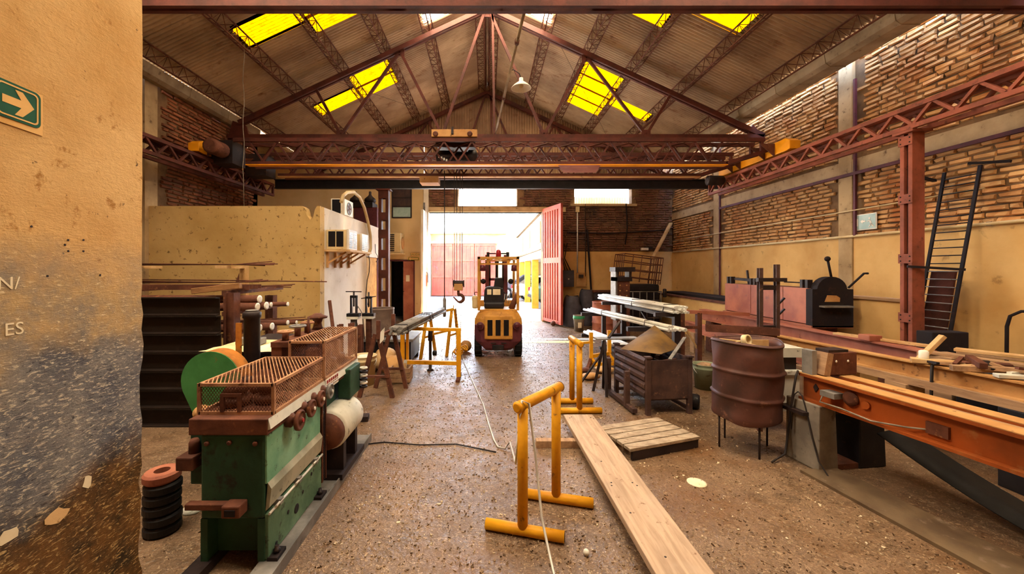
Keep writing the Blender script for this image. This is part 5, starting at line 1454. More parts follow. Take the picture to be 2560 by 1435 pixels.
def wood_plank_mat():
    t = NT('plank_wood'); co = t.coord('obj', (9, .7, 9)); c2 = t.coord('obj')
    col = t.mix(t.ramp(t.noise(co, 3, 6, .6, .6), .36, .64), '#bda690', '#9f8874')
    col = t.mix(t.ramp(t.noise(c2, 2.2, 4), .55, .72), col, '#b3a08e')
    col = t.mix(t.ramp(t.noise(c2, 14, 5, .7), .63, .70), col, '#7d5d48')
    t.bump(t.noise(co, 8, 4), .2, .01); return t.out(col, .7)
MT['plank'] = wood_plank_mat()
plank()
o = MB().bar((.48, 3.86, .035), (1.0, 3.86, .035), .08, .07).build('timber_block', MT['wood'], bevel=.004); tag(o, 'short timber under the plank behind the nearest yellow horse', 'timber')
o = MB().bar((1.0, 1.85, .0425), (1.45, 1.8, .0425), .08, .085).build('timber_block', MT['wood'], bevel=.004); tag(o, 'timber bearer under the near end of the long plank', 'timber')
def pallet():
    t = thing('slatted_platform', 'slatted wooden platform lying on the floor by the long plank', 'pallet', (1.6, 4.2, 0))
    bl, br_, fr, fl_ = V((1.14, 4.08, 0)), V((1.87, 4.33, 0)), V((2.08, 3.82, 0)), V((1.30, 3.55, 0))
    n = 5; z0, z1 = .085, .115
    for k in range(n):
        a, c = k / n + .012, (k + 1) / n - .012
        p = [bl.lerp(fl_, a), br_.lerp(fr, a), br_.lerp(fr, c), bl.lerp(fl_, c)]
        MB().hexa([(v.x, v.y, z0) for v in p] + [(v.x, v.y, z1) for v in p]).build('slat', MT['pallet'], t, bevel=.004)
    MB().bar((fl_.x + .02, fl_.y + .03, .0425), (fr.x - .02, fr.y + .03, .0425), .03, .08).build('shade_strip', MT['dark'], t)  # dark strip added for the shade under the front edge
    for f in (.12, .5, .88):
        p, q = bl.lerp(br_, f), fl_.lerp(fr, f)
        MB().bar((p.x, p.y, .0425), (q.x, q.y + .06, .0425), .07, .085).build('bearer', MT['wood'], t)
MT['pallet'] = worn('pallet_slats', '#b0a08c', '#8d7c6a', 4, .4, .62, '#6a4a34', 9, .58, .68, .8, bump=.25, st=(2, 6, 6))
pallet()
o = MB().lathe([(.01, 0), (.075, 0), (.075, .004), (.06, .006)], fl(1742, 1207), (0, 0, 1), 24).build('sun_spot_disc', MT['paper']); tag(o, 'pale disc standing in for a spot of sunlight on the floor right of the plank', 'disc')  # thin pale disc added to paint a sun spot on the floor
o = MB().ball((.605, 2.395, .018), .02, 8, 6).build('paper_scrap', MT['white_paint']); tag(o, 'small white crumpled scrap on the floor left of the plank', 'scrap')

# ------------------------------------------------------------------ ropes and cables on the floor
cable_run('power_cord', [fl(1147, 850, .01), fl(1160, 905, .01), fl(1180, 950, .01), fl(1208, 1010, .01), fl(1222, 1060, .01), fl(1235, 1100, .01), fl(1245, 1117, .01), fl(1262, 1122, .012), fl(1275, 1105, .05), (.19, 2.62, .45), (.225, 2.53, .90), (.27, 2.53, .88), (.31, 2.52, .55), (.34, 2.45, .2), (.36, 2.35, .10), (.38, 2.2, .012), (.37, 2.0, .01), (.36, 1.8, .01)], .008, 'pale cord snaking over the floor and looped over the nearest yellow horse', 'galv')
cable_run('floor_cable', [fl(905, 1112, .008), fl(960, 1105, .008), fl(1050, 1112, .008), fl(1140, 1110, .008), fl(1240, 1130, .008)], .006, 'dark cable lying across the floor right of the green machine')
def rag(loc, r, label, mat, seed):
    rnd = random.Random(seed); m = MB().ball((0, 0, 0), r, 12, 7, 1.3, 1, .5)
    m.v = [(x * rnd.uniform(.75, 1.25) + loc[0], y * rnd.uniform(.75, 1.25) + loc[1], max(.0, z + r * .45) + loc[2]) for x, y, z in m.v]
    o = m.build('rag', mat); return tag(o, label, 'rag')
rag(fl(1478, 948), .11, 'tan rag lying on the floor left of the dark steel bin', MT['tan_steel'], 3)
rag(fl(1512, 932), .12, 'pale rag bundle under the tripod stand', MT['wood_lite'], 5)
rag(fl(1462, 930), .08, 'small brown rag beside the second yellow horse', MT['brown'], 6)
# ------------------------------------------------------------------ right side: bin, drum, racks
def obox(m, c, rz, x0, x1, y0, y1, z0, z1):
    rot = Matrix.Rotation(rz, 3, 'Z'); c = V(c)
    return m.hexa([c + rot @ V(p) for p in [(x0, y0, z0), (x1, y0, z0), (x1, y1, z0), (x0, y1, z0), (x0, y0, z1), (x1, y0, z1), (x1, y1, z1), (x0, y1, z1)]])
def steel_bin():
    C0, rz = (1.90, 4.66, 0), R(6)
    t = thing('steel_bin', 'dark brown corrugated steel stillage bin on four legs', 'bin', C0)
    m = MT['bin']; W_, D = .575, .92
    ob = lambda *a: obox(MB(), C0, rz, *a)
    for x in (0, W_ - .05):
        for y in (0, D - .05):
            ob(x, x + .05, y, y + .05, 0, .68).build('leg', m, t)
            ob(x - .012, x + .062, y - .012, y + .062, .68, .70).build('leg_cap', m, t)
    ob(.05, W_ - .05, .01, .022, .19, .655).build('front_panel', m, t)
    ob(.05, W_ - .05, D - .02, D - .01, .19, .67).build('rear_panel', m, t)
    for s, x in ((-1, .008), (1, W_ - .03)):
        for k in range(5):
            z = .19 + k * .098
            mm = MB(); rot = Matrix.Rotation(rz, 3, 'Z')
            prof = [(0, z), (-.018 * 1, z + .02), (-.018, z + .06), (0, z + .092), (.012, z + .092), (.012, z)]
            mm.prism([V(C0) + rot @ V((x + p if s < 0 else x + .022 - p, .05, zz)) for p, zz in prof], rot @ V((0, D - .1, 0)))
            mm.build('ribbed_side_board', m, t)
    ob(.03, W_ - .03, .03, D - .03, .17, .19).build('bin_floor', m, t)
    ob(0, W_, D - .05, D, .04, .08).build('skid', m, t); ob(W_ - .045, W_ - .005, .05, D - .05, .04, .075).build('skid', m, t)
    return t
MT['bin'] = worn('bin_rust', '#57403a', '#3f2e2d', 4, .4, .62, '#7a5a48', 10, .6, .68, .6, .15, bump=.2)
steel_bin()
def scrap_sheet():
    P = [V((1.80, 5.30, .66)), V((2.42, 5.66, .93)), V((2.55, 5.16, .71)), V((2.12, 4.80, .70)), V((2.30, 5.2, .88))]
    m = MB(); vs = []
    n = 8
    for j in range(n + 1):
        for i in range(n + 1):
            u, v = i / n, j / n
            p = P[3].lerp(P[2], u).lerp(P[0].lerp(P[1], u), v)
            p = p + V((0, 0, .07 * math.sin(math.pi * u) * math.sin(math.pi * v)))
            vs.append(p)
    k = (n + 1) ** 2; vs += [p - V((.004, .004, -.006)) for p in vs]
    fs = []
    for j in range(n):
        for i in range(n):
            a = j * (n + 1) + i; fs += [(a, a + 1, a + n + 2, a + n + 1), (k + a, k + a + n + 1, k + a + n + 2, k + a + 1)]
    m.add(vs, fs, True); o = m.build('scrap_sheet', MT['olive']); tag(o, 'bent olive-brown sheet metal sticking out of the dark bin', 'sheet metal')
MT['olive'] = worn('olive_rust', '#7a5c2c', '#5f4724', 3, .4, .62, '#4a3a34', 5, .55, .7, .65, bump=.1)
scrap_sheet()
for p, q, l, mm in (((2.15, 4.95, .66), (2.48, 5.5, .62), 'white strip of scrap lying inside the dark bin', 'white_block'), ((2.2, 4.72, .66), (2.62, 5.2, .84), 'curved thin bar reaching up out of the dark bin', 'grey'), ((2.05, 4.8, .60), (2.45, 5.05, .60), 'brown offcut lying in the dark bin', 'brown')):
    o = MB().bar(p, q, .04, .012).build('scrap_strip', MT[mm]); tag(o, l, 'scrap')
def stake_rail():
    t = thing('stake_rail', 'low steel rail with two upright stakes in front of the ribbed bin', 'rail', (1.75, 5.1, 0))
    MB().bar((1.765, 4.68, .05), (1.70, 5.55, .05), .06, .05).build('rail', MT['bin'], t)
    for x, y, h in ((1.745, 4.90, .47), (1.70, 5.50, .50)): MB().bx(x - .03, x + .03, y - .03, y + .03, .03, h).build('stake', MT['bin'], t)
stake_rail()
def big_drum():
    c = V((2.535, 3.84, .32)); r, h = .292, .725
    t = thing('rusty_drum', 'large dented rust-brown drum standing on four thin rods', 'drum', (c.x, c.y, 0))
    rnd = random.Random(8); n = 40
    prof = [(r * .97, 0), (r, .015)]
    zs = [.04 + i * .0125 for i in range(57)]
    for z in zs:
        rr = r
        for f in (.29, .63): rr += .020 * math.exp(-((z - h * f) / .011) ** 2)
        prof.append((rr, z))
    prof += [(r * 1.03, h - .015), (r * 1.03, h), (r * .97, h), (r * .96, h - .05), (r * .96, h - .30)]
    m = MB().lathe(prof, (0, 0, 0), (0, 0, 1), n, cap=False)
    def dent(x, y, z):
        a = math.atan2(y, x)
        d = -.045 * math.exp(-((a - .45) / .35) ** 2 - ((z - .60) / .10) ** 2) - .03 * math.exp(-((a + 2.6) / .3) ** 2 - ((z - .12) / .08) ** 2)
        d += -.035 * math.exp(-((a + 1.9) / .25) ** 2 - ((z - .70) / .06) ** 2) + .006 * math.sin(3 * a + z * 9) + .004 * math.sin(7 * a - z * 15)
        rr = math.hypot(x, y); k = (rr + d) / rr
        return (x * k + .008 * (z / h), y * k, z - (.03 * math.exp(-((a + 2.2) / .5) ** 2) if z < .03 else 0) + .012 * math.sin(2 * a + 1) * (z / h))
    m.v = [dent(*p) for p in m.v]; m.v = [(x + c.x, y + c.y, z + c.z) for x, y, z in m.v]
    m.build('drum_shell', MT['drum'], t)
    MB().lathe([(.01, 0), (r * .95, 0), (r * .95, .01)], c + V((0, 0, .45)), (0, 0, 1), 24).build('inner_bottom', MT['drum'], t)
    for x, y in ((2.285, 3.86), (2.46, 4.06), (2.50, 3.60), (2.77, 3.88)):
        MB().tube([(x, y, 0), (x, y, .345)], .009, 8).build('leg', MT['dark'], t)
    rg = MB(); rg.tube([c + V((.26 * math.cos(a), .26 * math.sin(a), .012)) for a in [2 * math.pi * k / 24 for k in range(24)]], .008, 6, closed=True); rg.build('support_ring', MT['dark'], t)
    return t, c, r, h
MT['drum'] = worn('drum_rust', '#5c3a34', '#45302d', 3, .4, .62, '#7a5446', 8, .6, .7, .55, .1, bump=.12)
_, dc, dr, dh = big_drum()
rnd = random.Random(2)
for k in range(5):
    a = k * 1.2; p = dc + V((.10 * math.cos(a), .10 * math.sin(a), dh - .30))
    o = MB().box(p + V((0, 0, .19)), (.24, .012, .24), Matrix.Rotation(a, 3, 'Z') @ Matrix.Rotation(.5 * math.sin(k * 2), 3, 'X')).build('cardboard_piece', MT['wood_lite']); tag(o, 'folded tan cardboard standing in the rusty drum, %s piece' % ['first from the right', 'rear', 'left', 'front', 'innermost'][k], 'cardboard', 'cardboard in the drum')
t = thing('tape_roll', 'cream tape roll standing on the rim of the rusty drum', 'tape roll', dc + V((-.075, -.12, dh - .03)))
MB().lathe([(.035, -.022), (.055, -.022), (.055, .022), (.035, .022), (.035, -.022)], dc + V((-.075, -.12, dh + .025)), (.5, -1, .25), 24, cap=False).build('roll', MT['cream'], t)
bucket((3.20, 5.75, 0), .17, .36, MT['green_grey'] if 'green_grey' in MT else worn('grey_green_pail', '#8f9a80', '#75806a', 3, .4, .62, '#5c4a38', 9, .6, .7, .55, bump=.1), 'grey-green pail with a tan rim between the bin and the drum', fill='wood')
o = MB().lathe([(.01, 0), (.08, .005), (.09, .02), (.09, .1), (.08, .115), (.01, .12)], (2.55, 4.95, .09), (.8, -.5, 0), 20).build('cast_wheel', MT['black']); tag(o, 'dark wheel lying on the floor between the bin and the drum', 'wheel')

def tripod():
    t = thing('tripod_stand', 'dark angle-iron tripod with a flat plate on top left of the bin', 'stand', (1.65, 5.5, 0))
    for p in ((1.63, 5.35, 0), (1.70, 5.75, 0), (1.52, 5.62, 0)): MB().bar((1.66, 5.55, .74), p, .035, .035).build('leg', MT['dark'], t)
    MB().bar((1.64, 5.6, .55), (1.22, 5.3, .14), .022, .022).build('slanted_rod', MT['dark'], t)
    MB().box((1.85, 5.62, .755), (.62, .16, .02), Matrix.Rotation(.1, 3, 'Z')).build('top_plate', MT['grey'], t)
    MB().bar((1.72, 5.55, .77), (1.95, 5.75, .98), .035, .02).build('slanted_bar', MT['dark'], t)
tripod()

def rack_frames():
    t = thing('pipe_bench', 'dark steel cantilever bench holding bundles of pale tubes', 'rack', (2.9, 7.3, 0))
    m = MT['dark']
    for y, x0, x1 in ((6.45, 2.30, 3.14), (8.55, 2.05, 3.0)):
        for z in (.30, .76, 1.00): MB().bar((x0 + (.45 if z > .9 else 0), y, z), (x1, y, z), .08, .07).build('arm', m, t)
        MB().bx(x1 - .08, x1 + .02, y - .05, y + .05, 0, 1.12).build('post', m, t)
        MB().bx(x0 + .45, x0 + .53, y - .04, y + .04, 0, .76).build('post', m, t)
        MB().bx(x0 + .4, x1 + .1, y - .05, y + .05, 0, .05).build('base_rail', m, t)
    MB().bar((3.11, 6.45, .95), (2.98, 8.55, .95), .05, .06).build('tie_rail', m, t)
    MB().bar((2.85, 6.45, .08), (2.52, 8.55, .08), .05, .06).build('tie_rail', m, t)
    MB().bar((3.08, 6.5, .2), (3.0, 7.6, .92), .04, .03).build('brace', m, t)
rack_frames()
pv = [MT['galv'], MT['white_block'], MT['galv']]
tube_bundle((3.06, 6.25, 1.037), (2.72, 9.15, 1.037), 6, 3, .022, 'long bundle of pale tubes on the highest arms of the right bench', pv, (.08, .45), seed=7, loose=.04)
tube_bundle((2.78, 5.95, .797), (2.30, 8.75, .797), 3, 2, .026, 'bundle of pale tubes on the middle arms, nearest the dark bin', pv, (.2, .75), seed=8, loose=.04)
tube_bundle((2.97, 5.95, .797), (2.62, 7.7, .797), 3, 1, .026, 'short row of pale tubes on the middle arms beside the longer bundle', pv, (.3,), seed=9, loose=.04)
tube_bundle((2.62, 6.0, .337), (2.22, 8.6, .337), 4, 1, .035, 'wide pale tubes lying on the lowest arms of the right bench', pv, (), seed=10, loose=.05)
o = MB().box((2.55, 7.3, .86), (.5, .06, .012), Matrix.Rotation(.5, 3, 'Z')).build('steel_shovel', MT['brown'])
bpy.data.objects.remove(o)
def timber_stand():
    t = thing('timber_trestle', 'brown timber trestle with pale braces under the tube bench', 'trestle', (3.5, 6.9, 0))
    for x in (3.42, 3.72):
        MB().bx(x - .04, x + .04, 6.86, 6.94, 0, .98).build('post', MT['brown'], t)
    MB().bar((3.38, 6.9, 1.0), (4.6, 6.9, .95), .07, .06).build('top_rail', MT['pink_steel'], t)
    MB().bar((3.45, 6.9, .78), (3.72, 6.9, .3), .04, .03).build('brace', MT['wood_lite'], t)
    MB().bar((3.42, 6.9, .72), (3.75, 6.9, .72), .05, .05).build('cross_rail', MT['brown'], t)
timber_stand()

# ------------------------------------------------------------------ long beams on the right
def beam_rails(name, label, cat, p0, p1, sec_, mat, up=(0, 0, 1)):
    o = MB().sec(p0, p1, sec_, up).build(name, mat); return tag(o, label, cat)
def draw_bench():
    t = thing('drawing_bench', 'long orange twin-beam drawing bench running to the right foreground', 'bench', (3.05, 2.9, 0))
    m = MT['orange_steel']
    d = V((.142, -1.0, 0)).normalized(); a = V((-d.y, d.x, 0)); a = V((1.0, .142, 0)).normalized()
    p0 = V((2.915, 3.60, .565)); L = 2.6
    s = isec(.13, .235, .022, .02)
    MB().sec(p0, p0 + d * L, s).build('i_beam', m, t)
    MB().sec(p0 + a * .235, p0 + a * .235 + d * L, s).build('i_beam', m, t)
    for off, w_ in ((-.0, .125), (.235, .125)):
        MB().sec(p0 + a * off + V((0, 0, .2365)), p0 + a * off + d * L + V((0, 0, .2365)), [(-w_ / 2, 0), (w_ / 2, 0), (w_ / 2, .006), (-w_ / 2, .006)]).build('dusty_top_plate', MT['tan_steel'], t)
    for k in (0, 1): MB().bar(p0 + a * (.095 + .045 * k) + V((0, 0, .21)) + d * .35, p0 + a * (.095 + .045 * k) + V((0, 0, .21)) + d * L, .022, .03).build('guide_rail', MT['wood'], t)
    # head block
    MB().box(p0 + a * .03 + d * .08 + V((-.06, 0, .34)), (.05, .10, .24), Matrix.Rotation(.14, 3, 'Z')).build('side_plate', MT['grey'], t, bevel=.004)
    MB().box(p0 + a * .20 + d * .12 + V((0, 0, .345)), (.30, .10, .20), Matrix.Rotation(.14, 3, 'Z')).build('head_block', MT['brown'], t, bevel=.008)
    MB().box(p0 + a * .05 + d * .12 + V((0, 0, .345)), (.06, .12, .2), Matrix.Rotation(.14, 3, 'Z') @ Matrix.Rotation(.2, 3, 'Y')).build('wedge', MT['wood'], t)
    MB().box(p0 + a * .17 + d * .1 + V((0, 0, .455)), (.20, .12, .025), Matrix.Rotation(.14, 3, 'Z')).build('top_cap', MT['dark'], t)
    for k in (.13, .25): MB().lathe([(.008, 0), (.012, .003), (.006, .008)], p0 + a * k + d * .172 + V((0, 0, .37)), d, 8).build('bolt', MT['white_paint'], t)
    # stand of two legs on a sole plate
    for x0, x1, mm, nm in ((-.09, .07, 'concrete_grey', 'leg'), (.32, .56, 'black', 'leg')):
        q = p0 + d * .06
        c = MB(); hh = .562
        pts = []
        for z, e in ((0, .03), (hh, 0)):
            for u, v in ((x0 - e * .3, .16), (x1 + e, .16), (x1 + e, -.16), (x0 - e * .3, -.16)): pts.append(q + a * u + d * v + V((0, 0, z - .565 + .002)))
        c.hexa(pts); c.build(nm, MT[mm], t, bevel=.008)
    MB().box(p0 + d * .06 + a * .2 + V((0, 0, -.54)), (.34, .3, .045), Matrix.Rotation(.14, 3, 'Z')).build('sole_plate', MT['brown'], t)
    MB().box(p0 + d * .0 + a * .2 + V((0, 0, -.10)), (.7, .25, .03), Matrix.Rotation(.14, 3, 'Z')).build('saddle_plate', MT['dark'], t)
    MB().box(p0 + d * 2.45 + a * .12 + V((0, 0, -.285)), (.4, .2, .55), Matrix.Rotation(.14, 3, 'Z')).build('leg', MT['black'], t)
    # roller and bolts on the outer web
    q = p0 - a * .012 + d * .42 + V((0, 0, .13))
    MB().lathe([(.01, 0), (.055, 0), (.06, .02), (.03, .03)], q, -a, 18).build('roller_boss', MT['brown'], t)
    MB().lathe([(.01, 0), (.03, 0), (.03, .02)], q + d * .11 + V((0, 0, -.015)), -a, 14).build('boss_cap', MT['orange_steel'], t)
    MB().box(p0 - a * .06 + d * .30 + V((0, 0, .13)), (.1, .12, .045), Matrix.Rotation(.14, 3, 'Z')).build('clamp_bracket', MT['grey'], t)
    MB().prism([p0 - a * .013 + d * .10 + V((0, 0, .13)), p0 - a * .013 + d * .12 + V((0, 0, .165)), p0 - a * .013 + d * .145 + V((0, 0, .13)), p0 - a * .013 + d * .12 + V((0, 0, .09))], -a * .008).build('lug', MT['dark'], t)
    pts = [p0 - a * .10 + d * .26 + V((0, 0, .12)), p0 - a * .11 + d * .24 + V((0, 0, .05)), p0 - a * .10 + d * .40 + V((0, 0, .05)), p0 - a * .09 + d * .62 + V((0, 0, .03)), p0 - a * .05 + d * .82 + V((0, 0, .06)), p0 - a * .014 + d * .95 + V((0, 0, .09))]
    MB().tube(pts, .007, 6).build('feed_cable', MT['cable'], t)
    MB().box(p0 - a * .016 + d * .97 + V((0, 0, .10)), (.03, .12, .08), Matrix.Rotation(.14, 3, 'Z')).build('cable_box', MT['brown'], t)
    return p0, d, a
MT['concrete_grey'] = worn('grey_concrete', '#8c857c', '#6c6660', 3, .4, .62, '#4a443e', 9, .6, .7, .85, bump=.25)
bp0, bd, ba = draw_bench()
pts = [bp0 - ba * .07 + V((0, 0, .25)), bp0 - ba * .12 + bd * .03 + V((0, 0, .22)), bp0 - ba * .13 + V((0, 0, 0)), bp0 - ba * .13 - bd * .04 + V((0, 0, -.3)), bp0 - ba * .2 + V((0, 0, -.50)), bp0 - ba * .36 + bd * .02 + V((0, 0, -.555))]
cable_run('hanging_cable', pts, .009, 'dark cable looping down in front of the drawing bench leg')
cable_run('hanging_cable', [bp0 - ba * .14 + V((0, 0, -.28)), bp0 - ba * .135 + V((0, 0, -.06)), bp0 - ba * .125 + bd * .015 + V((0, 0, .04)), bp0 - ba * .11 + bd * .04 + V((0, 0, .075)), bp0 - ba * .10 + bd * .07 + V((0, 0, .045)), bp0 - ba * .095 + bd * .10 + V((0, 0, -.06)), bp0 - ba * .11 + bd * .17 + V((0, 0, -.28)), bp0 - ba * .12 + bd * .24 + V((0, 0, -.46)), bp0 - ba * .12 + bd * .33 + V((0, 0, -.553)), bp0 - ba * .1 + bd * .6 + V((0, 0, -.556)), bp0 - ba * .14 + bd * 1.0 + V((0, 0, -.556))], .006, 'thin dark wire trailing from the bench leg along the floor')
def belt():
    m = MB(); vs = []; n = 14
    A, B_ = V((3.42, 3.34, .36)), V((3.60, 2.0, .02))
    for i in range(n + 1):
        u = i / n; p = A.lerp(B_, u) + V((0, 0, -.06 * math.sin(math.pi * u)))
        p.z = max(p.z, .012)
        vs += [p + V((-.12, -.02, 0)), p + V((.16, .03, .03)), p + V((.16, .03, .022)), p + V((-.12, -.02, -.008))]
    fs = [(i * 4 + k, i * 4 + (k + 1) % 4, i * 4 + 4 + (k + 1) % 4, i * 4 + 4 + k) for i in range(n) for k in range(4)] + [(0, 1, 2, 3), (n * 4 + 3, n * 4 + 2, n * 4 + 1, n * 4)]
    m.add(vs, fs, True); o = m.build('rubber_belt', MT['rubber']); tag(o, 'broad black rubber belt sagging from under the orange bench to the floor', 'belt')
belt()
MT['floor_steel'] = worn('dusty_floor_plate', '#75644f', '#5c4c3d', 3, .4, .62, '#8a7a6c', 8, .6, .7, .5, .1, bump=.15)
o = MB().box((2.95, 2.75, .012), (.34, 1.3, .024), Matrix.Rotation(.14, 3, 'Z')).build('floor_plate', MT['floor_steel']); tag(o, 'dusty steel plate on the floor under the orange bench', 'plate')

def white_cabinet():
    t = thing('control_cabinet', 'scuffed white steel cabinet behind the rusty drum', 'cabinet', (3.0, 4.3, 0))
    x0, x1, y0, y1 = 2.92, 3.35, 4.2, 4.6
    MB().bx(x0, x1, y0, y1, .22, .62).build('cabinet_body', MT['white_block'], t, bevel=.006)
    MB().bx(x0 - .03, x1 + .02, y0 - .03, y1, .62, .66).build('cabinet_top', MT['white_block'], t)
    MB().bx(x0 + .02, x1, y0 + .05, y1, .66, .80).build('recess', MT['dark'], t)
    MB().bx(x0 - .04, x1 + .04, y0, y1, .80, .90).build('upper_plate', MT['white_block'], t)
    for x in (x0 + .02, x1 - .02):
        for y in (y0 + .03, y1 - .03): MB().bx(x - .02, x + .02, y - .02, y + .02, 0, .22).build('leg', MT['brown'], t)
    MB().bx(x0 + .05, x1 - .05, y0 - .006, y0, .25, .58).build('door', MT['white_block'], t)
    for k in range(2): MB().lathe([(.012, 0), (.012, .004)], (x0 + .05 + .06 * k, y0 - .001, .85), (0, -1, 0), 8).build('knob', MT['dark'], t)
white_cabinet()
def tan_beam():
    p, q = V((3.83, 5.75, .71)), V((4.30, 2.6, .71))
    beam_rails('i_beam', 'long dusty tan I-beam lying behind the orange bench', 'beam', p, q, isec(.11, .15, .014, .012), MT['tan_steel'])
    o = MB().bar(p + V((-.02, 0, -.036)), q + V((-.02, 0, -.036)), .13, .07).build('timber_bearer', MT['wood']); tag(o, 'grey timber bearer running under the tan I-beam', 'timber')
    for f, mm, l in ((.12, 'wood', 'far grey timber block under the tan I-beam'), (.42, 'wood_lite', 'middle yellow-brown timber block under the tan I-beam'), (.60, 'wood', 'near grey timber block under the tan I-beam'), (.85, 'black', 'dark steel block under the near end of the tan I-beam')):
        c = p.lerp(q, f); o = MB().bx(c.x - .1, c.x + .09, c.y - .1, c.y + .1, 0, .638).build('support_block', MT[mm], bevel=.005); tag(o, l, 'block')
tan_beam()
beam_rails('i_beam', 'long faded red I-beam leading to the red furnace', 'beam', (4.78, 8.7, .64), (4.80, 4.25, .64), isec(.16, .22, .02, .014), MT['pink_steel'])
for y, l in ((8.3, 'far'), (6.4, 'middle'), (4.6, 'near')):
    o = MB().bx(4.68, 4.9, y - .1, y + .1, 0, .639).build('support_block', MT['brown'], bevel=.006); tag(o, '%s brown block under the faded red I-beam' % l, 'block')
beam_rails('u_channel', 'faded red channel on the floor side of the furnace plinth', 'steel channel', (4.35, 8.6, .42), (4.42, 5.0, .42), isec(.1, .2, .02, .012), MT['pink_steel'])
for y, l in ((8.2, 'far'), (5.4, 'near')):
    o = MB().bx(4.28, 4.5, y - .08, y + .08, 0, .419).build('support_block', MT['wood'], bevel=.006); tag(o, '%s timber block under the low red channel' % l, 'block')
o = MB().bx(4.62, 4.95, 3.9, 4.22, 0, .86).build('wooden_box', MT['wood'], bevel=.006); tag(o, 'grey weathered wooden block at the near end of the red I-beam', 'block')
o = MB().bx(4.6, 5.2, 3.2, 3.85, 0, .80).build('dark_chest', MT['black'], bevel=.01); tag(o, 'dark steel chest under the scrap wood on the right', 'chest')
o = MB().sec((2.98, 5.35, .90), (3.72, 5.0, .90), [(-.05, 0), (.05, 0), (.05, .09), (.042, .09), (.042, .008), (-.042, .008), (-.042, .09), (-.05, .09)]).build('u_channel', MT['brown']); tag(o, 'short brown U channel lying behind the rusty drum', 'steel channel')
def h_frame():
    t = thing('guide_frame', 'tall dark H-shaped steel guide frame standing behind the drum', 'frame', (3.95, 5.4, 0))
    for x, h in ((3.75, 1.76), (3.98, 1.81)):
        MB().sec((x, 5.4, 0), (x, 5.4, h), [(a_, b_ - .04) for a_, b_ in isec(.05, .06, .012, .02)], (0, 1, 0)).build('upright', MT['bin'], t)
    MB().bar((3.69, 5.36, 1.60), (4.08, 5.36, 1.60), .06, .05).build('cross_bar', MT['dark'], t)
    MB().bar((3.75, 5.40, 1.49), (3.98, 5.40, 1.49), .06, .06).build('cross_bar', MT['dark'], t)
    MB().bar((3.75, 5.40, .93), (3.98, 5.40, .93), .05, .08).build('cross_bar', MT['dark'], t)
    MB().bar((4.03, 5.43, 1.45), (4.03, 5.43, 1.74), .03, .03).build('side_bar', MT['dark'], t)
    for z in (1.25, 1.1): MB().bar((4.0, 5.4, z), (4.08, 5.38, z + .1), .03, .02).build('lever', MT['black'], t)
h_frame()
o = MB().bx(3.44, 3.74, 5.05, 5.25, 0, .89).build('support_block', MT['brown'], bevel=.006); tag(o, 'brown steel pedestal under the short U channel', 'block')
def furnace():
    t = thing('furnace', 'long red-panelled furnace with a dark arched end and levers', 'furnace', (5.2, 7.0, 0))
    x0, x1, y0, y1 = 4.94, 5.50, 5.95, 8.15
    MB().bx(x0 + .03, x1 - .02, y0 + .1, y1, .88, 1.44).build('furnace_core', MT['brown'], t)
    cuts = [y0 + .1, 6.55, 7.35, y1]
    for a, c in zip(cuts, cuts[1:]): MB().bx(x0, x0 + .03, a + .006, c - .006, .90, 1.45).build('side_panel', MT['furn'], t, bevel=.004)
    # dark end with an arch
    xm = (x0 + x1) / 2; pts = [(x0 - .02, .86), (x1 + .04, .86), (x1 + .04, 1.44)]
    pts += [(xm + .23 * math.cos(R(a)), 1.42 + .21 * math.sin(R(a))) for a in range(6, 175, 14)] + [(x0 - .02, 1.44)]
    MB().prism([(x, y0 - .02, z) for x, z in pts], (0, .12, 0)).build('end_plate', MT['char'], t)
    hp = [(xm - .12, 1.25), (xm + .11, 1.25), (xm + .115, 1.31), (xm + .06, 1.345), (xm - .08, 1.35), (xm - .10, 1.30)]
    MB().prism([(x, y0 - .026, z) for x, z in hp], (0, .004, 0)).build('fire_door', MT['tan_steel'], t)
    MB().bx(xm - .2, xm + .24, y0 - .12, y0 - .02, 1.17, 1.195).build('sill', MT['grey'], t)
    MB().bx(xm - .17, xm + .17, y0 - .024, y0 - .02, 1.195, 1.22).build('slot', MT['black'], t)
    q = MB().tube([(xm + .02, y0 + .02, 1.62), (xm - .05, y0, 1.88)], .016, 8).build('lever', MT['char'], t)
    MB().ball((xm - .055, y0, 1.90), .04, 12, 8).build('lever_knob', MT['char'], q)
    MB().tube([(xm + .28, y0 + .02, 1.46), (xm + .48, y0 - .02, 1.68), (xm + .54, y0 - .02, 1.68)], .016, 8).build('lever', MT['char'], t)
    for y, h in ((8.0, .14), (7.3, .12), (6.1, .13)):
        for d_ in (0, .1): MB().bx(x0 + .02, x0 + .10, y - .03 + d_, y + .02 + d_, 1.45, 1.45 + h).build('roller_bracket', MT['dark'], t)
    MB().bar((x0 + .06, 7.2, 1.53), (x0 + .1, 8.1, 1.55), .05, .05).build('top_bar', MT['dark'], t)
    MB().bar((x0 + .25, 6.2, 1.52), (x0 + .06, 6.6, 1.53), .02, .02).build('tie_rod', MT['dark'], t)
    MB().bar((x0 + .2, 7.7, 1.44), (x0 + .2, 7.75, 1.72), .03, .03).build('damper', MT['dark'], t)
    for y in (6.2, 7.0, 7.9): MB().bx(x0 + .06, x1 - .05, y - .1, y + .1, 0, .88).build('leg', MT['brown'], t)
    MB().bx(x0 - .04, x1 + .04, y0 - .02, y1, .855, .885).build('base_plate', MT['pink_steel'], t)
MT['furn'] = worn('heat_faded_panel', '#b5725e', '#985a50', 2, .4, .64, '#7f5a5c', 5, .58, .7, .6, bump=.08)
furnace()
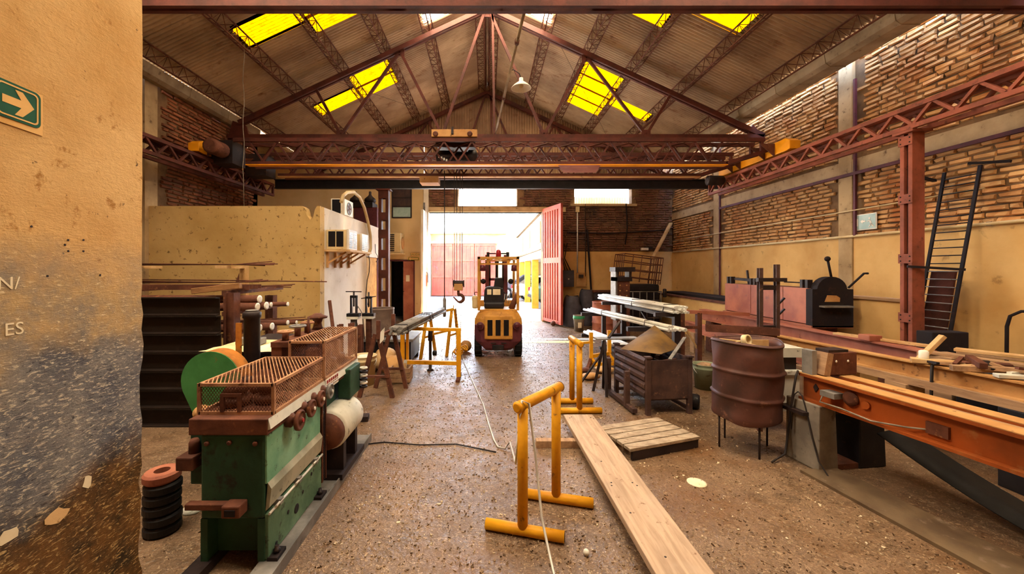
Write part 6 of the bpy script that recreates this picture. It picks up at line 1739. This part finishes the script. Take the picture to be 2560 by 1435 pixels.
# masonry troughs along the right wall
def trough(x0, y0, y1, z, label):
    t = thing('masonry_trough', label, 'trough', (x0, y0, 0))
    x1 = XR - .05
    MB().bx(x0, x0 + .12, y0, y1, 0, z).build('front_wall', MT['ochre'], t); MB().bx(x0 + .12, x1, y0, y0 + .12, 0, z).build('end_wall', MT['ochre'], t); MB().bx(x0 + .12, x1, y1 - .12, y1, 0, z).build('end_wall', MT['ochre'], t)
    MB().bx(x0 - .03, x0 + .16, y0 - .02, y1 + .02, z, z + .04).build('coping', MT['wood'] if z > 1.1 else MT['brown'], t)
    MB().bx(x0 + .12, x1, y0 + .12, y1 - .12, 0, z - .15).build('fill', MT['char'], t)
trough(5.32, 8.35, 12.4, .96, 'low ochre masonry trough in the far right corner')
trough(5.72, 5.3, 8.3, 1.29, 'low ochre masonry ledge behind the furnace and column')
o = MB().bx(5.5, 6.1, 8.6, 12.2, 1.0, 1.06).build('dark_board', MT['char']); tag(o, 'dark boards covering the far masonry trough', 'board')
def ladder():
    t = thing('ladder', 'black many-runged steel ladder leaning on the right brick wall', 'ladder', (5.9, 5.0, 0))
    a0, a1 = V((5.62, 5.20, .55)), V((6.09, 5.22, 3.03)); b0, b1 = V((5.62, 4.82, .55)), V((6.09, 4.84, 3.03))
    a0 = V((5.52, 5.2, 0)); b0 = V((5.52, 4.82, 0))
    for p, q in ((a0, a1), (b0, b1)): MB().bar(p, q, .022, .034).build('rail', MT['char'], t)
    n = 30
    for k in range(1, n): MB().tube([a0.lerp(a1, k / n), b0.lerp(b1, k / n)], .008, 6).build('rung', MT['grey'] if k < 18 else MT['char'], t)
ladder()
o = MB().hexa([(5.585, 5.19, .10), (5.615, 4.93, .10), (5.64, 4.93, .10), (5.61, 5.19, .10), (5.88, 5.19, 1.72), (5.89, 4.93, 1.72), (5.915, 4.93, 1.72), (5.905, 5.19, 1.72)]).build('rubber_mat', MT['mat_red']); tag(o, 'dark red-brown mat hung behind the ladder rungs', 'mat')
for k, (p, q, l) in enumerate([((5.56, 5.06, 2.94), (6.05, 5.3, 2.94), 'black arm from the red column to the ladder top'), ((5.98, 4.87, 3.06), (6.08, 4.55, 3.0), 'black arm at the top right end of the ladder'), ((5.36, 5.0, 1.78), (5.80, 4.76, 1.74), 'black bar tied across the ladder at chest height')]):
    o = MB().bar(p, q, .04, .03).build('steel_bar', MT['char']); tag(o, l, 'bar')
o = MB().bx(5.25, 5.68, 4.62, 4.8, 0, 1.0).build('dark_box', MT['char'], bevel=.01); tag(o, 'low dark box at the foot of the ladder', 'box')  # plain dark box filling the dark area below the ladder
def notice_board():
    t = thing('wall_sign', 'faded white exit sign with an arrow and running figure on the brick wall', 'sign', (XR - .05, 6.42, 2.42))
    x = XR - .02
    MB().bx(x - .012, x, 6.16, 6.54, 2.38, 2.64).build('sign_plate', MT['white_paint'], t)
    MB().bx(x - .015, x - .012, 6.175, 6.525, 2.395, 2.625).build('sign_face', MT['blueish'], t)
    zc = 2.52
    MB().prism([(x - .018, y, z) for y, z in [(6.42, zc), (6.38, zc + .035), (6.38, zc + .012), (6.34, zc + .012), (6.34, zc - .012), (6.38, zc - .012), (6.38, zc - .035)]], (.003, 0, 0)).build('arrow', MT['white_paint'], t)
    MB().bx(x - .018, x - .015, 6.46, 6.50, 2.45, 2.57).build('door_pictogram', MT['white_paint'], t)
    m = MB(); m.bar((x - .017, 6.26, 2.52), (x - .017, 6.24, 2.46), .03, .003, (1, 0, 0)); m.bar((x - .017, 6.24, 2.47), (x - .017, 6.28, 2.42), .018, .003, (1, 0, 0)); m.bar((x - .017, 6.24, 2.47), (x - .017, 6.20, 2.42), .018, .003, (1, 0, 0)); m.bar((x - .017, 6.26, 2.53), (x - .017, 6.31, 2.51), .014, .003, (1, 0, 0)); m.lathe([(.016, 0), (.016, .003)], (x - .018, 6.27, 2.56), (1, 0, 0), 10)
    m.build('running_figure', MT['white_paint'], t)
notice_board()
def conduit(pts, r, label, clips=0):
    t = thing('wall_conduit', label, 'conduit', pts[0])
    MB().tube(pts, r, 8).build('tube', MT['cream'], t)
    for k in range(clips):
        c = V(pts[0]).lerp(V(pts[-1]), (k + .5) / clips); MB().box(c, (.03, .05, .05)).build('clip', MT['grey_zinc'], t)
conduit([(XR - .045, 3.6, 2.30), (XR - .045, 8.0, 2.29), (XR - .045, 12.9, 2.30)], .022, 'cream conduit running along the top of the ochre plaster', 12)
conduit([(XR - .06, 4.8, 2.74), (XR - .06, 8.5, 2.70), (XR - .06, 12.9, 2.66)], .010, 'thin pale wire pipe across the brick wall below the concrete band', 0)
def bent_pipe():
    pts = [(5.85, 4.42, 0), (5.86, 4.42, 1.1), (5.87, 4.40, 1.22), (5.9, 4.33, 1.28), (5.92, 4.2, 1.29), (5.92, 3.9, 1.29)]
    o = MB().tube(pts, .016, 8).build('bent_pipe', MT['char']); tag(o, 'bent black pipe rising beside the ochre wall at the right edge', 'pipe')
bent_pipe()
# scrap wood on the right beams
W = [((4.75, 5.35, .87), (4.95, 4.35, .885), .09, .03, 'wood_lite', 'long pale board lying on the red I-beam'),
     ((4.62, 4.15, .875), (5.0, 3.2, .875), .10, .03, 'wood', 'grey board on top of the wooden block'),
     ((4.95, 4.15, .90), (5.6, 3.1, .90), .12, .03, 'wood_lite', 'pale plank running to the right edge behind the scrap'),
     ((5.15, 4.3, .84), (5.9, 3.2, .86), .10, .05, 'wood', 'brown plank nearest the ochre wall'),
     ((4.10, 3.72, .89), (4.28, 3.68, 1.12), .055, .035, 'wood_lite', 'short pale batten standing tilted in the scrap heap'),
     ((4.05, 3.75, .882), (4.28, 3.55, .89), .11, .04, 'wood_lite', 'broken pale board at the foot of the tilted batten'),
     ((4.08, 3.45, .88), (4.35, 3.3, .90), .06, .05, 'wood', 'grey offcut on the tan I-beam'),
     ((4.2, 3.4, .90), (4.42, 3.1, .93), .05, .04, 'wood', 'dark offcut leaning in the scrap heap'),
     ((4.15, 3.2, .88), (4.5, 3.05, .89), .07, .03, 'white_block', 'white splintered board in the scrap heap'),
     ((4.18, 3.3, .93), (4.3, 3.5, .96), .05, .05, 'brown', 'small brown block on top of the scrap heap'),
     ((4.3, 3.6, .88), (4.55, 3.4, .9), .09, .05, 'brown', 'brown block behind the scrap heap'),
     ((4.35, 3.0, .92), (4.55, 2.8, .93), .06, .05, 'white_block', 'pale scrap at the right edge of the heap')]
for p, q, a_, b_, mm, l in W:
    o = MB().bar(p, q, a_, b_).build('scrap_board', MT[mm], bevel=.004); tag(o, l, 'board')
rs = random.Random(31)
SW = ['dark splinter', 'grey chip', 'brown stub', 'pale splinter', 'short dark stick', 'grey stub', 'pale chip', 'brown splinter', 'black stub', 'tan chip']
WH = ['at the left end of the scrap heap', 'on the front of the scrap heap', 'near the middle of the scrap heap', 'behind the tilted batten', 'under the white splintered board', 'at the top of the scrap heap', 'near the right edge of the heap', 'beside the small brown block', 'at the right end of the heap', 'on the tan beam before the heap']
for k in range(10):
    c = V((4.12 + .03 * k + rs.uniform(-.03, .05), 3.62 - .07 * k, .885 + rs.uniform(0, .05))); a_ = rs.uniform(0, 3.1); L_ = rs.uniform(.05, .12)
    d_ = V((math.cos(a_) * L_, math.sin(a_) * L_, rs.uniform(-.015, .03)))
    o = MB().bar(c - d_, c + d_, rs.uniform(.02, .045), rs.uniform(.015, .035)).build('scrap_piece', MT[['black', 'wood', 'brown', 'wood_lite', 'black', 'wood', 'white_block', 'brown', 'black', 'wood_lite'][k]]); tag(o, SW[k] + ' of wood ' + WH[k], 'scrap', 'scrap wood on the tan beam')
o = MB().bx(4.68, 4.84, 4.8, 4.95, .861, .93).build('brown_block', MT['pink_steel'], bevel=.006); tag(o, 'small reddish block on the red I-beam', 'block')
o = MB().tube([(4.12, 3.62, .868), (4.085, 3.60, .86), (4.08, 3.60, .70), (4.075, 3.60, .45), (4.08, 3.62, .3)], .012, 8).build('tie_strap', MT['cable_dark']); tag(o, 'dark strap hanging over the tan I-beam from the scrap', 'strap')
o = MB().lathe([(.02, 0), (.035, .01), (.035, .11), (.02, .12)], (4.12, 3.70, .862), (0, 0, 1), 12).build('small_bottle', MT['white_paint']); tag(o, 'small white bottle standing on the tan I-beam', 'bottle')

# ------------------------------------------------------------------ back right corner
d3 = drum((3.19, 10.75, 0), .30, .86, MT['pink_steel'], 'reddish drum near the back wall behind the pale tubes')
b3 = bucket((2.56, 10.95, 0), .155, .46, MT['pail_grey'] if 'pail_grey' in MT else worn('grey_pail', '#9c968a', '#7c7670', 4, .4, .62, '#54504a', 9, .6, .7, .5, bump=.1), 'grey bucket with a green rim near the open gate', lid=None)
MB().lathe([(.158, 0), (.163, .01), (.160, .07), (.155, .08)], (2.56, 10.95, .36), (0, 0, 1), 24, cap=False).build('green_band', MT['mint'] if 'mint' in MT else worn('mint_green', '#3fae7a', '#2f9468', 5, rough=.5, bump=0), b3)
MB().bx(2.50, 2.60, 10.795, 10.80, .12, .27).build('paper_label', MT['paper'], b3)
def press():
    t = thing('punch_press', 'brown steel punch press column in front of the back wall', 'press', (3.25, 9.6, 0))
    MB().bx(3.14, 3.46, 9.5, 9.8, 0, 1.45).build('column', MT['brown'], t, bevel=.01)
    MB().bx(3.10, 3.14, 9.46, 9.84, .5, 1.68).build('side_plate', MT['grey'], t)
    MB().bx(3.10, 3.50, 9.46, 9.82, 1.45, 1.55).build('head_plate', MT['dark'], t)
    MB().bx(3.08, 3.56, 9.42, 9.86, 1.68, 1.79).build('top_plate', MT['dark'], t)
    for x in (3.12, 3.44): MB().bx(x, x + .06, 9.5, 9.8, 1.55, 1.68).build('spacer', MT['dark'], t)
    for z in (1.1, 1.22, 1.35):
        for x in (3.22, 3.38): MB().lathe([(.018, 0), (.018, .01)], (x, 9.5, z), (0, -1, 0), 8).build('bolt', MT['tan_steel'], t)
press()
def ibc():
    t = thing('caged_tank', 'dark caged liquid tank with a tilted empty cage on top in the far corner', 'tank', (4.5, 11.6, 0))
    MB().bx(3.95, 4.95, 11.2, 12.1, .12, 1.08).build('tank_body', MT['char'], t, bevel=.06)
    MB().bx(3.9, 5.0, 11.15, 12.15, 0, .12).build('pallet_base', MT['dark'], t)
    for k in range(6):
        x = 3.95 + k * .2; MB().tube([(x, 11.17, .12), (x, 11.17, 1.1)], .014, 6).build('cage_bar', MT['grey'], t)
    for z in (.35, .6, .85, 1.1): MB().tube([(3.93, 11.16, z), (4.97, 11.16, z)], .014, 6).build('cage_bar', MT['grey'], t)
    rot = Matrix.Rotation(R(7), 3, 'Y'); c0 = V((4.4, 11.5, 1.78)); f = lambda x, y, z: c0 + rot @ V((x, y, z))
    for z in (-.30, -.08, .14, .34):
        MB().tube([f(-.55, -.4, z), f(.55, -.4, z), f(.55, .4, z), f(-.55, .4, z)], .016, 6, closed=True, smooth=False).build('cage_hoop', MT['brown'], t)
    for x in (-.55, -.3, -.05, .2, .4, .55): MB().tube([f(x, -.4, -.42), f(x, -.4, .34)], .013, 6).build('cage_bar', MT['brown'], t)
    for y in (-.25, -.1, .05, .2, .4):
        for x in (-.55, .55): MB().tube([f(x, y, -.42), f(x, y, .34)], .013, 6).build('cage_bar', MT['brown'], t)
    MB().bx(3.8, 4.95, 11.25, 11.95, 1.09, 1.30).build('black_sheet', MT['black'], t, bevel=.05)
    MB().lathe([(.03, 0), (.05, .01), (.05, .22), (.03, .24)], (4.98, 11.0, .95), (0, 0, 1), 12).build('hanging_lamp', MT['dark'], t)
ibc()
def e_box():
    t = thing('electric_cabinet', 'grey electric cabinet on the back wall right of the gate leaf', 'cabinet', (2.63, 12.85, 1.15))
    MB().bx(2.42, 2.82, 12.72, 12.96, 1.16, 1.70).build('case', MT['dark_grey'], t, bevel=.01)
    MB().bx(2.44, 2.80, 12.71, 12.72, 1.18, 1.68).build('door', MT['dark_grey'], t)
    MB().bx(2.62, 2.66, 12.70, 12.71, 1.40, 1.44).build('latch', MT['white_paint'], t)
    for k, x in enumerate((2.46, 2.56, 2.64, 2.74)):
        MB().tube([(x, 12.9, 1.70), (x - .04 - .05 * k, 12.92, 2.1), (x - .1, 12.93, 2.6)], .016, 6).build('cable', MT['cable_dark'], t)
MT['dark_grey'] = worn('slate_paint', '#4c4a55', '#3a3944', 4, .4, .62, rough=.5, bump=.05)
e_box()
def tarp(loc, sx, sy, sz, label, seed, mat='tarp'):
    rnd = random.Random(seed); n, k = 12, 12; vs = []
    for j in range(k + 1):
        v = j / k
        for i in range(n):
            a = 2 * math.pi * i / n; f = (1 - .35 * v ** 3); q = .85 + .15 * abs(math.cos(2 * a))
            vs.append((loc[0] + sx * f * math.cos(a) / q * rnd.uniform(.93, 1.07), loc[1] + sy * f * math.sin(a) / q * rnd.uniform(.93, 1.07), loc[2] + sz * v + (.04 * math.sin(3 * a + seed) if v > .7 else 0)))
    fs = [(j * n + i, j * n + (i + 1) % n, (j + 1) * n + (i + 1) % n, (j + 1) * n + i) for j in range(k) for i in range(n)] + [tuple(k * n + i for i in range(n))]
    o = MB().add(vs, fs, True).build('covered_machine', MT[mat]); tag(o, label, 'machine')
MT['tarp'] = worn('dark_tarpaulin', '#4a4854', '#38363f', 3, .4, .62, rough=.7, bump=.2)
tarp((2.62, 12.1, 0), .28, .4, .9, 'dark lumpy machine under a tarpaulin below the electric cabinet', 1)
tarp((3.1, 12.3, 0), .25, .35, 1.08, 'taller dark covered machine right of the lumpy one', 2)
def ac_box():
    t = thing('switch_board', 'pale switch panel on the back wall beside the electric cabinet', 'panel', (3.1, 12.95, 1.2))
    MB().bx(2.95, 3.28, 12.94, 12.99, 1.16, 1.62).build('panel', MT['tan_steel'], t)
    MB().bx(3.02, 3.16, 12.86, 12.94, 1.46, 1.56).build('switch_box', MT['dark'], t)
    MB().tube([(3.24, 12.95, 1.5), (3.25, 12.95, 2.2), (3.24, 12.95, 3.9)], .014, 6).build('conduit', MT['dark'], t)
    MB().tube([(2.98, 12.95, 1.62), (2.98, 12.95, 3.7)], .022, 8).build('conduit', MT['galv'], t)
    MB().bx(2.92, 3.04, 12.9, 12.98, 3.62, 3.80).build('junction_box', MT['cream'], t)
ac_box()
o = MB().bar((3.42, 12.9, 1.05), (3.30, 12.93, 3.05), .05, .05).build('dark_pole', MT['char']); tag(o, 'black pole leaning against the back wall right of the switch panel', 'pole')
o = MB().bx(3.45, 4.9, 12.6, 12.95, .9, 1.0).build('dark_ledge', MT['char']); 
bpy.data.objects.remove(o)
t = thing('work_ledge', 'long dark ledge cabinet along the back wall', 'cabinet', (4.1, 12.7, 0)); MB().bx(3.42, 5.25, 12.55, 12.98, 0, 1.0).build('cabinet_body', MT['dark_grey'], t); MB().bx(3.38, 5.28, 12.5, 12.98, 1.0, 1.05).build('cabinet_top', MT['brown'], t)
o = MB().bar((5.0, 12.5, 1.55), (6.02, 12.85, 3.25), .13, .04).build('leaning_plank', MT['wood_lite']); tag(o, 'pale plank leaning diagonally in the far right corner', 'plank')
o = MB().tube([(4.55, 12.93, 2.55), (4.62, 12.92, 3.1), (4.58, 12.93, 3.9)], .02, 6).build('dark_conduit', MT['char']); tag(o, 'dark conduit on the sooty back wall below the window', 'conduit')
o = MB().tube([(2.7, 12.95, 2.95), (4.0, 12.95, 2.92), (5.5, 12.95, 3.0), (6.03, 12.93, 3.05)], .02, 6).build('dark_conduit', MT['char']); tag(o, 'dark pipe running across the sooty bricks of the back wall', 'conduit')
o = MB().bx(5.08, 5.3, 12.88, 12.98, 2.36, 2.44).build('wall_lamp', MT['white_paint']); tag(o, 'small white lamp on the sooty back wall', 'lamp')
MB().bx(5.2, 5.45, 12.9, 12.98, 2.40, 2.47).build('lamp_arm', MT['dark'], o)
o = MB().ball((2.02, 12.0, .08), .08, 12, 8).build('stone', MT['brown']); tag(o, 'round brown stone on the floor by the open gate leaf', 'stone')
# right gate leaf
d3_ = struct('door_3', (GX1 + .02, YB, 0))
def gate_leaf():
    A, B_ = V((1.86, 12.95, 0)), V((2.24, 11.75, 0))
    d = (B_ - A).normalized(); n = V((-d.y, d.x, 0)); L = (B_ - A).length
    q = lambda u, z, o=0: A + d * u + n * o + V((0, 0, z))
    def slab(u0, u1, z0, z1, o0, o1, name, mat=MT['gate']):
        MB().hexa([q(u0, z0, o0), q(u1, z0, o0), q(u1, z0, o1), q(u0, z0, o1), q(u0, z1, o0), q(u1, z1, o0), q(u1, z1, o1), q(u0, z1, o1)]).build(name, mat, d3_)
    slab(0, L, .06, 3.72, -.005, .005, 'leaf_sheet')
    for z0, z1 in ((.06, .16), (1.93, 2.10), (3.58, 3.72)): slab(0, L, z0, z1, -.035, .03, 'leaf_rail')
    for u in (0, L - .08): slab(u, u + .08, .06, 3.72, -.04, .035, 'leaf_stile')
    k = 7
    for i in range(k):
        u = .12 + (L - .28) * i / (k - 1)
        for z0, z1 in ((.16, 1.93), (2.10, 3.58)): slab(u, u + .06, z0, z1, -.03, .02, 'leaf_rib')
gate_leaf()
# left gate leaf folded against the jamb, edge-on
MB().bx(-2.06, -1.99, 12.2, 12.7, .04, 3.6).build('folded_leaf', MT['white_wall'], struct('door_4', (-2.02, 12.45, 0)))
# ------------------------------------------------------------------ yard outside
def yard_gate():
    t = thing('yard_gate', 'wide red double gate closing the far side of the yard', 'gate', (-1.5, 25, 0))
    x0, x1 = -3.55, .55
    for i in range(3):
        a = x0 + (x1 - x0) * i / 3; c = x0 + (x1 - x0) * (i + 1) / 3
        MB().bx(a + .02, c - .02, 25.0, 25.04, .05, 3.35).build('leaf', MT['gate'], t)
        for z in (.12, 1.25, 2.3, 3.28): MB().bx(a + .02, c - .02, 24.95, 25.0, z - .07, z + .07).build('rail', MT['gate'], t)
        for k in range(6):
            x = a + .06 + (c - a - .12) * k / 5; MB().bx(x - .03, x + .03, 24.96, 25.0, .05, 3.35).build('rib', MT['gate'], t)
    MB().bx(x0 - .1, x1 + .1, 24.9, 25.1, 3.36, 3.52).build('lintel', MT['wood_lite'], t)
yard_gate()
b = MB(); b.bx(-3.9, -3.6, YB + .3, 25.2, 0, 4.2); b.build('wall_yard_left', MT['white_wall'], kind='structure')
b = MB(); b.bx(-6, 6, 25.2, 25.5, 0, 4.0); b.build('wall_yard_far', MT['beige'], kind='structure')
o = MB().bx(-4.2, 1.2, 24.6, 25.6, 3.95, 4.05).build('yard_canopy', MT['wood_lite']); tag(o, 'pale flat canopy over the red yard gate', 'canopy')
MT['yard_wall'] = worn('yard_render', '#a8a096', '#98907f', 1, .4, .7, '#7f786c', 4, .64, .76, .85, bump=.1)
MT['eave'] = worn('brown_eave', '#6b5a44', '#54452f', 3, rough=.8, bump=0)
def white_building():
    t = thing('white_building', 'white two-storey building with yellow columns beside the yard', 'building', (4, 19, 0))
    X = 1.98
    MB().bx(X, 9, 13.4, 25.2, 2.15, 3.75).build('upper_wall', MT['yard_wall'], t)
    MB().bx(X - .12, 9, 13.4, 25.2, 3.75, 3.83).build('cornice', MT['eave'], t)
    MB().bx(X - .08, X, 13.4, 25.2, 2.45, 2.53).build('band', MT['eave'], t)
    MB().bx(5.4, 5.6, 13.4, 25.2, 0, 2.15).build('rear_wall', MT['beige'], t)
    for y in (14.2, 17.4, 20.6, 23.8): MB().bx(X, X + .28, y - .14, y + .14, 0, 2.15).build('column', MT['col_yellow'], t)
    for y in (15.0, 18.6, 22.0):
        w_ = MB(); w_.bx(X - .03, X + .01, y - .5, y + .5, 2.72, 3.52); w = w_.build('window', MT['tan_steel'], t)
        for a, c in ((-.42, -.03), (.03, .42)): MB().bx(X - .04, X - .03, y + a, y + c, 2.8, 3.44).build('pane', MT['blueish'], w)
MT['col_yellow'] = worn('column_yellow', '#e2a63a', '#cf9230', 3, rough=.7, bump=0)
white_building()
def car(mat, glass, label, loc, rz):
    t = thing('parked_car', label, 'car', (0, 0, 0))
    prof = [(-2.05, .35), (-2.1, .6), (-2.05, .85), (-1.6, .92), (-1.05, 1.36), (.35, 1.40), (1.0, .98), (1.75, .88), (2.0, .7), (2.05, .35)]
    MB().prism([(x, -.8, z) for x, z in prof], (0, 1.6, 0)).build('body', mat, t, bevel=.06)
    win = [(-1.45, .95), (-1.0, 1.30), (.30, 1.33), (.85, .98)]
    for y in (-.806, .80): MB().prism([(x, y, z) for x, z in win], (0, .006, 0)).build('side_window', MT[glass], t)
    MB().prism([(-1.66, -.66, .95), (-1.66, .66, .95), (-1.13, .6, 1.33), (-1.13, -.6, 1.33)], (-.012, 0, .012)).build('rear_window', MT[glass], t)
    for s in (-1, 1):
        MB().bx(-2.12, -2.0, s * .68 - .1, s * .68 + .1, .66, .84).build('tail_lamp', MT['red_lens'], t)
        for x in (-1.3, 1.3):
            q = MB().lathe([(.18, -.1), (.30, -.09), (.32, -.06), (.32, .06), (.30, .09), (.18, .1)], (x, s * .74, .32), (0, 1, 0), 20).build('wheel', MT['rubber'], t)
            MB().lathe([(.02, -.11), (.19, -.105), (.19, .105), (.02, .11)], (x, s * .74, .32), (0, 1, 0), 14).build('hubcap', MT['galv'], q)
    MB().bx(-2.14, -2.02, -.75, .75, .38, .5).build('bumper', MT['dark'], t)
    return place(t, loc, rz, label)
car(MT['white_paint'], 'glass_dark', 'white car parked in the yard with red tail lamps', (3.55, 21.6, 0), R(8))
car(MT['green_grey2'] if 'green_grey2' in MT else worn('green_grey_car', '#5e7a74', '#4c6660', 3, rough=.35, bump=0), 'glass_dark', 'grey-green car parked under the white building', (4.2, 18.9, 0), R(5))
car(MT['dark_grey'], 'glass_dark', 'dark car parked across the yard beyond the forklift', (2.6, 24.0, 0), R(170))
# corrugated screen outside the right clerestory opening
m = MB(); corr(m, (2.8, 13.7, 3.6), (1, 0, 0), (0, 0, 1), 24, .088, .02, (0, -1, 0), .66)
o = m.build('corrugated_screen', MT['white_paint']); tag(o, 'white corrugated screen seen through the right high opening', 'screen')
for k in range(3): MB().bar((2.85 + .95 * k, 13.74, 0), (2.85 + .95 * k, 13.74, 4.2), .05, .05).build('post', MT['grey'], o)
wn = struct('window_2', (.015, YB, 3.83)); fr = MB()
for z in (3.84, 4.44): fr.bx(-.97, 1.0, YB + .12, YB + .16, z - .015, z + .015)
for x in (-.96, .99): fr.bx(x - .015, x + .015, YB + .12, YB + .16, 3.83, 4.45)
fr.build('window_frame', MT['white_paint'], wn)
# strip of sunlight on the floor inside the gate, put into pale colour
o = MB().bx(-2.85, 2.55, 9.25, 9.52, 0, .003).build('sun_strip', MT['line']) if 'line' in MT else MB().bx(-2.85, 2.55, 9.25, 9.52, 0, .003).build('sun_strip', worn('pale_sun_strip', '#f0e0a0', '#d8c480', 3, .4, .7, '#a89878', 10, .66, .76, .6, bump=.1)); tag(o, 'broad pale strip of sunlight painted as colour across the floor before the gate', 'sunlight strip')

# ------------------------------------------------------------------ loose chips and litter on the floor
def litter():
    rnd = random.Random(21); m = MB()
    for k in range(12000):
        y = 1.9 + (rnd.random() ** 1.3) * 9.5; x = rnd.uniform(-1.05, 2.9) if rnd.random() < .8 else rnd.uniform(-3.0, 5.4)
        s = rnd.uniform(.003, .010) * (1.5 if rnd.random() < .08 else 1); a = rnd.random() * 6.28; e = rnd.uniform(.2, .6); h = rnd.uniform(.001, .005); tl = rnd.uniform(0, .006)
        ca, sa = math.cos(a), math.sin(a); pts = [(-s, -s * e), (s, -s * e * .7), (s * .8, s * e), (-s * .7, s * e * .9)]
        vs = [(x + px * ca - py * sa, y + px * sa + py * ca, .0005) for px, py in pts] + [(x + px * ca - py * sa, y + px * sa + py * ca, h + (tl if i < 2 else 0)) for i, (px, py) in enumerate(pts)]
        m.add(vs, [(4, 5, 6, 7), (0, 1, 5, 4), (1, 2, 6, 5), (2, 3, 7, 6), (3, 0, 4, 7)])
    t = NT('litter_chips'); vo = t.node('ShaderNodeTexVoronoi'); vo.inputs['Scale'].default_value = 12
    t.link(t.coord('pos'), vo.inputs['Vector']); sp = t.node('ShaderNodeSeparateColor'); t.link(vo.outputs['Color'], sp.inputs[0])
    col = t.mix(t.ramp(sp.outputs[0], .30, .32), '#5a4735', '#8c765e'); col = t.mix(t.ramp(sp.outputs[1], .80, .82), col, '#cfc0a6')
    o = m.build('floor_litter', t.out(col, .8), kind='stuff')
    o['label'] = 'loose pale and dark chips and leaf litter scattered over the floor'
litter()
